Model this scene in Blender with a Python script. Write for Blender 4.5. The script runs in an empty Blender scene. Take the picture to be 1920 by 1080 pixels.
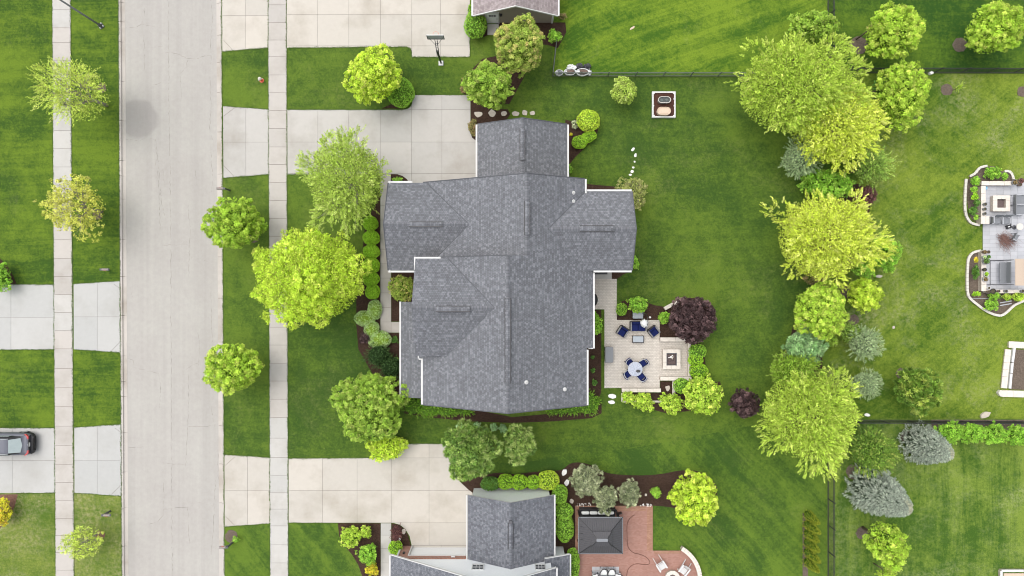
import bpy, bmesh, math, random
import numpy as np
from mathutils import Vector, Matrix

# ---------------------------------------------------------------- camera, sky, sun, exposure
scn = bpy.context.scene
COL = scn.collection
CAM_H = 57.0                      # metres above the lawn, looking straight down
FPX = 1254.0                      # focal length in photograph pixels (1920 wide)
cam_d = bpy.data.cameras.new("camera")
cam_d.sensor_width = 36.0
cam_d.lens = 36.0 * FPX / 1920.0
cam_d.clip_end = 2000.0
cam = bpy.data.objects.new("camera", cam_d)
cam.location = (0, 0, CAM_H)
COL.objects.link(cam)
scn.camera = cam

SUN_EL, SUN_AZ = math.radians(68), math.radians(305)      # high overcast sun, a little to the north-west
world = bpy.data.worlds.new("World"); scn.world = world
world.use_nodes = True
wt = world.node_tree; wt.nodes.clear()
sky = wt.nodes.new("ShaderNodeTexSky"); sky.sky_type = 'NISHITA'; sky.sun_disc = False
sky.sun_elevation = SUN_EL; sky.sun_rotation = SUN_AZ
sky.dust_density = 4.0; sky.air_density = 1.0
hs = wt.nodes.new("ShaderNodeHueSaturation"); hs.inputs['Saturation'].default_value = 0.28   # overcast: nearly white sky
bg = wt.nodes.new("ShaderNodeBackground"); bg.inputs['Strength'].default_value = 0.15
wo = wt.nodes.new("ShaderNodeOutputWorld")
wt.links.new(sky.outputs[0], hs.inputs['Color']); wt.links.new(hs.outputs[0], bg.inputs['Color']); wt.links.new(bg.outputs[0], wo.inputs[0])
sun_d = bpy.data.lights.new("sun", 'SUN'); sun_d.energy = 0.7; sun_d.angle = math.radians(80); sun_d.color = (1.0, 0.955, 0.89)
sun = bpy.data.objects.new("sun", sun_d); COL.objects.link(sun)
# direction towards the sun: azimuth clockwise from +Y (north)
sv = Vector((math.sin(SUN_AZ) * math.cos(SUN_EL), math.cos(SUN_AZ) * math.cos(SUN_EL), math.sin(SUN_EL)))
sun.rotation_euler = sv.to_track_quat('Z', 'Y').to_euler()
sun.location = (0, 0, 40)
scn.cycles.filter_width = 1.05
scn.view_settings.view_transform = 'Standard'
scn.view_settings.look = 'None'
scn.view_settings.gamma = 1.0
scn.view_settings.use_curve_mapping = False
scn.view_settings.exposure = 0.72

# ---------------------------------------------------------------- helpers
def P(x, y, h=0.0):
    """pixel of the survey photograph -> metres on the plane at height h"""
    k = (CAM_H - h) / FPX
    return ((x - 960.0) * k, (540.0 - y) * k)

def R(d): return math.radians(d)

def tag(o, label=None, cat=None, group=None, kind=None):
    if label: o['label'] = label
    if cat: o['category'] = cat
    if group: o['group'] = group
    if kind: o['kind'] = kind
    return o

def empty(name, loc=(0, 0, 0), rz=0.0, label=None, cat=None, group=None):
    o = bpy.data.objects.new(name, None)
    o.empty_display_size = 0.2
    o.location = loc; o.rotation_euler = (0, 0, rz)
    COL.objects.link(o)
    return tag(o, label, cat, group)

def kids(o): return [c for c in bpy.data.objects if c.parent == o]

def copy_tree(o, parent=None, table=None):
    if table is None:
        table = {}
        for c in bpy.data.objects:
            if c.parent: table.setdefault(c.parent.name, []).append(c)
    c = o.copy(); COL.objects.link(c); c.parent = parent
    for ch in table.get(o.name, []): copy_tree(ch, c, table)
    return c

def as_list(m): return m if isinstance(m, (list, tuple)) else [m]

class MB:
    """collects faces; build() links them as ONE mesh object"""
    def __init__(s): s.v = []; s.f = []; s.m = []; s.uv = {}
    def face(s, pts, mat=0, uv=None):
        n = len(s.v); s.v += [tuple(p) for p in pts]; s.f.append(tuple(range(n, n + len(pts)))); s.m.append(mat)
        if uv: s.uv[len(s.f) - 1] = uv
    def box(s, c, d, rz=0.0, mat=0, rx=0.0, ry=0.0):
        hx, hy, hz = d[0] / 2, d[1] / 2, d[2] / 2
        M = Matrix.Rotation(rz, 3, 'Z') @ Matrix.Rotation(ry, 3, 'Y') @ Matrix.Rotation(rx, 3, 'X')
        n = len(s.v)
        for x, y, z in ((-hx,-hy,-hz),(hx,-hy,-hz),(hx,hy,-hz),(-hx,hy,-hz),(-hx,-hy,hz),(hx,-hy,hz),(hx,hy,hz),(-hx,hy,hz)):
            p = M @ Vector((x, y, z)); s.v.append((p.x + c[0], p.y + c[1], p.z + c[2]))
        for q in ((3,2,1,0),(4,5,6,7),(0,1,5,4),(1,2,6,5),(2,3,7,6),(3,0,4,7)):
            s.f.append(tuple(n + i for i in q)); s.m.append(mat)
        return s
    def prism(s, poly, z0, z1, mat=0, side=None):
        """poly: counter-clockwise or not, list of (x, y)"""
        a = sum(poly[i][0] * poly[(i + 1) % len(poly)][1] - poly[(i + 1) % len(poly)][0] * poly[i][1] for i in range(len(poly)))
        if a < 0: poly = poly[::-1]
        n = len(s.v); k = len(poly)
        s.v += [(p[0], p[1], z0) for p in poly] + [(p[0], p[1], z1) for p in poly]
        s.f.append(tuple(n + k + i for i in range(k))); s.m.append(mat)
        s.f.append(tuple(n + k - 1 - i for i in range(k))); s.m.append(mat if side is None else side)
        for i in range(k):
            j = (i + 1) % k
            s.f.append((n + i, n + j, n + k + j, n + k + i)); s.m.append(mat if side is None else side)
        return s
    def tube(s, path, rad, seg=8, mat=0, cap=True):
        path = [Vector(p) for p in path]
        if not isinstance(rad, (list, tuple)): rad = [rad] * len(path)
        rings = []
        for i, p in enumerate(path):
            d = (path[min(i + 1, len(path) - 1)] - path[max(i - 1, 0)])
            d = d.normalized() if d.length > 1e-9 else Vector((0, 0, 1))
            u = Vector((0, 0, 1)) if abs(d.z) < 0.9 else Vector((1, 0, 0))
            a = d.cross(u).normalized(); b = d.cross(a).normalized()
            n = len(s.v); rings.append(n)
            for k in range(seg):
                t = 2 * math.pi * k / seg
                q = p + (a * math.cos(t) + b * math.sin(t)) * rad[i]
                s.v.append(tuple(q))
        for i in range(len(path) - 1):
            for k in range(seg):
                l = (k + 1) % seg
                s.f.append((rings[i] + k, rings[i + 1] + k, rings[i + 1] + l, rings[i] + l)); s.m.append(mat)
        if cap:
            s.f.append(tuple(rings[0] + k for k in range(seg))); s.m.append(mat)
            s.f.append(tuple(rings[-1] + seg - 1 - k for k in range(seg))); s.m.append(mat)
        return s
    def lathe(s, c, prof, seg=20, mat=0, sx=1.0, sy=1.0):
        """prof: list of (radius, z) from bottom to top"""
        rings = []
        for r, z in prof:
            n = len(s.v); rings.append(n)
            for k in range(seg):
                t = 2 * math.pi * k / seg
                s.v.append((c[0] + r * math.cos(t) * sx, c[1] + r * math.sin(t) * sy, c[2] + z))
        for i in range(len(prof) - 1):
            for k in range(seg):
                l = (k + 1) % seg
                s.f.append((rings[i] + k, rings[i] + l, rings[i + 1] + l, rings[i + 1] + k)); s.m.append(mat)
        s.f.append(tuple(rings[0] + seg - 1 - k for k in range(seg))); s.m.append(mat)
        s.f.append(tuple(rings[-1] + k for k in range(seg))); s.m.append(mat)
        return s
    def build(s, name, mats, parent=None, world=False, bevel=0.0, smooth=False):
        me = bpy.data.meshes.new(name)
        v = s.v
        if world and parent is not None:
            M = Matrix.Identity(4); q = parent
            while q is not None:
                M = Matrix.Translation(q.location) @ q.rotation_euler.to_matrix().to_4x4() @ M; q = q.parent
            M = M.inverted()
            v = [tuple(M @ Vector(p)) for p in v]
        me.from_pydata(v, [], s.f)
        for m in as_list(mats): me.materials.append(m)
        me.polygons.foreach_set('material_index', s.m)
        if s.uv:
            l = me.uv_layers.new(name='UVMap')
            for i, uvs in s.uv.items():
                p = me.polygons[i]
                for k, li in enumerate(p.loop_indices): l.data[li].uv = uvs[k]
        if smooth:
            me.polygons.foreach_set('use_smooth', [True] * len(me.polygons))
        me.update()
        o = bpy.data.objects.new(name, me)
        COL.objects.link(o); o.parent = parent
        if bevel:
            b = o.modifiers.new('bevel', 'BEVEL'); b.width = bevel; b.segments = 2; b.limit_method = 'ANGLE'; b.angle_limit = R(40)
        return o

def smooth_path(pts, n=6, closed=False):
    """Catmull-Rom through the points"""
    out = []; k = len(pts)
    rng = range(k) if closed else range(k - 1)
    for i in rng:
        if closed: p = [pts[(i + j - 1) % k] for j in range(4)]
        else: p = [pts[max(0, min(k - 1, i + j - 1))] for j in range(4)]
        for s_ in range(n):
            t = s_ / n
            out.append(tuple(0.5 * (2 * p[1][a] + (p[2][a] - p[0][a]) * t + (2 * p[0][a] - 5 * p[1][a] + 4 * p[2][a] - p[3][a]) * t * t
                             + (3 * p[1][a] - p[0][a] - 3 * p[2][a] + p[3][a]) * t ** 3) for a in range(len(pts[0]))))
    if not closed: out.append(tuple(pts[-1]))
    return out

def clip_convex(sub, clip):
    """Sutherland-Hodgman, clip polygon counter-clockwise in y-up axes"""
    out = list(sub)
    for i in range(len(clip)):
        a, b = clip[i], clip[(i + 1) % len(clip)]
        inside = lambda p: (b[0] - a[0]) * (p[1] - a[1]) - (b[1] - a[1]) * (p[0] - a[0]) >= -1e-9
        inp = out; out = []
        if not inp: return []
        for j in range(len(inp)):
            p, q = inp[j - 1], inp[j]
            ip, iq = inside(p), inside(q)
            if ip != iq:
                d1 = (b[0] - a[0]) * (p[1] - a[1]) - (b[1] - a[1]) * (p[0] - a[0])
                d2 = (b[0] - a[0]) * (q[1] - a[1]) - (b[1] - a[1]) * (q[0] - a[0])
                t = d1 / (d1 - d2); out.append((p[0] + (q[0] - p[0]) * t, p[1] + (q[1] - p[1]) * t))
            if iq: out.append(q)
    return out

def poly_area(p): return abs(sum(p[i][0] * p[(i + 1) % len(p)][1] - p[(i + 1) % len(p)][0] * p[i][1] for i in range(len(p)))) / 2

# ---------------------------------------------------------------- materials
class NT:
    def __init__(s, name):
        s.mat = bpy.data.materials.new(name); s.mat.use_nodes = True
        s.t = s.mat.node_tree; s.t.nodes.clear()
        s.out = s.n('ShaderNodeOutputMaterial')
    def n(s, typ, **kw):
        o = s.t.nodes.new(typ)
        for k, v in kw.items(): setattr(o, k, v)
        return o
    def set(s, sock, v):
        if hasattr(v, 'is_linked') or hasattr(v, 'links'): s.t.links.new(v, sock)
        else:
            if isinstance(v, tuple) and len(v) == 3 and sock.type == 'RGBA': v = v + (1,)
            sock.default_value = v
    def math(s, op, a, b=0.0, clamp=False):
        o = s.n('ShaderNodeMath', operation=op, use_clamp=clamp); s.set(o.inputs[0], a); s.set(o.inputs[1], b); return o.outputs[0]
    def mix(s, f, a, b, typ='MIX'):
        o = s.n('ShaderNodeMix', data_type='RGBA', blend_type=typ); s.set(o.inputs[0], f); s.set(o.inputs[6], a); s.set(o.inputs[7], b); return o.outputs[2]
    def coords(s, kind='Object'): return s.n('ShaderNodeTexCoord').outputs[kind]
    def mapping(s, v, sc=(1, 1, 1), rot=(0, 0, 0), loc=(0, 0, 0)):
        o = s.n('ShaderNodeMapping'); s.set(o.inputs[0], v); o.inputs['Scale'].default_value = sc; o.inputs['Rotation'].default_value = rot; o.inputs['Location'].default_value = loc; return o.outputs[0]
    def noise(s, v, scale=1, detail=4, rough=0.5, dist=0.0, out=0):
        o = s.n('ShaderNodeTexNoise'); s.set(o.inputs['Vector'], v); o.inputs['Scale'].default_value = scale; o.inputs['Detail'].default_value = detail
        o.inputs['Roughness'].default_value = rough; o.inputs['Distortion'].default_value = dist; return o.outputs[out]
    def ramp(s, f, stops, interp='LINEAR'):
        o = s.n('ShaderNodeValToRGB'); s.set(o.inputs[0], f); c = o.color_ramp; c.interpolation = interp
        while len(c.elements) < len(stops): c.elements.new(0.5)
        for e, (p, col) in zip(c.elements, stops):
            e.position = p; e.color = (col if isinstance(col, tuple) else (col, col, col)) + (1,) if not (isinstance(col, tuple) and len(col) == 4) else col
        return o.outputs[0]
    def bump(s, h, strength=0.3, dist=0.02):
        o = s.n('ShaderNodeBump'); s.set(o.inputs['Height'], h); o.inputs['Strength'].default_value = strength; o.inputs['Distance'].default_value = dist; return o.outputs[0]
    def bsdf(s, color, rough=0.8, normal=None, spec=0.3, metal=0.0, **kw):
        o = s.n('ShaderNodeBsdfPrincipled'); s.set(o.inputs['Base Color'], color); s.set(o.inputs['Roughness'], rough)
        o.inputs['Specular IOR Level'].default_value = spec; o.inputs['Metallic'].default_value = metal
        for k, v in kw.items(): s.set(o.inputs[k.replace('_', ' ')], v)
        if normal is not None: s.set(o.inputs['Normal'], normal)
        return o.outputs[0]
    def done(s, shader): s.t.links.new(shader, s.out.inputs[0]); return s.mat
    def rnd(s): return s.n('ShaderNodeObjectInfo').outputs['Random']
    def world_pos(s): return s.n('ShaderNodeNewGeometry').outputs['Position']

def m_plain(name, col, rough=0.6, spec=0.3, metal=0.0, grain=0.12, scale=8.0, bump=0.0, **kw):
    t = NT(name); v = t.coords(); n = t.noise(v, scale, 5, 0.6)
    f = t.math('MULTIPLY_ADD', n, grain * 2); f.node.inputs[2].default_value = 1 - grain
    c = t.mix(1.0, col, f, 'MULTIPLY')
    nm = t.bump(t.noise(v, scale * 6, 3), bump, 0.01) if bump else None
    return t.done(t.bsdf(c, rough, nm, spec, metal, **kw))

def m_concrete(name, col, stain=(0.62, 0.58, 0.52), vary=0.10, stainamt=0.5):
    t = NT(name); v = t.world_pos()
    a = t.noise(v, 0.35, 6, 0.6); b = t.noise(v, 2.2, 6, 0.65); c = t.noise(v, 40, 3, 0.6)
    f = t.math('MULTIPLY_ADD', t.rnd(), vary); f.node.inputs[2].default_value = 1 - vary / 2
    g = t.math('MULTIPLY_ADD', c, 0.14); g.node.inputs[2].default_value = 0.93
    w = t.math('MULTIPLY_ADD', b, 0.16); w.node.inputs[2].default_value = 0.92
    base = t.mix(1.0, col, t.math('MULTIPLY', t.math('MULTIPLY', f, g), w), 'MULTIPLY')
    tint = t.mix(t.math('MULTIPLY', t.rnd(), 0.5), base, tuple(x * y for x, y in zip(col, (1.02, 0.97, 0.93))))
    st = t.ramp(a, [(0.48, 0.0), (0.72, 1.0)])
    base = t.mix(t.math('MULTIPLY', st, stainamt), t.mix(0.5, base, tint), tuple(x * y for x, y in zip(col, stain)))
    nb = t.ramp(t.noise(t.mapping(v, (1.3, 1, 1)), 1.1, 8, 0.7), [(0.60, 0.0), (0.75, 1.0)])
    base = t.mix(t.math('MULTIPLY', nb, 0.10), base, tuple(x * 1.15 for x in col))
    return t.done(t.bsdf(base, 0.9, t.bump(c, 0.15, 0.01), 0.15))

def m_lawn(name, dark, light, dry, ang=0.0, width=1.1, stripe=0.35, dryamt=0.5, seed=0.0, drythr=0.58):
    t = NT(name); v0 = t.world_pos(); v = t.mapping(v0, loc=(seed, seed * 0.7, 0))
    big = t.noise(v, 0.10, 3, 0.55, 0.6); mid = t.noise(v, 0.42, 6, 0.68, 0.5); m2 = t.noise(t.mapping(v, loc=(9, 3, 0)), 1.7, 5, 0.7, 0.3); fine = t.noise(v, 4.5, 6, 0.8); blade = t.noise(t.mapping(v, (1, 0.7, 1)), 13, 4, 0.85)
    wob = t.noise(v, 0.07, 4, 0.6, out=1)
    vs = t.n('ShaderNodeVectorMath', operation='ADD'); t.set(vs.inputs[0], v)
    sc = t.n('ShaderNodeVectorMath', operation='SCALE'); t.set(sc.inputs[0], wob); sc.inputs['Scale'].default_value = 2.4; t.set(vs.inputs[1], sc.outputs[0])
    st = t.noise(t.mapping(vs.outputs[0], (1.0 / width, 0.045, 1), (0, 0, 0)) if ang is None else t.mapping(t.mapping(vs.outputs[0], rot=(0, 0, ang)), (0.55 / width, 0.035, 1)), 1.0, 3, 0.6)
    s_ = t.math('MULTIPLY', t.math('SUBTRACT', st, 0.5), stripe * 3.2)
    ln = t.noise(t.mapping(t.mapping(vs.outputs[0], rot=(0, 0, ang)), (3.2 / width, 0.06, 1)), 1.0, 4, 0.7)
    l2 = t.noise(t.mapping(t.mapping(v, rot=(0, 0, ang + 1.15)), (2.4, 0.09, 1)), 1.0, 4, 0.7)
    s_ = t.math('ADD', s_, t.math('ADD', t.math('MULTIPLY', t.math('SUBTRACT', ln, 0.5), 0.30 + stripe * 1.5), t.math('MULTIPLY', t.math('SUBTRACT', l2, 0.5), 0.28)))
    f = t.math('ADD', t.math('ADD', t.math('MULTIPLY', big, 1.40), t.math('MULTIPLY', mid, 0.95)), t.math('ADD', t.math('MULTIPLY', m2, 0.75), t.math('MULTIPLY', fine, 1.35)))
    f = t.math('ADD', t.math('SUBTRACT', f, 1.70), s_)
    f = t.ramp(f, [(0.24, 0.0), (0.80, 1.0)])
    c = t.mix(f, dark, light)
    dn = t.noise(t.mapping(v, loc=(31, 7, 0)), 0.20, 6, 0.72, 0.6)
    d = t.ramp(dn, [(drythr, 0.0), (drythr + 0.22, 1.0)])
    dm = t.ramp(t.noise(t.mapping(v, (1, 1, 1), loc=(5, 71, 0)), 3.2, 5, 0.75), [(0.42, 0.0), (0.68, 1.0)])
    dd = t.math('MULTIPLY', t.math('MULTIPLY', d, dm), dryamt)
    c = t.mix(dd, c, dry)
    sp = t.ramp(t.noise(v, 3.1, 2, 0.5), [(0.765, 0.0), (0.79, 1.0)])
    c = t.mix(t.math('MULTIPLY', sp, 0.25 * dryamt + 0.05), c, tuple(min(1, x * 1.8) for x in dry))
    g = t.math('MULTIPLY_ADD', blade, 1.5); g.node.inputs[2].default_value = 0.25
    c = t.mix(0.8, c, g, 'MULTIPLY')
    b = t.math('ADD', t.math('MULTIPLY', blade, 0.7), t.math('MULTIPLY', fine, 0.8))
    return t.done(t.bsdf(c, 0.85, t.bump(b, 0.5, 0.05), 0.12))

def m_mulch(name, dark, light):
    t = NT(name); v = t.world_pos()
    vo = t.n('ShaderNodeTexVoronoi'); t.set(vo.inputs['Vector'], t.mapping(v, (1, 1.7, 1), (0, 0, 0.6))); vo.inputs['Scale'].default_value = 14
    a = t.noise(v, 1.2, 5, 0.6); b = t.noise(v, 25, 4, 0.7)
    sp = t.n('ShaderNodeSeparateColor'); t.set(sp.inputs[0], vo.outputs['Color'])
    f = t.math('ADD', t.math('MULTIPLY', sp.outputs[0], 0.45), t.math('MULTIPLY', a, 0.55))
    c = t.mix(f, dark, light)
    c = t.mix(0.6, c, t.math('MULTIPLY_ADD', b, 1.0), 'MULTIPLY'); 
    return t.done(t.bsdf(c, 0.95, t.bump(t.math('ADD', b, vo.outputs['Distance']), 0.8, 0.05), 0.1))

def m_shingle(name, c1, c2, c3, spot=0.5):
    t = NT(name); v = t.coords('UV')
    br = t.n('ShaderNodeTexBrick'); t.set(br.inputs['Vector'], v)
    br.offset = 0.5; br.offset_frequency = 2
    for k, x in (('Scale', 1.0), ('Mortar Size', 0.010), ('Mortar Smooth', 0.3), ('Bias', 0.0), ('Brick Width', 0.165), ('Row Height', 0.145)): br.inputs[k].default_value = x
    t.set(br.inputs['Color1'], c1); t.set(br.inputs['Color2'], c2); t.set(br.inputs['Mortar'], tuple(x * 0.68 for x in c1))
    # second, offset layer of tabs: laminated shingles show scattered light tabs
    b2 = t.n('ShaderNodeTexBrick'); t.set(b2.inputs['Vector'], t.mapping(v, loc=(0.13, 0, 0))); b2.offset = 0.37; b2.offset_frequency = 3
    for k, x in (('Scale', 1.0), ('Mortar Size', 0.0), ('Bias', 0.0), ('Brick Width', 0.15), ('Row Height', 0.145)): b2.inputs[k].default_value = x
    t.set(b2.inputs['Color1'], (0.0, 0.0, 0.0)); t.set(b2.inputs['Color2'], (1.0, 1.0, 1.0))
    sel = t.ramp(b2.outputs[0], [(0.60, 0.0), (0.95, 1.0)])
    n1 = t.noise(v, 0.35, 5, 0.65); n2 = t.noise(t.mapping(v, (1, 1.4, 1)), 2.2, 6, 0.7); n3 = t.noise(v, 60, 2, 0.6)
    blot = t.ramp(n2, [(0.36, 0.55), (0.62, 1.0)])
    c = t.mix(t.math('MULTIPLY', t.math('MULTIPLY', sel, blot), spot), br.outputs[0], c3)
    n4 = t.noise(t.mapping(v, (2.2, 0.12, 1)), 1.0, 4, 0.6)
    g = t.math('ADD', t.math('ADD', t.math('MULTIPLY', n1, 0.28), t.math('MULTIPLY', n4, 0.16)), t.math('ADD', t.math('MULTIPLY', n2, 0.18), t.math('MULTIPLY', n3, 0.3)))
    g = t.math('ADD', g, 0.54)
    c = t.mix(1.0, c, g, 'MULTIPLY')
    h = t.math('ADD', t.math('MULTIPLY', br.outputs[1], -1.0), t.math('MULTIPLY', sel, 0.6))
    return t.done(t.bsdf(c, 0.9, t.bump(t.math('ADD', h, t.math('MULTIPLY', n3, 0.4)), 0.45, 0.015), 0.15))

def m_brick(name, c1, c2, mortar, w=0.2, h=0.07, msz=0.008, rot=0.0, coords='Object', offs=0.5, bumpd=0.01, blotch=0.15, plane='XY', bs=0.4):
    t = NT(name); v = t.world_pos() if coords == 'World' else t.coords(coords)
    if plane == 'XZ': 
        sp = t.n('ShaderNodeSeparateXYZ'); t.set(sp.inputs[0], v); cb = t.n('ShaderNodeCombineXYZ')
        t.set(cb.inputs[0], t.math('ADD', sp.outputs[0], sp.outputs[1])); t.set(cb.inputs[1], sp.outputs[2]); v = cb.outputs[0]
    v2 = t.mapping(v, rot=(0, 0, rot))
    br = t.n('ShaderNodeTexBrick'); t.set(br.inputs['Vector'], v2); br.offset = offs
    for k, x in (('Scale', 1.0), ('Mortar Size', msz), ('Mortar Smooth', 0.2), ('Bias', 0.0), ('Brick Width', w), ('Row Height', h)): br.inputs[k].default_value = x
    t.set(br.inputs['Color1'], c1); t.set(br.inputs['Color2'], c2); t.set(br.inputs['Mortar'], mortar)
    n = t.noise(v, 0.8, 5, 0.6); n2 = t.noise(v, 30, 3, 0.6)
    g = t.math('ADD', t.math('MULTIPLY', n, blotch * 2), t.math('MULTIPLY', n2, 0.25)); g = t.math('ADD', g, 0.875 - blotch)
    c = t.mix(1.0, br.outputs[0], g, 'MULTIPLY')
    return t.done(t.bsdf(c, 0.85, t.bump(t.math('ADD', t.math('MULTIPLY', br.outputs[1], -1.0), t.math('MULTIPLY', n2, 0.3)), bs, bumpd), 0.2))

def m_leaf(name, a, b, tip, trans=0.30, rough=0.55):
    """a..b: two leaf colours mixed per shoot, tip: young leaves on part of the shoots"""
    t = NT(name)
    at = t.n('ShaderNodeAttribute', attribute_name='tint'); ar = t.n('ShaderNodeAttribute', attribute_name='leaf')
    sp = t.n('ShaderNodeSeparateXYZ'); t.set(sp.inputs[0], at.outputs['Vector'])
    c = t.mix(sp.outputs[0], a, b)
    c = t.mix(sp.outputs[1], c, tip)
    g = t.math('MULTIPLY_ADD', sp.outputs[2], 1.35); g.node.inputs[2].default_value = 0.40
    c = t.mix(1.0, c, g, 'MULTIPLY')
    d = t.bsdf(c, rough, None, 0.25)
    tr = t.n('ShaderNodeBsdfTranslucent'); t.set(tr.inputs[0], t.mix(1.0, c, (1.0, 1.12, 0.75), 'MULTIPLY'))
    mx = t.n('ShaderNodeMixShader'); mx.inputs[0].default_value = trans; t.set(mx.inputs[1], d); t.set(mx.inputs[2], tr.outputs[0])
    return t.done(mx.outputs[0])

M = {}
M['conc_our'] = m_concrete('driveway concrete', (0.435, 0.42, 0.395))
M['conc_cream'] = m_concrete('cream concrete', (0.485, 0.455, 0.405))
M['conc_pale'] = m_concrete('pale concrete', (0.42, 0.42, 0.405), stainamt=0.3)
M['walk'] = m_concrete('sidewalk concrete', (0.44, 0.415, 0.385), vary=0.10)
M['walk_new'] = m_concrete('newer sidewalk concrete', (0.455, 0.445, 0.42), vary=0.10)
M['kerb'] = m_concrete('kerb concrete', (0.46, 0.43, 0.395), vary=0.12, stainamt=0.7)
M['joint'] = m_plain('joint soil', (0.16, 0.14, 0.12), 0.95, 0.1)
M['joint_light'] = m_plain('joint sand', (0.20, 0.185, 0.165), 0.95, 0.1)
M['soil'] = m_plain('soil', (0.08, 0.07, 0.045), 0.95, 0.1, grain=0.4)
M['mulch'] = m_mulch('brown mulch', (0.026, 0.015, 0.011), (0.095, 0.058, 0.042))
M['mulch_grey'] = m_mulch('weathered mulch', (0.085, 0.065, 0.05), (0.22, 0.175, 0.14))
M['mulch_red'] = m_mulch('reddish mulch', (0.13, 0.06, 0.045), (0.30, 0.17, 0.13))
M['stone'] = m_plain('pale flagstone', (0.52, 0.465, 0.40), 0.85, 0.2, grain=0.25, scale=5, bump=0.4)
M['white'] = m_plain('white painted trim', (0.60, 0.60, 0.59), 0.5, 0.4, grain=0.05)
M['siding'] = m_plain('white siding', (0.86, 0.88, 0.90), 0.55, 0.3, grain=0.05)
M['roof'] = m_shingle('slate grey shingles', (0.128, 0.132, 0.143), (0.168, 0.173, 0.188), (0.30, 0.312, 0.34), 0.46)
M['roof_south'] = m_shingle('charcoal shingles', (0.115, 0.12, 0.137), (0.18, 0.188, 0.21), (0.29, 0.302, 0.33), 0.46)
M['roof_north'] = m_shingle('mauve grey shingles', (0.24, 0.20, 0.20), (0.36, 0.31, 0.31), (0.46, 0.41, 0.40), 0.5)
M['dark'] = m_plain('black metal', (0.022, 0.022, 0.024), 0.4, 0.5, grain=0.1)
M['charcoal'] = m_plain('charcoal metal', (0.085, 0.085, 0.095), 0.45, 0.4, grain=0.1)
M['bark'] = m_plain('bark', (0.17, 0.13, 0.105), 0.9, 0.1, grain=0.35, scale=12, bump=0.6)
M['bark_grey'] = m_plain('grey bark', (0.34, 0.31, 0.27), 0.9, 0.1, grain=0.3, scale=12, bump=0.6)
# ---------------------------------------------------------------- ground, lawns, road, pavements, beds
def W(pts, h=0.0): return [P(x, y, h) for x, y in pts]

def sheet(name, pts, z, mat, kind='structure', parent=None, thick=0.0, h=None):
    b = MB(); w = W(pts, z if h is None else h)
    if thick: b.prism(w, z - thick, z)
    else:
        a = sum(w[i][0] * w[(i + 1) % len(w)][1] - w[(i + 1) % len(w)][0] * w[i][1] for i in range(len(w)))
        if a < 0: w = w[::-1]
        b.face([(x, y, z) for x, y in w])
    o = b.build(name, mat, parent)
    return tag(o, kind=kind) if kind else o

M['lawn_west'] = m_lawn('west lawn', (0.036, 0.080, 0.011), (0.115, 0.18, 0.017), (0.26, 0.26, 0.10), ang=R(90), width=0.9, stripe=0.30, dryamt=0.5, seed=3)
M['lawn_west2'] = m_lawn('thin yellowing lawn', (0.075, 0.13, 0.018), (0.17, 0.215, 0.04), (0.34, 0.31, 0.17), ang=R(90), width=0.9, stripe=0.15, dryamt=0.9, seed=13, drythr=0.42)
M['lawn_our'] = m_lawn('mown lawn', (0.038, 0.080, 0.013), (0.102, 0.162, 0.020), (0.24, 0.25, 0.08), ang=R(90), width=1.6, stripe=0.12, dryamt=0.5, seed=0, drythr=0.52)
M['lawn_north'] = m_lawn('striped north lawn', (0.045, 0.105, 0.010), (0.150, 0.228, 0.020), (0.32, 0.34, 0.13), ang=R(90 - 20), width=0.8, stripe=0.34, dryamt=0.5, seed=40)
M['lawn_east'] = m_lawn('yellow green east lawn', (0.050, 0.105, 0.010), (0.172, 0.235, 0.028), (0.34, 0.34, 0.18), ang=R(90 - 35), width=1.2, stripe=0.20, dryamt=0.8, seed=73, drythr=0.47)  # yellower green grass with more dry patches
M['lawn_ne'] = m_lawn('dark green northeast lawn', (0.026, 0.07, 0.010), (0.095, 0.162, 0.015), (0.24, 0.25, 0.09), ang=R(90), width=1.2, stripe=0.15, dryamt=0.4, seed=91)  # grass of a darker green than the other lawns
M['lawn_south'] = m_lawn('diagonally mown lawn', (0.038, 0.082, 0.013), (0.100, 0.164, 0.020), (0.24, 0.25, 0.08), ang=R(-42), width=0.9, stripe=0.34, dryamt=0.4, seed=0, drythr=0.54)
M['lawn_se'] = m_lawn('southeast lawn', (0.045, 0.10, 0.012), (0.158, 0.225, 0.034), (0.32, 0.35, 0.16), ang=R(0), width=0.6, stripe=0.25, dryamt=0.6, seed=160, drythr=0.45)

Lx = lambda y: 222 + 6.5 * y / 1080.0
Rx = lambda y: 415.5 + 5.5 * y / 1080.0
BIG = 9000
sheet('ground', [(-BIG, -BIG), (BIG, -BIG), (BIG, BIG), (-BIG, BIG)], -0.30, M['soil'])
far = 4500
sheet('lawn', [(-far, -far), (Lx(-far), -far), (Lx(870), 870), (-far, 870)], 0, M['lawn_west'], thick=0.25)
sheet('lawn', [(-far, 870), (Lx(870), 870), (Lx(far), far), (-far, far)], 0, M['lawn_west2'], thick=0.25)
sheet('lawn', [(Rx(60), 60), (1036, 60), (1036, 141), (1552, 141), (1552, 785), (1400, 800), (1180, 842), (1040, 858), (960, 870), (960, 920), (Rx(920), 920)], 0, M['lawn_our'], thick=0.25)
sheet('lawn', [(Rx(-far), -far), (1552, -far), (1552, 141), (1036, 141), (1036, 60), (Rx(60), 60)], 0, M['lawn_north'], thick=0.25)
sheet('lawn', [(1552, -far), (far, -far), (far, 134), (1552, 137)], 0, M['lawn_ne'], thick=0.25)
sheet('lawn', [(1552, 137), (far, 134), (far, 785), (1552, 785)], 0, M['lawn_east'], thick=0.25)
sheet('lawn', [(Rx(920), 920), (960, 920), (960, 870), (1040, 858), (1180, 842), (1400, 800), (1552, 785), (1552, far), (Rx(far), far)], 0, M['lawn_south'], thick=0.25)
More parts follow.
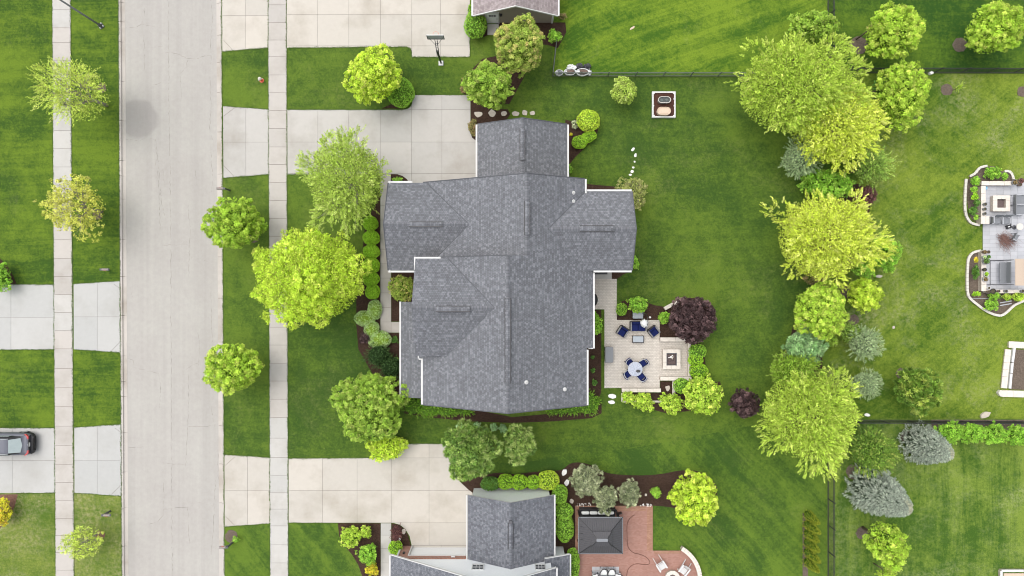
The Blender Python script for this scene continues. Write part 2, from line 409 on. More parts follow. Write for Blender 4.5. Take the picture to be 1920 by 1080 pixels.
sheet('lawn', [(1552, 785), (far, 785), (far, far), (1552, far)], 0, M['lawn_se'], thick=0.25)

def m_road():
    t = NT('worn light road surface'); v = t.world_pos()
    a = t.noise(v, 0.18, 5, 0.6); st = t.noise(t.mapping(v, (1.6, 0.03, 1)), 1.0, 4, 0.6); g = t.noise(v, 55, 3, 0.7); mid = t.noise(v, 3.0, 5, 0.65)
    c = t.mix(t.ramp(a, [(0.3, 0.0), (0.7, 1.0)]), (0.395, 0.380, 0.350), (0.362, 0.342, 0.318))
    f = t.math('ADD', t.math('MULTIPLY', st, 0.20), t.math('ADD', t.math('MULTIPLY', g, 0.30), t.math('MULTIPLY', mid, 0.22)))
    f = t.math('ADD', f, 0.64)
    c = t.mix(1.0, c, f, 'MULTIPLY')
    wl = t.ramp(t.noise(t.mapping(v, (0.9, 0.02, 1), loc=(3.3, 0, 0)), 1.0, 3, 0.5), [(0.50, 0.0), (0.66, 1.0)])
    c = t.mix(t.math('MULTIPLY', wl, 0.20), c, (0.25, 0.235, 0.225))
    oi = t.ramp(t.noise(t.mapping(v, (1.1, 0.45, 1), loc=(7, 2, 0)), 0.9, 6, 0.7), [(0.62, 0.0), (0.74, 1.0)])
    c = t.mix(t.math('MULTIPLY', oi, 0.16), c, (0.22, 0.205, 0.195))
    # dark damp patch left of the middle
    cx, cy = P(258, 222)
    s = t.n('ShaderNodeVectorMath', operation='SUBTRACT'); t.set(s.inputs[0], v); s.inputs[1].default_value = (cx, cy, 0)
    nz = t.n('ShaderNodeVectorMath', operation='ADD'); t.set(nz.inputs[0], s.outputs[0])
    sc = t.n('ShaderNodeVectorMath', operation='SCALE'); t.set(sc.inputs[0], t.noise(v, 1.0, 4, 0.6, out=1)); sc.inputs['Scale'].default_value = 0.5; t.set(nz.inputs[1], sc.outputs[0])
    ln = t.n('ShaderNodeVectorMath', operation='LENGTH'); t.set(ln.inputs[0], t.mapping(nz.outputs[0], (1.0, 1.0, 0.0), loc=(-0.25, -0.25, 0)))
    d = t.ramp(t.math('MULTIPLY', ln.outputs['Value'], 0.5), [(0.76, 1.0), (0.90, 0.0)])
    c = t.mix(t.math('MULTIPLY', d, 0.33), c, (0.20, 0.185, 0.18))
    spk = t.ramp(t.noise(v, 6.5, 2, 0.5), [(0.74, 0.0), (0.78, 1.0)])
    c = t.mix(t.math('MULTIPLY', spk, 0.22), c, (0.28, 0.26, 0.25))
    return t.done(t.bsdf(c, 0.92, t.bump(g, 0.25, 0.01), 0.15))
M['road'] = m_road()
road = sheet('road', [(Lx(-far) + 9, -far), (Rx(-far) - 9, -far), (Rx(far) - 9, far), (Lx(far) + 9, far)], -0.12, M['road'])
M['crack'] = m_plain('crack filling', (0.20, 0.188, 0.17), 0.95, 0.1, grain=0.6, scale=3)
rg = random.Random(5)
def crack(pts, w=0.022, jit=1.0):
    """a jagged hairline: thin strip whose width varies and breaks off"""
    path = []
    for i in range(len(pts) - 1):
        (x0, y0), (x1, y1) = pts[i], pts[i + 1]; n = max(2, int(math.hypot(x1 - x0, y1 - y0) / 4))
        for k in range(n):
            t = k / n; path.append((x0 + (x1 - x0) * t + rg.uniform(-jit, jit), y0 + (y1 - y0) * t + rg.uniform(-jit, jit) * 0.7))
    path.append(pts[-1]); w_ = W(path, -0.12); b = MB()
    L = []
    for i, p in enumerate(w_):
        q = w_[min(i + 1, len(w_) - 1)]; r = w_[max(i - 1, 0)]
        d = Vector((q[0] - r[0], q[1] - r[1])); d = d.normalized() if d.length else Vector((1, 0)); nrm = Vector((-d.y, d.x))
        ww = w * rg.uniform(0.15, 1.0) * (0.3 if rg.random() < 0.25 else 1.0) * 0.5
        L.append(((p[0] + nrm.x * ww, p[1] + nrm.y * ww), (p[0] - nrm.x * ww, p[1] - nrm.y * ww)))
    for i in range(len(L) - 1):
        if rg.random() < 0.08: continue
        b.face([(*L[i][1], -0.116), (*L[i + 1][1], -0.116), (*L[i + 1][0], -0.116), (*L[i][0], -0.116)])
    o = b.build('crack', M['crack'], road, world=True)
for c in [
    [(233, 52), (256, 51), (266, 45), (271, 35), (271, 15)], [(266, 46), (290, 49)], [(270, 65), (271, 130)], [(272, 90), (305, 87)],
    [(305, 98), (330, 100), (352, 110), (370, 110), (385, 104), (398, 105)], [(352, 112), (350, 125), (338, 138), (341, 185)],
    [(289, 160), (303, 154)], [(236, 262), (262, 263), (275, 258), (291, 263)], [(395, 0), (399, 30), (396, 70), (395, 120)], [(394, 145), (396, 190), (393, 240), (398, 262)],
    [(292, 262), (295, 290), (292, 312)], [(290, 270), (296, 300), (299, 330), (303, 380), (309, 405)], [(296, 320), (298, 360), (300, 400), (300, 430)], [(306, 318), (309, 350)],
    [(395, 272), (399, 330), (397, 360)], [(352, 385), (357, 430), (355, 470), (354, 520)], [(304, 462), (318, 459), (352, 459)], [(358, 482), (375, 484), (390, 491)],
    [(366, 320), (368, 335)], [(236, 670), (249, 675), (252, 689), (275, 695), (297, 700), (301, 720), (299, 765)], [(371, 622), (374, 650), (372, 685)],
    [(343, 696), (355, 688), (372, 680)], [(353, 700), (354, 740), (352, 800), (350, 840), (348, 878)], [(241, 839), (272, 838)], [(306, 905), (308, 930), (306, 953), (306, 965), (296, 978), (280, 983)],
    [(306, 955), (330, 952), (352, 951), (353, 990), (356, 1020)], [(300, 867), (325, 870), (350, 870)], [(370, 941), (388, 945), (400, 949)], [(395, 545), (397, 620), (399, 660)], [(396, 760), (402, 800)],
    [(404, 900), (402, 940), (400, 1000), (396, 1040)], [(352, 800), (385, 800), (404, 796)], [(248, 542), (247, 560)], [(409, 850), (409, 905)], [(315, 0), (317, 200), (320, 430), (321, 640), (322, 900), (323, 1080)],
]: crack(c, 0.03 if len(c) > 3 else 0.024)

def kerb(name, side, joints):
    """kerb and gutter cast in segments; each segment is one piece"""
    root = MB()
    f = Lx if side < 0 else Rx
    w0 = [P(f(-200) , -200), P(f(1300), 1300)]
    root.prism([P(f(-200) , -200), P(f(-200) - side * 10.3, -200), P(f(1300) - side * 10.3, 1300), P(f(1300), 1300)], -0.29, -0.135)
    k = tag(root.build('kerb', M['joint']), kind='structure')
    js = [-200, -140, -75] + joints + [1140, 1210, 1300]
    for a, b_ in zip(js, js[1:]):
        m = MB(); g = 0.35
        def pt(off, y, z):
            x, yy = P(f(y) - side * off, y); return (x, yy, z)
        A, B = a + g, b_ - g
        sec = [(0.0, 0.012), (3.4, 0.012), (3.9, 0.002), (4.4, -0.085), (4.9, -0.10), (11.0, -0.112), (11.0, -0.25), (0.0, -0.25)]
        n = len(sec)
        ra = [pt(o, A, z) for o, z in sec]; rb = [pt(o, B, z) for o, z in sec]
        s = len(m.v); m.v += ra + rb
        for i in range(n):
            j = (i + 1) % n
            q = (s + i, s + j, s + n + j, s + n + i)
            m.f.append(q if side < 0 else q[::-1]); m.m.append(0)
        m.f.append(tuple(range(s, s + n)) if side > 0 else tuple(range(s + n - 1, s - 1, -1))); m.m.append(0)
        m.f.append(tuple(range(s + 2 * n - 1, s + n - 1, -1)) if side > 0 else tuple(range(s + n, s + 2 * n))); m.m.append(0)
        m.build('kerb_segment', M['kerb'], k)
kerb('kerb', -1, [4, 40, 78, 152, 226, 301, 329.6, 373, 448.6, 518.6, 591.5, 667.5, 715.5, 743.5, 811.5, 885.5, 953, 1024.5])
kerb('kerb', 1, [5, 65, 116, 172.5, 247, 326, 400, 481.5, 559, 641.5, 720, 798, 870.5, 943.5, 1028.5])

def paving(name, outline, xs, ys, mat, z=0.03, gap=0.022, joint=None, piece='slab', thick=0.12, base=True, matfn=None, skew=None):
    """one paved surface: thin joint bed with its cast slabs (children) above it"""
    k = (CAM_H - z) / FPX
    root = MB(); root.prism([P(x, y, z) for x, y in outline], 0.004 if z > 0.02 else z - 0.09, z - 0.014)
    r = tag(root.build(name, joint or M['joint_light']), kind='structure')
    up = [(x, -y) for x, y in outline]
    g = gap / k / 2
    for i in range(len(xs) - 1):
        for j in range(len(ys) - 1):
            x0, x1, y0, y1 = xs[i] + g, xs[i + 1] - g, ys[j] + g, ys[j + 1] - g
            c = clip_convex(up, [(x0, -y1), (x1, -y1), (x1, -y0), (x0, -y0)])
            d = []
            for p in c:
                if not d or math.hypot(p[0] - d[-1][0], p[1] - d[-1][1]) > 0.05: d.append(p)
            if len(d) > 2 and math.hypot(d[0][0] - d[-1][0], d[0][1] - d[-1][1]) < 0.05: d.pop()
            if len(d) < 3 or poly_area(d) < 6: continue
            b = MB(); zz = z + rg.uniform(-0.003, 0.003)
            b.prism([P(x, -y, z) for x, y in d], z - 0.013, zz)
            b.build(piece, matfn(xs[i], ys[j]) if matfn else mat, r)
    return r
far2 = 1200
# sidewalks (both lean a little, like the street)
sl = lambda y, x0, x1: x0 + (x1 - x0) * y / 1080.0
ysw = [-120, -84, -50, -16, 17.5, 51, 80, 113, 146, 178, 211, 245, 278, 313, 347, 381, 415, 449.5, 484.5, 518.5, 552.5, 586, 620, 654, 691, 727, 762.5, 799, 835, 870.5, 904.5, 938, 972.5, 1004, 1036, 1069, 1104, 1139, 1175]
def sidewalk(xl0, xl1, xr0, xr1, ys, matfn):
    b = MB(); y0, y1 = ys[0], ys[-1]
    b.prism([P(sl(y0, xl0, xl1) , y0, .03), P(sl(y0, xr0, xr1), y0, .03), P(sl(y1, xr0, xr1), y1, .03), P(sl(y1, xl0, xl1), y1, .03)], 0.004, 0.014)
    r = tag(b.build('sidewalk', M['joint']), kind='structure')
    for a, c in zip(ys, ys[1:]):
        m = MB(); A, C = a + 0.3, c - 0.3
        m.prism([P(sl(A, xl0, xl1), A, .03), P(sl(A, xr0, xr1), A, .03), P(sl(C, xr0, xr1), C, .03), P(sl(C, xl0, xl1), C, .03)], 0.015, 0.033 + rg.uniform(-0.003, 0.003))
        m.build('slab', matfn(a), r)
sidewalk(98, 104.3, 132.3, 139, ysw, lambda y: M['walk_new'] if y < 20 or 200 < y < 340 or 530 < y < 620 else M['walk'])
yse = [-120, -86, -52, -24, 9, 42, 75, 105.5, 140.5, 173, 207, 241, 275.5, 308.5, 342, 376, 410, 443, 477, 510, 544, 578, 613.5, 647, 681, 714.5, 748.5, 783, 821.5, 858, 891, 924, 954.5, 986, 1021.5, 1055.5, 1090, 1125, 1160]
sidewalk(502.7, 506.6, 537, 540.6, yse, lambda y: M['walk_new'] if y >= 782 else M['walk'])

arc = lambda cx, cy, r, a0, a1, n=6, ry=None: [(cx + r * math.cos(R(a0 + (a1 - a0) * i / n)), cy - (ry or r) * math.sin(R(a0 + (a1 - a0) * i / n))) for i in range(n + 1)]
# north neighbour's drive
paving('driveway', [(416.2, -60), (502.3, -60), (502.6, 89.5), (416.8, 96.5)], [416, 460, 503], [-60, 29, 97], M['conc_cream'])
paving('driveway', [(537.6, -60), (881, -60), (881, 107), (772, 107)] + arc(762, 98, 10, 0, 90)[0:] + [(700, 88), (537.8, 90)], [537, 595, 654, 713.5, 772, 826, 881.2], [-60, 27, 86, 108], M['conc_cream'])
# the house's own drive
paving('driveway', [(418.2, 199), (504, 205), (504.4, 327), (419, 333.5)], [418, 461, 505], [199, 266.5, 334], M['conc_our'])
paving('driveway', [(538.6, 205.8), (755, 205.8)] + arc(759, 191, 14, -90, 0, ry=14) + [(773, 178), (882, 178), (882, 248), (885, 258), (896, 266), (896, 346), (733, 346), (733, 327), (539, 327.4)],
       [538.5, 596, 654, 713, 771.5, 828.5, 897], [178, 205.3, 266.3, 325.4, 347], M['conc_our'])
paving('front_walk', [(713.3, 327.5), (732.6, 327.5), (733.4, 603.5), (760, 603.5), (760, 623.5), (718, 623.5), (714.5, 621), (713.3, 617)], [713, 733.4, 761],
       [327, 356, 385.5, 412.5, 440.5, 467.5, 494.5, 521.5, 549, 576.5, 603.6, 624], M['walk'])
# south neighbour's drive
paving('driveway', [(420.7, 852.5), (505.8, 858), (505.8, 981.5), (421.3, 987.5)], [420, 464, 507], [852, 920, 988], M['conc_cream'])
paving('driveway', [(541, 859.8), (745, 858), (745, 832), (846, 832), (846, 862)] + [(852, 885), (862, 903), (878, 918), (886, 924), (886, 1023), (772, 1023), (768, 1005), (760, 992), (750, 984), (738, 980.5), (541.2, 980.5)],
       [540.8, 604.6, 669.6, 734.5, 804.5, 887], [832, 858.5, 919.6, 980.2, 1022.3], M['conc_cream'])
paving('driveway', [(772.5, 1022.8), (884, 1022.8), (884, 1032), (774, 1032)], [772, 827, 885], [1022.6, 1033], M['conc_cream'], z=0.028)
paving('front_walk', [(714, 981.3), (733.3, 981.3), (733.3, 1180), (714, 1180)], [713.5, 734], [981, 1003.5, 1028.5, 1055.5, 1082, 1108, 1135, 1181], M['walk_new'])
# drives across the street
for dy, cut in ((0, 20.5), (269, 24)):
    paving('driveway', [(-180, 533 + dy), (102 + dy / 250, 533.5 + dy), (102.6 + dy / 250, 655.2 + dy), (-180, 656 + dy)], [-180, -110, -45, cut, 104], [533, 595 + dy if dy == 0 else 863.5, 657 + dy] if dy == 0 else [533 + dy, 863.5, 657 + dy], M['conc_pale'])
    paving('driveway', [(138 + dy / 200, 532.5 + dy), (225.4 + dy / 150, 526.5 + dy), (226 + dy / 150, 661.2 + dy), (138.3 + dy / 200, 655 + dy)], [137, 182.3, 229], [526 + dy, 594 + dy, 662 + dy], M['conc_pale'])

NB = [0]
for (x0, y0, x1, y1) in ((419, 75, 438, 96), (419, 218, 440, 202), (419, 310, 439, 331), (422, 873, 440, 857), (422, 967, 440, 985), (214, 533, 226, 542), (207, 660, 226, 640), (215, 802, 228, 812), (208, 928, 228, 908)):
    b = MB(); p0, p1 = P(x0, y0, .03), P(x1, y1, .03); d = Vector((p1[0] - p0[0], p1[1] - p0[1])); b.box(((p0[0] + p1[0]) / 2, (p0[1] + p1[1]) / 2, .032), (d.length, .022, .011), math.atan2(d.y, d.x))
    tag(b.build('saw_cut', M['joint']), kind='structure')
def bed(pts, mat='mulch', z=None, sm=0, edge=True):
    NB[0] += 1
    if z is None: z = 0.013 + 0.0042 * (NB[0] % 3)
    if sm: pts = smooth_path(pts, sm, True)
    return sheet('mulch_bed', pts, z, M[mat], thick=0.03)
def hill_bed(pts, mat='mulch'): return bed(pts, mat)
# in front of the house
bed([(711, 330), (713, 330), (713, 617), (718, 624.4), (752, 624.4), (752, 742), (735, 742), (712, 720), (692, 690), (672, 655), (668, 610), (668, 560), (676, 520), (680, 470), (684, 425), (695, 400), (706, 380)])
bed([(733.8, 509), (778, 509), (778, 602.8), (733.8, 602.8)])
bed([(733, 326.2), (745, 326.6), (755, 330), (763, 336), (768, 344), (768, 348), (733, 348)], z=0.036)
# north side of the house
bed([(882.6, 186), (892, 190), (905, 200), (925, 204), (952, 205), (957, 214), (948, 226), (930, 236), (897, 240), (897, 268), (885.5, 258), (882.6, 248)], z=0.036)
bed([(1060, 224), (1072, 227), (1082, 222), (1092, 210), (1108, 208), (1122, 224), (1121, 246), (1112, 262), (1096, 278), (1078, 295), (1060, 318)], sm=0)
bed([(1140, 508), (1186, 508), (1170, 514), (1160, 521), (1157, 523), (1140, 523)])
bed([(1100, 345), (1180, 352), (1185, 362), (1100, 362)])
# patio beds
bed([(1156.5, 600), (1156.5, 574), (1166, 565), (1180, 560), (1198, 560), (1212, 566), (1226, 572), (1245, 575), (1262, 570), (1280, 560), (1310, 558), (1335, 580), (1335, 620), (1310, 636), (1237, 636), (1237, 600)])
bed([(1100, 581), (1127.5, 581), (1127.5, 735), (1124, 744), (1096, 760), (1096, 640)])
bed([(1238, 715), (1262, 715), (1262, 738), (1300, 725), (1350, 715), (1356, 740), (1330, 762), (1300, 770), (1250, 775), (1168, 753), (1168, 737), (1238, 737)])
bed([(1292, 640), (1318, 645), (1325, 700), (1292, 712)])
# south side
bed([(755, 745), (900, 770), (960, 782), (1030, 776), (1100, 770), (1128, 755), (1128, 775), (1110, 784), (1040, 790), (960, 793), (880, 790), (800, 782), (758, 775)])
bed(smooth_path([(865, 905), (925, 887), (965, 889), (1000, 885), (1035, 883), (1055, 880), (1068, 870), (1085, 867), (1105, 871), (1122, 880), (1145, 888), (1180, 891), (1215, 891), (1245, 888), (1270, 883), (1300, 882), (1325, 892), (1345, 915), (1335, 945), (1300, 958), (1256, 951), (1238, 949)], 3) + [(1224, 948), (1079, 948), (1079, 1180), (1035, 1180), (1035, 930), (880, 930)])
bed([(633.5, 981), (713.6, 981.3), (713.6, 1180), (690, 1180), (679, 1080), (672, 1060), (660, 1040), (645, 1022), (636, 1006)])
bed([(734, 981.2), (748, 984), (757, 991), (765, 1003), (770, 1022), (771, 1026), (756, 1026), (756, 1180), (734, 1180)], z=0.034)
bed([(1505, 962), (1511, 962), (1516, 1100), (1508, 1180), (1505, 1100)], 'mulch_grey')
bed([(1746, 787), (2100, 787), (2100, 806), (1746, 806)], 'mulch_grey')
bed([(-60, 480), (0, 485), (14, 500), (25, 518), (31, 533), (-60, 533)])
bed([(-60, 928), (33, 927), (27, 950), (12, 978), (-10, 1000), (-60, 1010)], 'mulch_red')
bed(smooth_path([(1464, 690), (1472, 655), (1482, 632), (1490, 605), (1510, 580), (1525, 610), (1540, 650), (1540, 700), (1520, 740), (1475, 730)], 3, True))
bed(smooth_path([(1530, 400), (1545, 350), (1610, 345), (1632, 380), (1610, 470), (1560, 500), (1530, 460)], 3, True))
def ring(x, y, r, mat='mulch_grey'):
    r *= .85
    bed([(x + (r + rg.uniform(-1.2, 1.2)) * math.cos(t * .349), y + (r + rg.uniform(-1.2, 1.2)) * math.sin(t * .349)) for t in range(18)], mat)
ring(183, 403, 11); ring(1610, 85, 20); ring(1800, 84, 16); ring(1775, 168, 13); ring(1917, 172, 12); ring(1616, 1000, 13); ring(1588, 548, 13); ring(188, 1003, 10, 'mulch_red')
ring(434, 1006, 14); ring(190, 165, 11); ring(1600, 885, 16); ring(1690, 700, 12); ring(476, 445, 12); ring(470, 690, 12); ring(1700, 820, 14); ring(1550, 250, 30); ring(1600, 600, 12); ring(1850, 70, 9)
bed([(885, 44), (915, 44), (915, 66), (900, 72), (886, 66)]); bed([(930, 42), (1060, 42), (1062, 60), (1046, 90), (1030, 85), (930, 70)])
bed([(865, 150), (905, 110), (955, 100), (985, 140), (955, 195), (882, 190), (866, 172)])
bed([(745, 190), (775, 175), (771, 192), (757, 203.5), (715, 203.5)])

def stone(x, y, rx, ry, label, grp, seed, rz=0.0, mat='stone', h=0.06, nm='stepping_stone', z=0.0):
    q = random.Random(seed); n = 8; pts = []
    for i in range(n):
        a = 2 * math.pi * i / n + q.uniform(-.25, .25); rr = q.uniform(.78, 1.12)
        px, py = rx * rr * math.cos(a), ry * rr * math.sin(a)
        pts.append((x + px * math.cos(rz) - py * math.sin(rz), y + px * math.sin(rz) + py * math.cos(rz)))
    w = W(pts, h); c = P(x, y, h)
    b = MB(); b.prism([(p[0] - c[0], p[1] - c[1]) for p in w], 0.0, h)
    o = b.build(nm, M[mat], bevel=0.015); o.location = (c[0], c[1], z)
    return tag(o, label, 'stone', grp)
# ---------------------------------------------------------------- foliage
def unit(v): return v / np.maximum(np.linalg.norm(v, axis=-1, keepdims=True), 1e-9)

def leaf_mesh(name, C, N, T, a, b, tint, mat, parent, bend=0.0):
    """C centres, N normals, T tangents, a half length, b half width (arrays), tint (n,3)"""
    n = len(C); B = np.cross(N, T)
    a = np.broadcast_to(a, n)[:, None]; b = np.broadcast_to(b, n)[:, None]
    V = np.empty((n, 4, 3), dtype=np.float32)
    V[:, 0] = C - T * a; V[:, 1] = C + B * b + T * a * 0.15; V[:, 2] = C + T * a; V[:, 3] = C - B * b + T * a * 0.15
    if bend: V[:, [0, 2]] -= (N * a * bend)[:, None, :]
    me = bpy.data.meshes.new(name)
    me.vertices.add(n * 4); me.vertices.foreach_set('co', V.ravel())
    me.loops.add(n * 4); me.loops.foreach_set('vertex_index', np.arange(n * 4, dtype=np.int32))
    me.polygons.add(n); me.polygons.foreach_set('loop_start', np.arange(0, n * 4, 4, dtype=np.int32)); me.polygons.foreach_set('loop_total', np.full(n, 4, dtype=np.int32))
    at = me.attributes.new('tint', 'FLOAT_VECTOR', 'FACE'); at.data.foreach_set('vector', tint.astype(np.float32).ravel())
    me.materials.append(mat); me.update(calc_edges=True)
    o = bpy.data.objects.new(name, me); COL.objects.link(o); o.parent = parent
    return o

def rand_dirs(rng, n, zmin=-1.0):
    z = rng.uniform(zmin, 1, n); t = rng.uniform(0, 2 * np.pi, n); r = np.sqrt(1 - z * z)
    return np.stack([r * np.cos(t), r * np.sin(t), z], 1)

def crown_shoots(rng, rad, n, lobes, spread=0.62, lr=(0.34, 0.5), zmin=-0.25, shape='round', rough=0.12, petals=False):
    """points on an uneven, many-lobed crown surface and their outward directions"""
    if shape == 'cone':
        u = rng.uniform(0, 1, n) ** 1.35                      # 0 tip, 1 base
        t = rng.uniform(0, 2 * np.pi, n)
        nb = 9; ph = rng.uniform(0, 6.28, 14)
        wh = 1 + rough * np.sin(t * nb + ph[(u * 13).astype(int)] * 3) + rng.uniform(-0.08, 0.06, n)
        r = u ** 0.62 * wh
        p = np.stack([r * np.cos(t) * rad[0], r * np.sin(t) * rad[1], (1 - 2 * u) * rad[2]], 1)
        d = unit(np.stack([np.cos(t), np.sin(t), 0.28 + 1.8 * np.clip(.12 - u, 0, 1) / .12], 1) + rng.normal(0, .14, (n, 3)))
        return p, d
    if shape == 'ball':
        u = rand_dirs(rng, n, -0.45); sq = np.abs(u) ** 0.86 * np.sign(u); w = 1 + (0.035 if rough < .06 else .06) * np.sin(u[:, 0] * 5 + u[:, 1] * 4 + rng.uniform(0, 6)) + rng.uniform(-.03, .015, n)
        return unit(sq) * np.linalg.norm(u, axis=1, keepdims=True) * w[:, None] * (1 + 0.07 * (1 - np.abs(u[:, 2:3]))) * np.array(rad), unit(u * np.array([1, 1, 1.3]))
    L = []
    ang = rng.uniform(0, 6.28)
    for i in range(lobes):
        z = -0.15 + 1.1 * (i + 0.5) / lobes; z = min(z, .96); rr = math.sqrt(max(0, 1 - z * z)); ang += 2.39996 + rng.uniform(-.3, .3)
        sp = spread * rng.uniform(.85, 1.12)
        L.append((np.array([rr * math.cos(ang) * sp, rr * math.sin(ang) * sp, z * sp * 0.9]), rng.uniform(*lr)))
    if petals:
        L = []; nl = int(lobes * .45); ang = rng.uniform(0, 6.28)
        for i in range(nl):
            ang += 6.2832 / nl * rng.uniform(.75, 1.25); reach = rng.uniform(.84, 1.02); tilt = rng.uniform(-.30, .40); zz = rng.uniform(-.10, .30)
            for q_, (rr, ss) in enumerate(((.42, .27), (.66, .23), (.86, .17))):
                a_ = ang + rng.uniform(-.16, .16)
                L.append((np.array([math.cos(a_) * rr * reach, math.sin(a_) * rr * reach, zz + tilt * rr + .30 * (1 - rr)]), ss * rng.uniform(.8, 1.15)))
        for i in range(4): L.append((np.array([rng.uniform(-.25, .25), rng.uniform(-.25, .25), rng.uniform(.35, .7)]), rng.uniform(.22, .32)))
        L.append((np.array([0, 0, -0.1]), 0.50))
    else: L.append((np.array([0, 0, 0.0]), 0.62))
    w = np.array([l[1] ** 2 for l in L]); idx = rng.choice(len(L), n * 2, p=w / w.sum())
    cen = np.array([l[0] for l in L])[idx]; lrr = np.array([l[1] for l in L])[idx]
    u = rand_dirs(rng, n * 2, zmin)
    p = cen + u * (lrr * rng.uniform(1 - rough * 1.6, 1 + rough, n * 2))[:, None]
    keep = np.ones(n * 2, bool)
    for i, (c, r) in enumerate(L):
        inside = (np.linalg.norm(p - c, axis=1) < r * 0.80) & (idx != i)
        keep &= ~(inside & (rng.uniform(0, 1, n * 2) < 0.85))
    p = p[keep][:n]; u = u[keep][:n]
    d = unit(u * 0.6 + unit(p) * 0.7 + rng.normal(0, .36 if petals else .18, p.shape) + np.array([0, 0, .16]))
    th = np.arctan2(p[:, 1], p[:, 0]); f = rng.uniform(0, 6.28, 5); q = rough / 0.13
    wob = 1 + q * (.055 * np.sin(2 * th + f[0]) + .055 * np.sin(3 * th + f[1]) + .045 * np.sin(5 * th + f[2]) + .035 * np.sin(8 * th + f[3]) + .03 * np.sin(13 * th + f[4]))
    p[:, :2] *= wob[:, None]
    return p * np.array(rad), d

def leaves(rng, P0, D, style, size, per, length, tipamt=0.3):
    """expand shoots into leaves"""
    n = len(P0); k = per
    i = np.tile(np.arange(k), n); sh = np.repeat(np.arange(n), k)
    up = np.array([0, 0, 1.0])
    tshoot = np.stack([rng.uniform(0, 1, n), (rng.uniform(0, 1, n) < tipamt) * rng.uniform(.3, 1, n), np.zeros(n)], 1)
    tint = tshoot[sh]; tint[:, 2] = .55 * rng.uniform(0, 1, n)[sh] + .45 * rng.uniform(0, 1, n * k)
    if style == 'spray':            # long arching shoots with leaves in rows
        Ls = (length * rng.uniform(.55, 1.25, n))[sh]; s = (i + rng.uniform(0, 1, n * k)) / k
        side = unit(np.cross(D, up) + 1e-6)[sh]
        c = P0[sh] + D[sh] * (Ls * s)[:, None] + up * (-(s ** 2) * Ls * 0.10)[:, None]
        sgn = np.where(rng.uniform(0, 1, n * k) < .5, -1, 1)
        off = size * rng.uniform(.4, 1.3, n * k) * (1.15 - s * 0.75)
        c = c + side * (sgn * off)[:, None]
        T = unit(D[sh] * 0.9 + side * (sgn * 0.7)[:, None] + rng.normal(0, .25, c.shape))
        N = unit(up * 0.9 + rng.normal(0, .48, c.shape)); N = unit(N - T * (N * T).sum(1, keepdims=True))
        return c, N, T, size * rng.uniform(.7, 1.25, n * k), size * 0.42, tint
    if style == 'clump':            # rounded tufts of broad leaves
        q = rand_dirs(rng, n * k); r_ = length * rng.uniform(.35, 1.0, n * k)
        c = P0[sh] + q * r_[:, None] * np.array([1, 1, .8])
        N = unit(q * 0.5 + up * 0.75 + D[sh] * 0.25 + rng.normal(0, .40, c.shape)); T = unit(np.cross(N, rng.normal(0, 1, c.shape)))
        return c, N, T, size * rng.uniform(.7, 1.25, n * k), size * 0.62, tint
    if style == 'needle':           # bottle-brush twigs
        Ls = (length * rng.uniform(.6, 1.15, n))[sh]; s = (i + rng.uniform(0, 1, n * k)) / k
        c = P0[sh] + D[sh] * (Ls * s)[:, None]
        q = unit(rng.normal(0, 1, c.shape)); T = unit(D[sh] * 0.75 + q * 0.75); c = c + T * size * 0.5
        N = unit(np.cross(T, rng.normal(0, 1, c.shape))); N = N * np.where(N[:, 2:] < 0, -1, 1)
        return c, N, T, size * rng.uniform(.8, 1.2, n * k), size * 0.2, tint
    if style == 'candle':           # pine: upright tufts
        q = unit(rng.normal(0, 1, (n * k, 3)) + D[sh] * 1.2 + up * .5); T = q
        c = P0[sh] + T * (length * .5) * rng.uniform(.4, 1.0, n * k)[:, None]
        N = unit(np.cross(T, rng.normal(0, 1, c.shape))); N = N * np.where(N[:, 2:] < 0, -1, 1)
        return c, N, T, length * .5 * rng.uniform(.8, 1.1, n * k), size * 0.3, tint
    raise ValueError(style)

def perspective_radii(px, py, rx, ry, h, rz):
    """measured outline (pixels) -> horizontal radii in metres, taking off what the crown's height adds to its outline away from the middle"""
    k = (CAM_H - h) / FPX
    dx, dy = abs(px - 960) * k * rz / (CAM_H - h), abs(py - 540) * k * rz / (CAM_H - h)
    f = lambda r, d: math.sqrt(max((r * k) ** 2 - d * d, (0.55 * r * k) ** 2))
    return f(rx, dx), f(ry, dy)

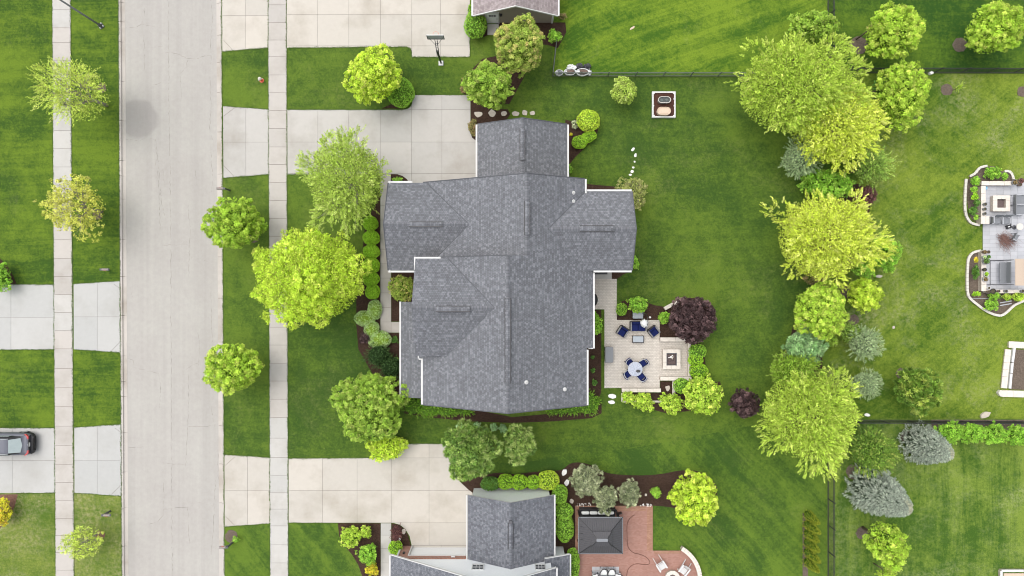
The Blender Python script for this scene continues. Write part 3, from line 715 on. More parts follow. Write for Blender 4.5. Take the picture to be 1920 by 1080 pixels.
STY = {   # style, leaf size, leaves per shoot, shoot length, shoots per m2 of plan, lobes, roughness
    'maple':   dict(style='clump', size=0.070, per=34, length=0.20, dens=17, lobes=14, rough=0.075, spread=.64, lr=(.30, .44)),
    'big':     dict(style='clump', size=0.066, per=22, length=0.24, dens=17, lobes=26, rough=0.13, spread=.70, lr=(.22, .36)),
    'locust':  dict(style='spray', size=0.066, per=20, length=0.55, dens=21, lobes=24, rough=0.19, spread=.72, lr=(.22, .36)),
    'sparse':  dict(style='spray', size=0.062, per=16, length=0.75, dens=12, lobes=16, rough=0.22, spread=.70, lr=(.24, .38)),
    'sparsem': dict(style='clump', size=0.07, per=14, length=0.20, dens=11, lobes=16, rough=0.2, spread=.70, lr=(.22, .36)),
    'birch':   dict(style='spray', size=0.064, per=17, length=0.55, dens=24, lobes=20, rough=0.18, spread=.66, lr=(.26, .40)),
    'shrub':   dict(style='clump', size=0.06, per=14, length=0.14, dens=34, lobes=9, rough=0.12, spread=.58, lr=(.36, .5)),
    'fine':    dict(style='clump', size=0.036, per=3, length=0.035, dens=430, lobes=6, rough=0.05, spread=.35, lr=(.5, .66)),
    'spruce':  dict(style='needle', size=0.085, per=14, length=0.42, dens=26, lobes=0, rough=0.14),
    'fir':     dict(style='needle', size=0.075, per=16, length=0.32, dens=44, lobes=10, rough=0.14, spread=.6, lr=(.34, .48)),
    'pine':    dict(style='candle', size=0.08, per=34, length=0.36, dens=20, lobes=12, rough=0.14, spread=.62, lr=(.32, .44)),
    'yew':     dict(style='needle', size=0.06, per=12, length=0.24, dens=40, lobes=8, rough=0.16, spread=.5, lr=(.4, .55)),
}

def twigs(rng, rad, base_z, n, thin, mat, parent, P0):
    """limbs that fork from the trunk's top towards the crown's shoots"""
    b = MB(); k = min(n, len(P0)); sel = rng.choice(len(P0), k, replace=False)
    nl = 7; limbs = []
    for i in range(nl):
        a = 2 * math.pi * (i + rng.uniform(-.2, .2)) / nl; z = rng.uniform(-.25, .55)
        e = np.array([math.cos(a) * rad[0] * .55, math.sin(a) * rad[1] * .55, z * rad[2]])
        s = np.array([0, 0, base_z + rng.uniform(0.1, .5) * (0 - base_z)])
        m = (s + e) * .5 + np.array([0, 0, rad[2] * .08]) + rng.normal(0, .06, 3) * rad[0]
        limbs.append((s, m, e)); b.tube([tuple(s), tuple(m), tuple(e)], [thin * 2.6, thin * 1.8, thin], 5, cap=False)
    for j in sel:
        q = P0[j]; L = min(limbs, key=lambda l: np.linalg.norm((l[2] - q)[:2])); s = L[1] * .4 + L[2] * .6 if rng.uniform() < .5 else L[1]
        m = (s + q) * .5 + rng.normal(0, .05, 3) * rad[0]
        b.tube([tuple(s), tuple(m), tuple(q)], [thin * .8, thin * .5, thin * .2], 3, cap=False)
    return b.build('branch', mat, parent)

FOL = {}
def pal(name, a, b, tip, **kw): FOL[name] = m_leaf(name, a, b, tip, **kw)
pal('lime_locust', (0.33, 0.46, 0.055), (0.51, 0.63, 0.095), (0.67, 0.74, 0.18))
pal('gold_locust', (0.49, 0.58, 0.06), (0.66, 0.71, 0.11), (0.80, 0.81, 0.24))
pal('yellow_maple', (0.50, 0.52, 0.09), (0.62, 0.61, 0.13), (0.60, 0.58, 0.16))
pal('sparse_green', (0.44, 0.56, 0.09), (0.56, 0.65, 0.12), (0.60, 0.62, 0.18))
pal('birch_green', (0.31, 0.43, 0.065), (0.46, 0.57, 0.11), (0.60, 0.68, 0.21))
pal('maple_green', (0.25, 0.41, 0.035), (0.39, 0.55, 0.055), (0.50, 0.62, 0.09))
pal('maple_lime', (0.30, 0.47, 0.04), (0.47, 0.63, 0.07), (0.62, 0.70, 0.13))
pal('maple_gold', (0.36, 0.52, 0.035), (0.54, 0.67, 0.06), (0.70, 0.76, 0.14))
pal('olive_green', (0.20, 0.34, 0.035), (0.33, 0.48, 0.06), (0.46, 0.56, 0.12))
pal('olive_rust', (0.25, 0.35, 0.05), (0.38, 0.48, 0.085), (0.54, 0.46, 0.16))
pal('deep_green', (0.06, 0.16, 0.025), (0.12, 0.26, 0.04), (0.20, 0.36, 0.07))
pal('clipped_green', (0.27, 0.50, 0.025), (0.36, 0.60, 0.04), (0.42, 0.64, 0.06))
pal('fresh_green', (0.19, 0.40, 0.035), (0.30, 0.54, 0.055), (0.42, 0.62, 0.09))
pal('bright_lime', (0.42, 0.60, 0.04), (0.56, 0.70, 0.06), (0.66, 0.74, 0.12))
pal('hosta', (0.30, 0.48, 0.12), (0.46, 0.60, 0.26), (0.62, 0.70, 0.42))
pal('purple', (0.028, 0.014, 0.015), (0.075, 0.042, 0.042), (0.18, 0.11, 0.11), trans=0.12)
pal('dark_red', (0.07, 0.025, 0.025), (0.15, 0.06, 0.06), (0.24, 0.12, 0.10), trans=0.12)
pal('blue_spruce', (0.30, 0.35, 0.29), (0.58, 0.63, 0.54), (0.72, 0.60, 0.40), trans=0.12)
pal('sage_spruce', (0.26, 0.36, 0.18), (0.38, 0.48, 0.25), (0.52, 0.60, 0.36), trans=0.12)
pal('blue_green', (0.22, 0.40, 0.16), (0.37, 0.56, 0.25), (0.50, 0.66, 0.34), trans=0.12)
pal('pine_green', (0.13, 0.25, 0.05), (0.29, 0.43, 0.09), (0.52, 0.62, 0.22), trans=0.1)
pal('dwarf_pine', (0.18, 0.22, 0.11), (0.42, 0.46, 0.27), (0.66, 0.68, 0.46), trans=0.1)
pal('dark_conifer', (0.11, 0.21, 0.03), (0.22, 0.36, 0.05), (0.50, 0.58, 0.13), trans=0.12)
pal('conifer_green', (0.20, 0.34, 0.055), (0.31, 0.46, 0.08), (0.44, 0.54, 0.12), trans=0.14)
pal('yew_dark', (0.035, 0.08, 0.02), (0.07, 0.14, 0.035), (0.15, 0.24, 0.07), trans=0.08)
pal('gold_shrub', (0.50, 0.50, 0.03), (0.66, 0.60, 0.04), (0.74, 0.52, 0.06))
pal('twiggy', (0.28, 0.32, 0.09), (0.40, 0.42, 0.13), (0.46, 0.42, 0.20))
pal('golden_cypress', (0.20, 0.26, 0.02), (0.34, 0.38, 0.035), (0.46, 0.48, 0.06), trans=.1)
pal('rust', (0.22, 0.19, 0.07), (0.30, 0.28, 0.10), (0.36, 0.22, 0.12))
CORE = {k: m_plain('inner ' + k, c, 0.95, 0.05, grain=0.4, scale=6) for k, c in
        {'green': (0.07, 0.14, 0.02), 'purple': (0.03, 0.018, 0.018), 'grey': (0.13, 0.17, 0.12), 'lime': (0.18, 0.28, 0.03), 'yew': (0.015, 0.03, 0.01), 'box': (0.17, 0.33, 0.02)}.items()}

NPLANT = [0]
def plant(px, py, rx, ry, top, sty, col, name, label, cat='tree', group=None, rz=None, shape='round', dens=1.0, core=None, trunk=True, size=1.0, rot=0.0, tipamt=0.3, seed=None, ntw=None, bark='bark', low=0.05, base=None, stuff=False, lobes=None):
    """px, py: middle of the crown's outline; rx, ry half sizes (photo pixels); top: height of its top"""
    NPLANT[0] += 1
    rng = np.random.default_rng(seed or 1000 + NPLANT[0] * 7)
    S = STY[sty]
    rz = rz or max(0.25, min((top - low) / 2 * .92, (rx + ry) / 2 * (0.052 if sty == 'maple' else 0.045 if sty != 'fine' else .038)))
    hc = top - rz
    a, b_ = perspective_radii(px, py, rx, ry, hc, rz)
    L = S['length'] * size
    if sty == 'fine' and shape == 'round': shape = 'ball'
    if sty in ('locust', 'big'): a *= 1.09; b_ *= 1.09
    if sty in ('fir', 'pine'): a *= 1.06; b_ *= 1.06
    if sty in ('spruce', 'locust', 'sparse', 'birch', 'needle'): k_in = 0.5 * L
    else: k_in = 0.35 * L
    R3 = np.array([max(a - k_in, a * .55), max(b_ - k_in, b_ * .55), rz])
    X, Y = P(px, py, hc + .32 * rz)
    t = empty(name, (X, Y, 0), rot, label, cat, group)
    area = math.pi * a * b_
    n = int(S['dens'] * dens * area * (1.35 if rz > 1.2 else 1.15) / size ** 1.4) + 12
    P0, D = crown_shoots(rng, R3, n, lobes or S['lobes'], S.get('spread', .6), S.get('lr', (.3, .5)), -0.35 if sty != 'fine' else -0.6, shape, S['rough'], sty in ('locust', 'big', 'sparse', 'birch'))
    C, N, T, la, lb, tint = leaves(rng, P0, D, S['style'], S['size'] * size, S['per'], L, tipamt)
    # leaves inside the crown, so that it is not a hollow shell
    m = int(len(C) * 0.42)
    Q = rand_dirs(rng, m, -0.6) * (rng.uniform(0.12, 0.72, m) ** 0.5)[:, None] * R3 if shape != 'cone' else P0[rng.integers(0, len(P0), m)] * rng.uniform(.3, .85, m)[:, None] * np.array([1, 1, 1.0])
    if shape == 'cone': Q[:, 2] = P0[rng.integers(0, len(P0), m)][:, 2] * 0.8 - R3[2] * .2; Q[:, :2] *= .6
    nn = unit(np.array([0, 0, 1.0]) + rng.normal(0, .5, (m, 3))); tt = unit(np.cross(nn, rng.normal(0, 1, (m, 3))))
    ti = np.stack([rng.uniform(0, 1, m), np.zeros(m), rng.uniform(0, 1, m)], 1)
    sz = S['size'] * size
    C = np.concatenate([C, Q]); N = np.concatenate([N, nn]); T = np.concatenate([T, tt])
    la = np.concatenate([np.broadcast_to(la, len(C) - m), np.full(m, sz * 1.1)]); lb = np.concatenate([np.broadcast_to(lb, len(C) - m), np.full(m, sz * .6)])
    tint = np.concatenate([tint, ti])
    C = C + np.array([0, 0, hc]); C[:, 2] = np.maximum(C[:, 2], 0.05)
    leaf_mesh('crown' if cat in ('tree', 'conifer') else 'foliage', C, N, T, la, lb, tint, FOL[col], t)
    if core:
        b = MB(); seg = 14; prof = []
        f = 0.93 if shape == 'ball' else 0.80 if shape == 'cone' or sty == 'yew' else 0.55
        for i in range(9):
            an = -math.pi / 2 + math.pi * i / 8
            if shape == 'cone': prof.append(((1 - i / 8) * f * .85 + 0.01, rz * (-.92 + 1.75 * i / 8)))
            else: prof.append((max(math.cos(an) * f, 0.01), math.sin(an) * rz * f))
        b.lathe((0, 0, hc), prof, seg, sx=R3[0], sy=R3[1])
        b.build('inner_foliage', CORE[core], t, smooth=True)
    if trunk:
        b = MB(); r0 = max(0.02, 0.016 * top)
        lean = rng.normal(0, .03, 2)
        b.tube([(0, 0, -0.05), (lean[0], lean[1], hc * .5), (lean[0] * 2, lean[1] * 2, hc), (lean[0] * 2, lean[1] * 2, hc + rz * .4)], [r0 * 1.35, r0, r0 * .75, r0 * .3], 8)
        b.build('trunk', M[bark], t, smooth=True)
        nt = ntw if ntw is not None else (45 if top > 3.5 else 20)
        if nt and shape == 'round':
            br = twigs(rng, R3, -rz * .9, nt, r0 * .28, M[bark], t, P0)
            for vtx in br.data.vertices: vtx.co.z += hc
    return t
# ---------------------------------------------------------------- houses
def roof_plane(b, poly, hfun, updir, thick=0.16, mat=0, edge=1):
    """poly: plan points; hfun(x, y) -> height; updir: plan direction up the slope. Slab with real thickness and UVs in metres."""
    a = sum(poly[i][0] * poly[(i + 1) % len(poly)][1] - poly[(i + 1) % len(poly)][0] * poly[i][1] for i in range(len(poly)))
    if a < 0: poly = poly[::-1]
    u = Vector((*updir, 0)).normalized(); e = Vector((-u.y, u.x, 0))
    sl = hfun(u.x, u.y) - hfun(0, 0); k = math.sqrt(1 + sl * sl)
    top = [(x, y, hfun(x, y)) for x, y in poly]; bot = [(x, y, z - thick) for x, y, z in top]
    b.face(top, mat, [((x * e.x + y * e.y), (x * u.x + y * u.y) * k) for x, y in poly])
    b.face(bot[::-1], edge, [(0, 0)] * len(poly))
    n = len(poly)
    for i in range(n):
        j = (i + 1) % n
        b.face([bot[i], bot[j], top[j], top[i]], edge, [(0, 0)] * 4)

def gutter(parent, p0, p1, z, w=0.13, hgt=0.11, mat='white'):
    """an open trough with a front lip; p0-p1 is its outer line"""
    w *= .8; b = MB(); d = Vector((p1[0] - p0[0], p1[1] - p0[1])); L = d.length; a = math.atan2(d.y, d.x)
    c = ((p0[0] + p1[0]) / 2, (p0[1] + p1[1]) / 2)
    nrm = Vector((-math.sin(a), math.cos(a)))
    b.box((c[0], c[1], z - hgt + 0.01), (L, w, 0.02), a)
    for s_ in (-1, 1):
        b.box((c[0] + nrm.x * s_ * (w / 2 - 0.022), c[1] + nrm.y * s_ * (w / 2 - 0.022), z - hgt / 2 + 0.008), (L, 0.044, hgt), a)
    b.box((c[0], c[1], z - 0.012), (L - 0.02, w - 0.09, 0.012), a, 0)
    return b.build('gutter', M[mat], parent, world=True)

def ridge_vent(parent, p0, p1, z, w=0.34, mat='roof', dark='charcoal'):
    d = Vector((p1[0] - p0[0], p1[1] - p0[1])); L = d.length; a = math.atan2(d.y, d.x); ca, sa = math.cos(a), math.sin(a)
    b = MB(); c = ((p0[0] + p1[0]) / 2, (p0[1] + p1[1]) / 2); hw = w / 2
    f = lambda u, v, h: (c[0] + u * ca - v * sa, c[1] + u * sa + v * ca, z + h)
    h1, h0 = 0.075, 0.0
    uvf = lambda q: [(v, u) for u, v in q]
    for s_ in (-1, 1):
        q = [(-L / 2, 0), (L / 2, 0), (L / 2, s_ * hw), (-L / 2, s_ * hw)]
        z_ = [h1, h1, h0 - 0.02, h0 - 0.02]
        pts = [f(u, v, zz) for (u, v), zz in zip(q, z_)]
        if s_ > 0: b.face(pts, 0, uvf(q))
        else: b.face(pts[::-1], 0, uvf(q[::-1]))
        b.face([f(-L / 2, s_ * hw, h0 - 0.02), f(L / 2, s_ * hw, h0 - 0.02), f(L / 2, s_ * (hw - .01), h0 - 0.14), f(-L / 2, s_ * (hw - .01), h0 - 0.14)][::-s_ or 1], 1, [(0, 0)] * 4)
    for s_ in (-1, 1):
        pts = [f(s_ * L / 2, -hw, h0 - 0.02), f(s_ * L / 2, 0, h1), f(s_ * L / 2, hw, h0 - 0.02), f(s_ * L / 2, hw - .01, h0 - .14), f(s_ * L / 2, -hw + .01, h0 - .14)]
        b.face(pts if s_ < 0 else pts[::-1], 1, [(0, 0)] * 5)
    v = b.build('ridge_vent', [M[mat], M[dark]], parent, world=True)
    # dark slots along both sides
    for s_ in (-1, 1):
        m = MB(); m.box((c[0] - sa * s_ * (hw + 0.025), c[1] + ca * s_ * (hw + 0.025), z - 0.05), (L, 0.055, 0.07), a)
        m.build('vent_slot', M['dark'], v.parent, world=True)
    return v

def roof_caps(parent, p0, p1, z0, z1, w=0.24, mat='roof', n=None):
    """overlapping ridge shingles"""
    a0, a1 = Vector((*p0, z0)), Vector((*p1, z1)); d = a1 - a0; L = d.length; n = n or max(3, int(L / 0.26))
    ang = math.atan2(d.y, d.x); px_, py_ = -math.sin(ang) * w / 2, math.cos(ang) * w / 2
    b = MB()
    for i in range(n):
        s = a0 + d * (i / n); e = a0 + d * ((i + 1.05) / n); lift = 0.028
        for sg in (-1, 1):
            q = [(s.x, s.y, s.z + lift), (e.x, e.y, e.z + lift - 0.012), (e.x + sg * px_, e.y + sg * py_, e.z - 0.045), (s.x + sg * px_, s.y + sg * py_, s.z - 0.033)]
            u = i * 1.37
            uv = [(u, 0), (u + .24, 0), (u + .24, .12), (u, .12)]
            b.face(q if sg > 0 else q[::-1], 0, uv if sg > 0 else uv[::-1])
    o = b.build('ridge_cap', M[mat], parent, world=True)
    o['kind'] = 'stuff'
    return o

def vent_pipe(parent, x, y, hf, r=0.06, rb=0.13):
    wx, wy = P(x, y, hf); b = MB()
    b.lathe((wx, wy, hf - 0.1), [(rb, 0), (rb, .12), (rb * .8, .16), (r, .2), (r, .42), (r * .75, .42), (r * .75, .3)], 14)
    return b.build('vent_pipe', M['white'], parent, world=True)

def window(parent, c, w, h, axis, out, cols=3, rows=2, frame='white'):
    """axis 'x' or 'y': wall direction; out: +1/-1 outward side"""
    b = MB(); fw = 0.07
    def bx(u, z, du, dz, depth, off):
        if axis == 'x': b.box((c[0] + u, c[1] + out * off, c[2] + z), (du, depth, dz))
        else: b.box((c[0] + out * off, c[1] + u, c[2] + z), (depth, du, dz))
    for s_ in (-1, 1):
        bx(s_ * (w / 2 + fw / 2), 0, fw, h + 2 * fw, 0.07, 0.035); bx(0, s_ * (h / 2 + fw / 2), w, fw, 0.07, 0.035)
    for i in range(1, cols): bx(-w / 2 + w * i / cols, 0, 0.03, h, 0.03, 0.028)
    for i in range(1, rows): bx(0, -h / 2 + h * i / rows, w, 0.03 if rows > 2 else 0.05, 0.03, 0.031)
    fr = b.build('window', M[frame], parent, world=True)
    g = MB(); b = g
    bx(0, 0, w, h, 0.012, 0.008)
    g.build('pane', M['glass'], fr, world=True)
    return fr
M['glass'] = m_plain('dark window glass', (0.06, 0.07, 0.08), 0.08, 0.9, grain=0.02)
M['brickwall'] = m_brick('red brick', (0.28, 0.105, 0.07), (0.37, 0.16, 0.11), (0.40, 0.34, 0.30), 0.215, 0.075, 0.012, plane='XZ', coords='World')
M['stonewall'] = m_plain('house wall', (0.52, 0.47, 0.41), 0.8, 0.2, grain=0.1, scale=3)
M['beige'] = m_plain('beige siding', (0.33, 0.28, 0.235), 0.7, 0.2, grain=0.06)
M['door_white'] = m_plain('white door paint', (0.78, 0.79, 0.80), 0.4, 0.4, grain=0.04)

def gable_walls(b, x0, x1, y0, y1, axis, c, hr, slope, z0=0.0, gap=0.17):
    """pentagon-ended box under a gable; axis 'x': ridge runs along x"""
    f = lambda d: hr - slope * abs(d) - gap
    if axis == 'x':
        prof = [(y0, z0), (y1, z0), (y1, f(y1 - c)), (c, f(0)), (y0, f(y0 - c))]
        A = [(x0, y, z) for y, z in prof]; B = [(x1, y, z) for y, z in prof]
    else:
        prof = [(x0, z0), (x1, z0), (x1, f(x1 - c)), (c, f(0)), (x0, f(x0 - c))]
        A = [(x, y1, z) for x, z in prof]; B = [(x, y0, z) for x, z in prof]
    b.face(A[::-1]); b.face(B)
    for i in range(5):
        j = (i + 1) % 5
        b.face([A[i], A[j], B[j], B[i]])

S = 0.55
# ---- the house in the middle
H = empty('house', (0.5, -0.5, 0), 0, 'large two-storey house under a slate grey shingled roof with many gables, in the middle', 'house')
hE = lambda x, y: 9.69 - S * x
hW4 = lambda x, y: 10.02 + S * x
S2 = 0.52
hW2 = lambda x, y: 9.10 - S2 * (1.07 - x)
b = MB(); roof_plane(b, [(1.07, 8.21), (5.48, 8.21), (5.48, 1.4), (6.14, 1.4), (6.14, -4.53), (5.63, -4.53), (5.63, -8.83), (-.3, -8.83), (-.3, 2.3), (1.07, 2.3)], hE, (-1, 0))
b.build('roof', [M['roof'], M['white']], H, world=True)['label'] = 'long east slope of the main roof'
b = MB(); roof_plane(b, [(-.3, 2.3), (-7.2, 2.3), (-7.06, -5.35), (-6.75, -5.35), (-6.75, -8.83), (-.3, -8.83)], hW4, (1, 0))
b.build('roof', [M['roof'], M['white']], H, world=True)['label'] = 'west slope of the main roof'
b = MB(); roof_plane(b, [(1.07, 8.21), (-6.95, 8.21), (-6.95, 2.26), (1.07, 2.26)], hW2, (1, 0))
b.build('roof', [M['roof'], M['white']], H, world=True)['label'] = 'lower west slope of the north gable'
def gable_roof(parent, axis, a0, a1, c, w, hr, slope, mat, label=None, wl=None):
    b = MB(); wl = wl or w
    for s_, ww in ((1, w), (-1, wl)):
        f = (lambda s_: (lambda x, y: hr - slope * ((y if axis == 'x' else x) - c) * s_))(s_)
        e = c + s_ * ww
        poly = [(a0, c), (a1, c), (a1, e), (a0, e)] if axis == 'x' else [(c, a0), (c, a1), (e, a1), (e, a0)]
        roof_plane(b, poly, f, (0, -s_) if axis == 'x' else (-s_, 0))
    o = b.build('roof', [M[mat], M['white']], parent, world=True)
    if label: o['label'] = label
    return o
gable_roof(H, 'x', -9.62, -2.6, 4.77, 3.41, 6.88, S, 'roof', 'front gable over the garage side, ridge towards the street')
gable_roof(H, 'x', 2.2, 9.05, 4.3, 2.98, 8.24, S, 'roof', 'rear gable facing the garden')
gable_roof(H, 'x', -7.17, -0.9, -1.42, 3.62, 9.35, S, 'roof', 'upper front gable over the porch')
gable_roof(H, 'y', 13.22, 7.6, 0.83, 3.62, 4.98, S, 'roof', 'low gable of the single-storey north wing')
b = MB(); roof_plane(b, [(-8.97, -1.12), (-6.6, -1.12), (-6.6, -8.80), (-8.97, -8.80)], lambda x, y: 2.95 + 0.42 * (x + 8.97), (1, 0))
b.build('roof', [M['roof'], M['white']], H, world=True)['label'] = 'narrow lean-to roof over the front porch'
b = MB()
gable_walls(b, -6.45, 5.2, -8.5, 2.1, 'y', -.3, 9.5, S); gable_walls(b, -6.3, 5.0, 2.1, 7.9, 'y', 1.07, 8.85, .56)
o = b.build('wall', M['stonewall'], H, world=True)
for args in ((-9.2, -3.5, 1.75, 7.8, 'x', 4.77, 6.88, S), (3.0, 8.7, 1.7, 6.9, 'x', 4.3, 8.24, S), (-6.85, -3, -4.65, 1.85, 'x', -1.42, 9.35, S), (-2.4, 4.05, 7.7, 12.9, 'y', .83, 4.98, S)):
    b = MB(); gable_walls(b, *args); b.build('wall', M['stonewall'], H, world=True)
b = MB(); b.prism([(4.9, 1.5), (5.83, 1.5), (5.83, -4.4), (4.9, -4.4)], 0, 6.2); b.build('wall', M['stonewall'], H, world=True)
for y in (-1.5, -3.9, -6.3, -8.6):       # porch posts under the lean-to
    b = MB(); b.box((-8.7, y, 1.38), (.22, .22, 2.76)); b.build('porch_post', M['white'], H, world=True, bevel=.01)
z7, z3, z4, z5, z1 = 6.88 - S * 3.41, 8.24 - S * 2.98, 0, 9.35 - S * 3.62, 4.98 - S * 3.62
gutter(H, (-9.62, 8.25), (-7.75, 8.25), z7, .17); gutter(H, (-9.62, 1.28), (-7.3, 1.28), z7 - .01, .17)
gutter(H, (-9.5, 8.33), (-9.5, 6.9), z7 + .02, .1); gutter(H, (-9.5, 1.2), (-9.5, 2.3), z7 + .02, .1)
gutter(H, (5.55, 8.2), (5.55, 6.75), hE(5.48, 0), .16)
gutter(H, (5.65, 7.36), (9.02, 7.36), z3, .16); gutter(H, (6.15, 1.25), (9.02, 1.25), z3, .16)
gutter(H, (6.21, 1.15), (6.21, -4.58), hE(6.14, 0), .15); gutter(H, (5.70, -4.66), (5.70, -8.83), hE(5.63, 0), .16)
gutter(H, (5.8, -4.58), (6.13, -4.58), hE(6.14, 0) - .01, .1)
gutter(H, (-6.83, -5.45), (-6.83, -8.83), hW4(-6.75, 0), .16); gutter(H, (-7.1, -5.41), (-6.75, -5.41), hW4(-7.06, 0), .12); gutter(H, (-7.12, -4.95), (-7.13, -5.36), hW4(-7.06, 0), .10)
gutter(H, (-7.2, 2.25), (-5.3, 2.25), z5, .15); gutter(H, (-7.22, 2.32), (-7.22, 1.35), z5 + .02, .12)
gutter(H, (-9.04, -1.1), (-9.04, -8.75), 2.95, .15)
gutter(H, (-2.87, 13.2), (-2.87, 8.3), z1, .16); gutter(H, (4.53, 13.2), (4.53, 8.3), z1, .16)
for p0, p1, z0, z1_ in (((-.3, -8.83), (-.3, 2.3), 9.855, 9.855), ((1.07, 2.3), (1.07, 8.21), 9.10, 9.10), ((-9.62, 4.77), (-3.2, 4.77), 6.88, 6.88), ((9.05, 4.3), (2.7, 4.3), 8.24, 8.24), ((-7.17, -1.42), (-1.25, -1.42), 9.35, 9.35), ((.83, 13.2), (.83, 8.22), 4.98, 4.98)):
    roof_caps(H, p0, p1, z0 + .01, z1_ + .01)
def valley(parent, pts):
    b = MB()
    for a, c in zip(pts, pts[1:]): b.tube([a, c], .04, 5)
    b.build('valley_strip', M['valley'], parent, world=True)  # dark strip that draws the line where two slopes meet
M['valley'] = m_plain('dark grey roof strips', (0.11, 0.114, 0.124), 0.9, 0.1, grain=.3, scale=3)  # plain dark grey for the valley and rake strips
def vz(f, *ps): return [(x, y, f(x, y) - .012) for x, y in ps]
valley(H, vz(hE, (5.5, 7.25), (2.62, 4.3), (6.15, 1.30)))
valley(H, vz(hW2, (-6.55, 8.1), (-3.22, 4.77), (-6.6, 1.6)))
valley(H, vz(hW4, (-4.75, 2.2), (-1.22, -1.42)))
for pts in ([(1.07, 8.23, 9.12), (5.48, 8.23, 6.69)], [(1.07, 8.23, 9.12), (-6.9, 8.23, 4.97)], [(-.3, 2.32, 9.87), (-5.2, 2.32, 7.18)], [(-.3, -8.85, 9.87), (5.63, -8.85, 6.61)], [(-.3, -8.85, 9.87), (-6.75, -8.85, 6.33)],
            [(-9.64, 4.77, 6.9), (-9.64, 8.16, 5.03)], [(-9.64, 4.77, 6.9), (-9.64, 1.38, 5.03)], [(9.07, 4.3, 8.26), (9.07, 7.26, 6.63)], [(9.07, 4.3, 8.26), (9.07, 1.34, 6.63)], [(.83, 13.24, 5.0), (4.43, 13.24, 3.02)], [(.83, 13.24, 5.0), (-2.77, 13.24, 3.02)]):
    b = MB(); b.tube(pts, .035, 5); b.build('rake_shade_strip', M['valley'], H, world=True)  # dark strips along the rakes, added as painted shade at the roof steps
def vt(x0, y0, x1, y1, hh, **k): ridge_vent(H, P(x0, y0, hh), P(x1, y1, hh), hh + 0.06, **k)
vt(952, 558, 952, 719, 9.87); vt(988.5, 377, 988.5, 441, 9.11); vt(767, 420.5, 830, 420.5, 6.89, w=.30); vt(1087, 428.5, 1152, 428.5, 8.25); vt(817, 579, 882, 579, 9.36); vt(979.5, 241, 979.5, 301, 4.99, w=.34)
for (x, y, hh) in ((1075, 361.5, 7.15), (1075, 377.5, 7.15), (987, 717, 9.2), (1059, 730, 7.6)): vent_pipe(H, x, y, hh, r=.07, rb=.15)
for c in ((-9.2, 4.77, 2.2), (-9.2, 4.77, 4.9)): window(H, c, 1.5, 1.2, 'y', -1)
for y in (-2.9, -0.1): window(H, (-6.85, y, 6.6), .9, 1.4, 'y', -1, 2, 2)
for c in ((8.7, 4.3, 1.6), (8.7, 4.3, 4.8)): window(H, c, 1.8, 1.4, 'y', 1)
for y in (-6.4,): window(H, (5.2, y, 4.6), 1.4, 1.3, 'y', 1)
for y in (-3.2, -.8): window(H, (5.83, y, 4.6), 1.2, 1.3, 'y', 1)
for x in (-4, -1, 2.4): window(H, (x, -8.5, 4.6), 1.1, 1.4, 'x', -1)
for x in (-1.0, 2.6): window(H, (x, 12.9, 1.7), .8, 1.0, 'x', 1)
b = MB(); b.box((-6.475, -2.4, 1.15), (.05, 1.05, 2.1)); b.build('door', M['dark'], H, world=True, bevel=.01)
# back step and mat at the terrace door
b = MB(); b.prism(W([(1112, 509), (1147, 509), (1147, 523), (1112, 523)], .16), 0.005, 0.16); st = tag(b.build('back_step', M['walk_new']), 'broad concrete step with a black mat at the garden door', 'step')
b = MB(); b.prism(W([(1114, 510), (1139, 510), (1139, 514.5), (1114, 514.5)], .17), 0.162, 0.18); tag(b.build('doormat', M['dark']), 'black doormat lying on the broad concrete back step', 'doormat')

# ---- north neighbour
N = empty('house', (0.3, 27, 0), 0, 'beige house with mauve grey shingles and a white side door at the top edge', 'house')
gable_roof(N, 'y', 22.15, 36, .28, 3.45, 4.5, S, 'roof_north')
for s_, sp in ((-1, -3.17), (1, 3.73)): gutter(N, (sp + s_ * .07, 22.15), (sp + s_ * .07, 36), 4.5 - S * 3.45, .16)
for s_ in (-1, 1):                                       # white rake boards
    b = MB(); x1 = .28 + s_ * 3.45
    b.face([(.28, 22.12, 4.34), (x1, 22.12, 4.34 - S * 3.45), (x1, 22.12, 4.52 - S * 3.45), (.28, 22.12, 4.52)][::s_])
    b.face([(.28, 22.16, 4.34), (x1, 22.16, 4.34 - S * 3.45), (x1, 22.16, 4.52 - S * 3.45), (.28, 22.16, 4.52)][::-s_])
    b.face([(.28, 22.12, 4.52), (x1, 22.12, 4.52 - S * 3.45), (x1, 22.18, 4.525 - S * 3.45), (.28, 22.18, 4.525)][::s_])
    b.build('rake_board', M['white'], N, world=True)
b = MB(); gable_walls(b, -2.85, 3.4, 22.6, 35.8, 'y', .28, 4.5, S); b.build('wall', M['beige'], N, world=True)
for x in (-2.85, 3.4):
    b = MB(); b.box((x, 22.62, 1.2), (.16, .16, 2.4)); b.build('corner_board', M['white'], N, world=True)
dx0, dx1 = P(912, 45, 0)[0], P(936, 45, 0)[0]; dc = (dx0 + dx1) / 2
b = MB()
for s_ in (-1, 1): b.box((dc + s_ * .52, 22.56, 1.04), (.10, .07, 2.08))
b.box((dc, 22.56, 2.13), (1.14, .08, .12))
dr = b.build('door', M['white'], N, world=True)
b = MB(); b.box((dc, 22.575, 1.03), (.93, .05, 2.02)); b.box((dc, 22.545, .6), (.66, .02, .7)); b.build('door_leaf', M['door_white'], dr, world=True)
b = MB()
for i in range(3):
    for j in range(2): b.box((dc - .2 + .2 * i, 22.54, 1.5 + .17 * j), (.17, .012, .14))
b.build('door_pane', M['glass'], dr, world=True)
b = MB(); b.box((dc + .38, 22.52, 1.0), (.03, .05, .16)); b.build('handle', M['dark'], dr, world=True)
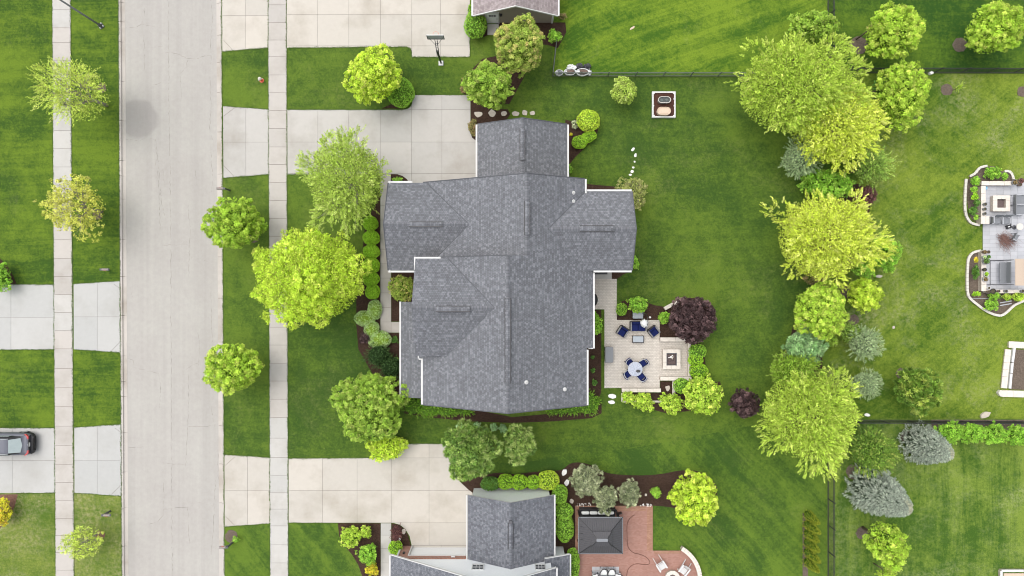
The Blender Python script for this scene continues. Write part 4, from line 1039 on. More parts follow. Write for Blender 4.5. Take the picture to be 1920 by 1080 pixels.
b = MB(); lx = P(939, 33, 1.7)[0]; b.box((lx, 22.52, 1.75), (.13, .14, .24)); b.box((lx, 22.57, 1.75), (.22, .04, .36)); b.build('wall_lamp', M['dark'], N, world=True, bevel=.01)
b = MB(); b.prism(W([(914, 45), (935, 45), (935, 65), (914, 65)], .1), 0.005, 0.1); tag(b.build('door_step', M['conc_our']), 'weathered concrete slab in front of the white side door', 'step')

# ---- south neighbour
Q = empty('house', (-1, -22, 0), 0, 'white house with charcoal shingles and a red brick garage front at the bottom edge', 'house')
gable_roof(Q, 'y', -16.78, -22.0, -.1, 3.5, 4.72, S, 'roof_south', 'low gable of the projecting garage wing')
for s_ in (-1, 1): gutter(Q, (-.1 + s_ * 3.57, -16.78), (-.1 + s_ * 3.57, -22.0), 4.72 - S * 3.5, .13)
roof_caps(Q, (-.1, -16.78), (-.1, -22.0), 4.74, 4.74, mat='roof_south'); ridge_vent(Q, P(957.5, 981, 4.74), P(957.5, 1029, 4.74), 4.80, w=.32, mat='roof_south')
b = MB(); cx, cy = P(957.5, 980, 4.9); b.lathe((cx, cy, 4.66), [(.16, 0), (.16, .16), (.12, .22)], 16); b.build('vent_pipe', M['charcoal'], Q, world=True)
b = MB(); gable_walls(b, -3.25, 3.1, -21.9, -17.05, 'y', -.1, 4.72, S); b.build('wall', M['siding'], Q, world=True)
S3 = .65; PX, PH = -1.3, 8.45
# main gable: left slope comes down low, right slope stops higher
b = MB(); roof_plane(b, [(PX, -21.6), (-9.8, -21.6), (-9.8, -32), (PX, -32)], lambda x, y: PH + S3 * (x - PX), (1, 0)); b.build('roof', [M['roof_south'], M['white']], Q, world=True)['label'] = 'long slope of the main gable coming down to the garage front'
b = MB(); roof_plane(b, [(PX, -21.6), (3.4, -21.6), (3.4, -32), (PX, -32)], lambda x, y: PH - S3 * (x - PX), (-1, 0)); b.build('roof', [M['roof_south'], M['white']], Q, world=True)
b = MB(); roof_plane(b, [(2.6, -21.6), (4.67, -21.6), (4.67, -32), (2.6, -32)], lambda x, y: 2.8 - .42 * (x - 4.67), (-1, 0)); b.build('roof', [M['roof_south'], M['white']], Q, world=True)['label'] = 'small low side roof'
gutter(Q, (3.47, -21.6), (3.47, -32), PH - S3 * 4.7, .13); gutter(Q, (4.74, -21.6), (4.74, -32), 2.8, .13); gutter(Q, (-9.87, -21.6), (-9.87, -32), PH - S3 * 8.5, .13)
def rake(x0, z0, x1, z1, y=-21.56):
    b = MB(); q = [(x0, z0 - .2), (x1, z1 - .2), (x1, z1 + .02), (x0, z0 + .02)]
    n = len(b.v); b.v += [(x, y, z) for x, z in q] + [(x, y - .05, z) for x, z in q]
    for f in ((0, 1, 2, 3), (7, 6, 5, 4), (0, 4, 5, 1), (1, 5, 6, 2), (2, 6, 7, 3), (3, 7, 4, 0)): b.f.append(tuple(n + i for i in f)); b.m.append(0)
    b.build('rake_board', M['white'], Q, world=True)
rake(-9.8, PH - S3 * 8.5, PX, PH); rake(PX, PH, 3.4, PH - S3 * 4.7); rake(2.6, 2.8 + .42 * 2.07, 4.67, 2.8)
def wallpoly(pts, y, mat, th=.12, name='wall'):
    b = MB(); n = len(b.v); k = len(pts)
    b.v += [(x, y, z) for x, z in pts] + [(x, y - th, z) for x, z in pts]
    b.f.append(tuple(range(n + k - 1, n - 1, -1))); b.m.append(0); b.f.append(tuple(range(n + k, n + 2 * k))); b.m.append(0)
    for i in range(k):
        j = (i + 1) % k; b.f.append((n + i, n + j, n + k + j, n + k + i)); b.m.append(0)
    return b.build(name, M[mat], Q, world=True)
gx0 = P(772, 1024, 0)[0]; wx0 = P(755, 1024, 0)[0]
wallpoly([(wx0, 0), (gx0, 0), (gx0, 2.12), (-3.3, 2.12), (-3.3, 2.75), (wx0 + .0, 2.75)], -21.95, 'brickwall', .3)
wallpoly([(-9.3, 2.78), (-3.3, 2.78), (3.1, 2.78), (3.1, 5.2), (PX, 8.0), (-9.3, 2.95)], -21.99, 'siding', .2)
wallpoly([(3.1, 0), (4.35, 0), (4.35, 2.6), (3.1, 2.6)], -22.02, 'siding', .2)
wallpoly([(gx0 + .08, 0.0), (-3.3, 0.0), (-3.3, 2.1), (gx0 + .08, 2.1)], -22.1, 'door_white', .05, 'garage_door')
b = MB(); b.box((gx0 + .04, -21.98, 1.06), (.1, .12, 2.12)); b.box(((gx0 - 3.3) / 2, -21.935, 2.15), (abs(gx0 + 3.3), .05, .07)); b.build('door_trim', M['white'], Q, world=True)
b = MB(); b.box((wx0 - .06, -21.93, 1.4), (.13, .14, 2.8)); b.build('corner_board', M['white'], Q, world=True)
b = MB(); b.box((P(861, 1044, 2.5)[0] - .5, -21.88, 2.45), (.3, .12, .16)); b.build('wall_lamp', M['white'], Q, world=True)
b = MB(); b.lathe((P(757.5, 1035, 1.6)[0], -21.9, 1.6), [(.09, 0), (.11, .1), (.07, .26)], 10); b.build('wall_lamp', M['dark'], Q, world=True)
window(Q, (P(896, 1066, 4.35)[0], -21.99, 4.35), .82, .95, 'x', 1, 3, 2)
window(Q, (P(1013, 1066, 4.35)[0], -21.99, 4.35), .72, .95, 'x', 1, 3, 2)
b = MB(); b.prism([(-9.3, -22.25), (3.1, -22.25), (3.1, -31.8), (-9.3, -31.8)], 0, 2.7); b.build('wall', M['siding'], Q, world=True)
# ---------------------------------------------------------------- patios, walls, fences, furniture
M['paver'] = m_brick('terrace pavers', (0.53, 0.485, 0.43), (0.61, 0.565, 0.505), (0.37, 0.335, 0.295), 0.23, 0.13, 0.010, coords='World', blotch=.1)
M['paver_run'] = m_brick('running bond pavers', (0.51, 0.465, 0.41), (0.58, 0.535, 0.475), (0.37, 0.335, 0.295), 0.24, 0.15, 0.010, coords='World', blotch=.1)
M['cap'] = m_plain('cream cap stone', (0.64, 0.585, 0.52), 0.8, 0.2, grain=0.25, scale=4, bump=.2)
M['cap_white'] = m_plain('pale cap stone', (0.60, 0.57, 0.52), 0.8, 0.2, grain=0.12, scale=4, bump=.2)
M['wallblock'] = m_brick('wall blocks', (0.45, 0.39, 0.33), (0.52, 0.46, 0.39), (0.25, 0.22, 0.19), 0.3, 0.15, 0.01, plane='XZ', coords='World')
M['redpatio'] = m_brick('red brown patio bricks', (0.31, 0.165, 0.13), (0.36, 0.205, 0.165), (0.30, 0.18, 0.145), 0.2, 0.1, 0.006, coords='World', blotch=.16)
M['redborder'] = m_brick('orange border bricks', (0.30, 0.155, 0.105), (0.38, 0.22, 0.15), (0.24, 0.14, 0.10), 0.2, 0.1, 0.009, coords='World', blotch=.16)
M['greypaver'] = m_concrete('grey paver', (0.44, 0.45, 0.475), vary=0.16, stainamt=.2)
M['navy'] = m_plain('navy cushion cloth', (0.008, 0.015, 0.085), 0.85, 0.2, grain=0.2, scale=6, bump=.15)
M['wicker'] = m_plain('dark wicker', (0.035, 0.032, 0.034), 0.6, 0.3, grain=0.3, scale=30, bump=.5)
M['wicker_grey'] = m_plain('grey wicker', (0.20, 0.20, 0.21), 0.6, 0.3, grain=0.25, scale=30, bump=.5)
M['greyglass'] = m_plain('frosted grey glass', (0.34, 0.38, 0.42), 0.2, 0.6, grain=0.06)
M['grey_plastic'] = m_plain('grey plastic', (0.20, 0.21, 0.225), 0.5, 0.4, grain=0.06)
M['grey_light'] = m_plain('light grey cloth', (0.42, 0.43, 0.45), 0.8, 0.2, grain=0.15)
M['white_cloth'] = m_plain('white cloth', (0.72, 0.73, 0.72), 0.85, 0.2, grain=0.15, bump=.3)
M['galv'] = m_plain('galvanised steel', (0.42, 0.45, 0.46), 0.35, 0.5, metal=0.6, grain=0.15)
M['ash'] = m_plain('ash and charcoal', (0.13, 0.10, 0.095), 0.95, 0.1, grain=0.6, scale=12, bump=.8)
M['sand'] = m_plain('beige lid', (0.58, 0.46, 0.35), 0.7, 0.2, grain=0.12, scale=5)
M['water_dark'] = m_plain('dark water', (0.025, 0.032, 0.03), 0.12, 0.7, grain=0.4, scale=4)
M['tan_cloth'] = m_plain('tan awning cloth', (0.47, 0.38, 0.30), 0.8, 0.2, grain=0.06)
M['orange'] = m_plain('orange red enamel', (0.72, 0.12, 0.05), 0.4, 0.5, grain=0.08)
M['hose'] = m_plain('brown hose', (0.14, 0.055, 0.04), 0.5, 0.4)
M['terracotta'] = m_plain('brown pot', (0.16, 0.11, 0.09), 0.7, 0.3, grain=0.2)
M['black_bag'] = m_plain('black bag film', (0.035, 0.035, 0.042), 0.3, 0.6, grain=0.3, bump=.5)
M['white_rock'] = m_plain('white rock', (0.80, 0.78, 0.76), 0.85, 0.2, grain=0.12, scale=6, bump=.5)
M['galv_bright'] = m_plain('bright zinc', (0.75, 0.75, 0.74), 0.4, 0.5, grain=.05)
M['board_glass'] = m_plain('smoked backboard', (0.36, 0.37, 0.38), 0.3, 0.5, grain=.05)
M['mulch_redbrown'] = m_mulch('red brown mulch', (0.045, 0.02, 0.015), (0.12, 0.06, 0.045))
M['stone_dark'] = m_plain('floating leaves', (0.10, 0.115, 0.11), 0.6, 0.3, grain=.3)
M['greybox'] = m_plain('pale grey lid', (0.30, 0.33, 0.36), 0.45, 0.4, grain=.06)
M['green_glaze'] = m_plain('green glaze', (0.10, 0.20, 0.13), 0.3, 0.5)
M['joint_grey'] = m_plain('grey joint sand', (0.26, 0.265, 0.28), 0.95, 0.1)
M['towel_blue'] = m_plain('blue towel', (0.25, 0.52, 0.72), 0.9, 0.1, grain=.3)
M['branch_red'] = m_plain('cut twigs', (0.22, 0.13, 0.11), 0.9, 0.1, grain=0.4)

# main terrace (the right-hand part is a raised step)
tp = [(1113, 523), (1156.5, 523), (1156.5, 600), (1237, 600), (1237, 727.5), (1133.3, 727.5), (1133.3, 580), (1113, 580)]
sheet('terrace', tp, 0.05, M['paver'], thick=0.045)
sheet('terrace', [(1237.2, 640), (1290, 640), (1290, 706), (1237.2, 706)], 0.07, M['paver_run'], thick=0.06)
def border(name, pts, off, mat, z, closed=False, w=0.2, L=0.42, grp=None, parent=None, zb=0.0):
    """a row of laid stones, each its own piece"""
    path = W(pts, z); n = 0
    for i in range(len(path) - (0 if closed else 1)):
        a = Vector(path[i]); b_ = Vector(path[(i + 1) % len(path)]); d = b_ - a; k = max(1, round(d.length / L)); ang = math.atan2(d.y, d.x)
        for j in range(k):
            c = a + d * ((j + .5) / k); m = MB(); m.box((0, 0, 0), (d.length / k - 0.012, w, z - zb))
            o = m.build(name, mat, parent, bevel=0.012)
            loc = Vector((c.x, c.y, (z + zb) / 2 + rg.uniform(-.003, .003)))
            if parent is not None: loc = loc - parent.location
            o.location = loc; o.rotation_euler = (0, 0, ang + rg.uniform(-.01, .01)); n += 1
    return n

def cap_wall(label, pts, h, w, name='garden_wall', cat='wall', capm='cap', zb=0.0, L=.62, group=None):
    """low block wall with overhanging cap stones along a pixel path"""
    c0 = P(*pts[0], h); t = empty(name, (c0[0], c0[1], 0), 0, label, cat, group)
    path = [Vector(p) for p in W(pts, h)]
    for a, b_ in zip(path, path[1:]):
        d = b_ - a; ang = math.atan2(d.y, d.x); c = (a + b_) / 2
        m = MB(); m.box((c.x, c.y, (h - .07 + zb) / 2), (d.length - .03, w - .08, h - .07 - zb), ang); m.build('wall_core', M['wallblock'], t, world=True)
    border('cap_stone', pts, 0, M[capm], h, w=w, L=L, parent=t, zb=h - .068)
    return t
cap_wall('cream capped wall on the north side of the square fire pit, under the purple tree', [(1238, 636.5), (1296, 636.5)], .45, .34)
cap_wall('narrow cream capped wall east of the square fire pit, beside the green balls', [(1292.5, 641), (1292.5, 706)], .45, .24)
cap_wall('cream capped wall on the south side of the square fire pit, above the small mulch bed', [(1238, 710), (1297, 710)], .45, .32)
cap_wall('long cream capped wall along the south edge of the brick terrace', [(1166, 732), (1239.5, 732)], .45, .32)
cap_wall('slanted short cream wall end poking out from the purple tree', [(1246, 579), (1259, 572), (1272, 565)], .4, .3)
cap_wall('thin edging wall below the long terrace wall, under the lime shrubs', [(1166.5, 737), (1166.5, 753), (1237, 753), (1262, 753)], .15, .16)
cap_wall('short stone edging between the mulch bed and the golden ball shrub', [(1263.5, 715), (1263.5, 742)], .2, .26)
for i, (x, y, rx, ry, l) in enumerate([(1252, 728, 5, 5.5, 'pale flat stone in the small mulch bed south of the fire pit'), (1148, 743, 8, 5, 'white jagged rock on the grass, the upper of two beside the terrace wall'), (1147, 754, 8, 4.2, 'white smooth rock on the grass, the lower of two beside the terrace wall')]):
    stone(x, y, rx, ry, l, None, 50 + i, mat='stone' if i == 0 else 'white_rock')
ns = [(897, 214, 8.5, 6), (923, 212, 7.5, 7.5), (945, 213, 6, 5), (966, 213, 8, 5), (984, 211, 5, 6), (999, 212, 5.5, 5)]
nl = ['leftmost stepping stone in the mulch north of the garage wing', 'second stepping stone from the left, tall and narrow, north of the garage wing', 'third stepping stone from the left, at the mulch edge north of the garage wing',
      'fourth stepping stone from the left, on grass above the garage roof peak', 'narrow upright stepping stone, second from the right above the garage roof', 'rightmost square stepping stone on grass above the garage roof']
for i, (s_, l) in enumerate(zip(ns, nl)): stone(*s_, l, 'stepping stones north of the garage wing', 10 + i)
gs = [(1187, 280, 4.5, 2.6, -.9), (1191.5, 291, 2.6, 4, 0), (1190, 303, 2, 2, 0), (1187.5, 314, 2.5, 2, 0), (1185, 321.5, 3.4, 3, 0), (1182, 327.5, 3, 2, 0)]
gl = ['top slanted stone of the short stone trail in the back lawn', 'upright white stone, second from the top of the trail in the back lawn', 'tiny half-buried stone, third in the trail in the back lawn',
      'small stone, fourth in the trail in the back lawn', 'rounded stone, fifth in the trail, just above the twiggy round shrub', 'lowest stone of the trail, touching the twiggy round shrub']
for i, (s_, l) in enumerate(zip(gs, gl)): stone(*s_[:4], l, 'trail of stones in the back lawn', 30 + i, rz=s_[4], mat='white_rock', h=.05)
stone(1058, 886, 5, 7, 'pale wedge stone beside the olive pine, upper of two', None, 61, rz=.5, mat='white_rock'); stone(1063, 905, 5, 6.5, 'pale square stone beside the olive pine, lower of two', None, 62, rz=.15, mat='white_rock')
stone(1072, 940, 4.5, 4.5, 'square grey paver lying in the mulch by the hedge corner', None, 63, mat='stone'); stone(1211, 928, 2.4, 2.4, 'small pale stone in the mulch beside the lime seedling shrub', None, 64)
stone(749, 1011, 2.6, 3, 'small white stone in the dark corner bed', None, 65, mat='white_rock'); stone(757, 996, 4, 6, 'grey weathered stone in the dark corner bed', None, 66)
stone(1848, 778, 11, 6, 'pale rock with cut brush beside the far fence', None, 67, rz=-.3, mat='stone', h=.2); stone(1626, 778, 6, 3.2, 'pale rock at the fence end by the big lime tree', None, 68, mat='white_rock', h=.1)
stone(1186, 52, 6, 2, 'pale strip of litter on the striped north lawn', None, 69, rz=-.6, mat='sand', h=.03); stone(1676, 614, 2.6, 3.4, 'small pale rock in the bare lawn patch', None, 70, mat='stone'); stone(1747, 136, 4, 3, 'white rock at the fence corner beside the lime tree', None, 71, mat='white_rock', h=.3)
stone(1649, 518, 7, 3, 'grey flat stone on grass below the golden tree', None, 72, mat='stone'); stone(1219, 595, 2.2, 2.2, 'round white garden light cap in the mulch beside the sofa', None, 73, mat='white_rock', h=.25)

# ---- fences
M['fence_black'] = m_plain('faded black fence', (0.045, 0.047, 0.047), 0.6, 0.3)
M['fence_grey'] = m_plain('weathered grey green fence', (0.12, 0.14, 0.12), 0.6, 0.3)
M['soil_strip'] = m_plain('bare soil strip', (0.07, 0.10, 0.03), 0.95, 0.1, grain=0.5, scale=4)
def fence(label, p0, p1, h=1.25, step=2.35, grp='black metal fences between the lots', gap=0.115, mt='fence_black'):
    a, b_ = Vector(P(*p0)), Vector(P(*p1)); d = b_ - a; L = d.length; ang = math.atan2(d.y, d.x)
    t = empty('metal_fence', (a.x, a.y, 0), ang, label, 'fence', grp)
    n = max(1, round(L / step)); pm = None
    for i in range(n + 1):
        if pm is None:
            m = MB(); m.box((0, 0, (h + .06) / 2), (.06, .06, h + .06)); m.lathe((0, 0, h + .06), [(.045, 0), (.03, .04), (.005, .06)], 8)
            pm = m.build('post', M[mt], t); o = pm
        else: o = pm.copy(); COL.objects.link(o)
        o.location = (L * i / n, 0, 0)
    m = MB(); m.box((L / 2, 0, .006), (L, .16, .012)); m.build('bare_strip', M['soil_strip'], t)
    for z in (.12, h - .22, h - .03):
        m = MB(); m.box((L / 2, 0, z), (L, .035, .035)); m.build('rail', M[mt], t)
    m = MB(); k = int(L / gap)
    for i in range(k): m.box(((i + .5) * gap, 0, h / 2 + .02), (.018, .018, h - .05))
    tag(m.build('picket', M[mt], t), kind='stuff')
    return t
fence('black metal fence along the back lawn, from the white tubs to the big trees', (1036, 143), (1552, 143), h=1.05, mt='fence_grey')
fence('short black fence going up from the corner behind the white tubs', (1036, 143), (1044, 70), h=1.0, mt='fence_grey')
fence('black metal fence at top right running from the lime tree to the right edge', (1552, 136), (2050, 137), h=1.25)
fence('black fence end coming down from the top edge, above the olive tree', (1552, -120), (1552, 130))
fence('black metal fence at the right, above the lime cedar hedge', (1552, 788), (2050, 790))
fence('black metal fence at bottom right, running down to the bottom edge', (1552, 788), (1552.5, 1180))

# ---- street furniture
def mailbox(label, base, head, dirx, seed=0, group='mailboxes at the kerb'):
    bx, by = P(*base); t = empty('mailbox', (bx, by, 0), 0 if dirx < 0 else math.pi, label, 'mailbox', group)
    b = MB(); b.box((0, 0, .55), (.12, .12, 1.1)); b.box((0, 0, 1.12), (.17, .17, .06)); b.build('post', M['charcoal'], t, bevel=.01)
    b = MB(); b.box((-.22, 0, .93), (.62, .1, .09)); b.box((-.12, 0, .76), (.36, .05, .05), ry=R(-42)); b.build('arm', M['charcoal'], t)
    b = MB(); prof = [(-.095, 0), (.095, 0), (.095, .12)] + [(.095 * math.cos(R(a)), .12 + .095 * math.sin(R(a))) for a in range(20, 161, 20)] + [(-.095, .12)]
    k = len(prof); n = 0; b.v += [(-.62, y, .98 + z) for y, z in prof] + [(-.10, y, .98 + z) for y, z in prof]
    b.f.append(tuple(range(k))); b.m.append(0); b.f.append(tuple(range(2 * k - 1, k - 1, -1))); b.m.append(0)
    for i in range(k): j = (i + 1) % k; b.f.append((i, k + i, k + j, j)); b.m.append(0)
    b.build('box', M['mailgrey'], t); b = MB(); b.box((-.628, 0, 1.08), (.016, .18, .19)); b.build('door', M['grey_plastic'], t); b = MB(); b.box((-.35, .105, 1.16), (.16, .012, .05)); b.build('flag', M['orange'], t)
    return t
M['mailgrey'] = m_plain('grey brown mailbox', (0.25, 0.215, 0.20), 0.5, 0.4, grain=.1)
mailbox('grey mailbox on the right kerb, above the round green street tree', (431, 357), None, -1)
mailbox('grey mailbox on the right kerb beside the small round mulch ring', (436, 1017), None, -1)
mailbox('grey mailbox in the left verge, above the driveway across the street', (204, 506), None, 1)
mailbox('grey mailbox in the left verge, in the bare grass below the car driveway', (207, 958), None, 1)

lx, ly = P(190, 49); t = empty('street_lamp', (lx, ly, 0), math.radians(200), 'tall grey street lamp post with bolted base in the top left verge', 'street lamp')
b = MB(); b.box((0, 0, .02), (.42, .42, .04), .3); b.lathe((0, 0, .04), [(.17, 0), (.16, .18), (.12, .34), (.085, .42)], 14); b.build('base', M['charcoal'], t)
for i in range(4):
    b = MB(); a = .3 + math.pi / 4 + i * math.pi / 2; b.lathe((.2 * math.cos(a), .2 * math.sin(a), .04), [(.055, 0), (.055, .08), (.03, .13)], 8); b.build('bolt_cover', M['galv_bright'], t)
b = MB(); b.tube([(0, 0, .3), (0, 0, 3.5), (0, 0, 8.2)], [.085, .075, .055], 12); b.build('pole', M['grey_plastic'], t, smooth=True)
b = MB(); b.tube([(0, 0, 8.1), (-.3, 0, 8.5), (-1.2, 0, 8.7), (-1.9, 0, 8.68)], .035, 8); b.build('arm', M['charcoal'], t)
b = MB(); b.lathe((-1.95, 0, 8.45), [(.05, .2), (.2, .12), (.26, 0), (.18, -.06), (.02, -.07)][::-1], 14, sx=1.5); b.build('lamp_head', M['charcoal'], t)

hx, hy = P(491, 151); t = empty('fire_hydrant', (hx, hy, 0), .4, 'orange red fire hydrant with a white cap on the grass by the sidewalk', 'fire hydrant')
b = MB(); b.lathe((0, 0, 0), [(.19, 0), (.19, .04), (.11, .06), (.11, .42), (.15, .44), (.15, .48)], 18); b.build('barrel', M['orange'], t)
b = MB(); b.lathe((0, 0, .48), [(.15, 0), (.13, .09), (.08, .16), (.03, .18), (.03, .23)], 18); b.build('bonnet', M['cap_white'], t)
for a in (0, 90, 180):
    b = MB(); u = Vector((math.cos(R(a)), math.sin(R(a)), 0)); b.tube([u * .09 + Vector((0, 0, .34)), u * .20 + Vector((0, 0, .34))], .06 if a == 90 else .045, 10); b.build('nozzle', M['cap_white'], t)

# ---- basketball hoop
bx, by = P(827, 119); t = empty('basketball_hoop', (bx, by, 0), 0, 'basketball hoop with a clear backboard at the edge of the upper driveway', 'basketball hoop')
b = MB(); b.box((0, 0, .06), (.40, .40, .12)); b.build('base_plate', M['white'], t, bevel=.01)
b = MB(); b.tube([(0, 0, .1), (-.02, .1, 1.2), (-.06, .25, 2.3)], .085, 4); b.build('pole', M['dark'], t)
b = MB()
for s_ in (-1, 1): b.tube([(-.06 + s_ * .08, .2, 2.1), (-.1 + s_ * .09, .95, 3.05)], .028, 6); b.tube([(-.06 + s_ * .08, .05, 1.7), (-.1 + s_ * .09, .9, 2.75)], .028, 6)
for s_ in (-1, 1): b.tube([(-.1, .55, 2.6), (-.1 + s_ * .55, 1.0, 3.1)], .018, 6)
for k in (.35, .65): b.box((-.08, .2 + .75 * k, 2.1 + .95 * k), (.18, .04, .04))
b.build('arm', M['charcoal'], t)
b = MB(); b.box((-.1, 1.03, 3.25), (1.34, .02, .80)); b.build('backboard', M['board_glass'], t)
b = MB()
for s_ in (-1, 1): b.box((-.1 + s_ * .67, 1.03, 3.25), (.05, .05, .86)); b.box((-.1, 1.03, 3.25 + s_ * .42), (1.38, .06, .05), mat=0 if s_ < 0 else 1)
b.build('board_frame', [M['dark'], M['white']], t)
b = MB(); ring_ = [(-.1 + .23 * math.cos(a * .3142), 1.32 + .23 * math.sin(a * .3142), 3.05) for a in range(21)]; b.tube(ring_, .01, 6, cap=False); b.box((-.1, 1.08, 3.03), (.12, .1, .06)); b.build('rim', M['orange'], t)
b = MB()
for a in range(12):
    t0 = a * math.pi / 6; b.tube([(-.1 + .22 * math.cos(t0), 1.32 + .22 * math.sin(t0), 3.04), (-.1 + .13 * math.cos(t0 + .3), 1.32 + .13 * math.sin(t0 + .3), 2.65)], .004, 3)
b.build('net', M['white'], t)

# ---- tubs and bags at the fence corner
def crumple(name, mat, parent, c, d, seed, n=2, amp=.18):
    bm = bmesh.new(); bmesh.ops.create_icosphere(bm, subdivisions=n, radius=1); q = random.Random(seed)
    for v in bm.verts:
        k = 1 + q.uniform(-amp, amp); v.co = Vector((v.co.x * d[0] / 2 * k, v.co.y * d[1] / 2 * k, max(v.co.z * d[2] / 2 * k, -d[2] * .42) + d[2] * .42)) + Vector(c)
    me = bpy.data.meshes.new(name); bm.to_mesh(me); bm.free(); me.materials.append(mat)
    o = bpy.data.objects.new(name, me); COL.objects.link(o); o.parent = parent; return o
def tub(label, x, y, rx, ry, fill, seed):
    c = P(x, y, .3); t = empty('round_tub', (*c, 0), 0, label, 'tub', 'white tubs at the fence corner'); k = (CAM_H - .3) / FPX; a, b_ = rx * k, ry * k
    b = MB(); b.lathe((0, 0, 0), [(.82, 0), (.86, .05), (1, .42), (1.06, .44), (1.06, .47), (.92, .47), (.90, .40), (.85, .1)], 22, sx=a, sy=b_); b.build('bucket', M['white_cloth'], t)
    crumple('contents', M[fill], t, (.02, .02, .2), (a * 1.45, b_ * 1.4, .36), seed, 2, .25); crumple('liner_bag', M['white_cloth'], t, (-a * .45, b_ * .1, .3), (a * .8, b_ * .9, .2), seed + 9, 2, .35)
tub('small white tub with scraps, leftmost at the fence corner', 1048.5, 137, 7.3, 5, 'grey_plastic', 1)
tub('white tub filled with brown leaves, between two others at the fence', 1068.5, 135.5, 11, 6, 'terracotta', 2)
tub('long white tub with an open bag and brown leaves, rightmost at the fence', 1092, 136, 12, 6.5, 'terracotta', 3)
def bag(label, x, y, d, mat, seed, nm='garbage_bag', cat='bag', amp=.22):
    c = P(x, y, .25); o = crumple(nm, M[mat], None, (0, 0, 0), d, seed, 3, amp); o.location = (*c, 0); return tag(o, label, cat)
bag('crumpled white plastic bag behind the white tubs', 1072, 126.5, (.75, .5, .5), 'white_cloth', 5, 'plastic_bag', amp=.3); bag('left black garbage bag behind the white tubs', 1087, 124, (.62, .5, .5), 'black_bag', 6); bag('right grey black garbage bag behind the long white tub', 1101, 125, (.6, .55, .5), 'black_bag', 7)
bag('white bag flap hanging over the long tub', 1105, 135, (.34, .5, .3), 'white_cloth', 8, 'plastic_bag', amp=.3)

# ---- raised bed frame with two oval tanks
c = P(1243.5, 197.5); t = empty('garden_box', (*c, 0), 0, 'white wooden frame filled with mulch on the back lawn, holding two oval tanks', 'garden frame')
k = CAM_H / FPX; hw, hh = 20.5 * k, 23 * k
for s_ in (-1, 1):
    b = MB(); b.box((s_ * hw, 0, .14), (.12, hh * 2 + .12, .28)); b.build('board', M['white'], t, bevel=.006); b = MB(); b.box((0, s_ * hh, .143), (hw * 2 - .12, .12, .28)); b.build('board', M['white'], t, bevel=.006)
for x_, y_ in ((-1, -1), (1, -1), (1, 1), (-1, 1)): b = MB(); b.box((x_ * (hw - .09), y_ * (hh - .09), .15), (.13, .13, .3)); b.build('corner_block', M['white'], t)
b = MB()
for x_, y_ in ((-1, -.1), (1, .45), (1, -.1)): b.box((x_ * (hw - .08), y_ * hh, .15), (.07, .09, .3)); 
tag(b.build('bracket', M['white'], t), kind='stuff'); b = MB(); b.box((0, 0, .1), (hw * 2 - .12, hh * 2 - .12, .2)); b.build('mulch', M['mulch_redbrown'], t)
def stadium(L, w, n=10): r = w / 2; return [(L / 2 - r + r * math.cos(R(-90 + 180 * i / n)), r * math.sin(R(-90 + 180 * i / n))) for i in range(n + 1)] + [(-L / 2 + r + r * math.cos(R(90 + 180 * i / n)), r * math.sin(R(90 + 180 * i / n))) for i in range(n + 1)]
def tank(label, x, y, L, w, lid):
    c = P(x, y, .6); t = empty('oval_tank', (*c, 0.2), 0, label, 'tank'); h = .42
    b = MB(); o = stadium(L, w); i_ = stadium(L - .07, w - .07); n = len(o); b.v += [(x, y, 0) for x, y in o] + [(x, y, h) for x, y in o] + [(x, y, h) for x, y in i_] + [(x, y, h - .1) for x, y in i_]
    for i in range(n):
        j = (i + 1) % n
        for r_ in range(3): b.f.append((r_ * n + i, r_ * n + j, (r_ + 1) * n + j, (r_ + 1) * n + i)); b.m.append(0)
    b.build('tank_wall', M['galv'] if not lid else M['sand'], t); b = MB(); b.tube([(x, y, h) for x, y in o + o[:1]], .026, 6, cap=False); b.build('rim', M['cap_white'] if not lid else M['sand'], t)
    b = MB(); b.prism(i_, .05, h - .03 if lid else h - .12); b.build('lid' if lid else 'water', M['sand'] if lid else M['water_dark'], t)
    if lid: b = MB(); b.prism(stadium(L - .22, w - .22), h - .029, h + .0); b.build('lid_panel', M['sand'], t, bevel=.01)
    else:
        for dx, r_ in ((-.22, .14), (.2, .12)):
            b = MB(); b.lathe((dx, .02, h - .115), [(r_, 0), (r_ * .9, .025), (.02, .03)], 12); b.build('floating_plant', M['stone_dark'], t)
tank('oval galvanised tank with dark water, upper one in the white frame', 1246, 187, 1.04, .50, False); tank('oval tank closed with a beige lid, lower one in the white frame', 1245, 208, 1.12, .62, True)

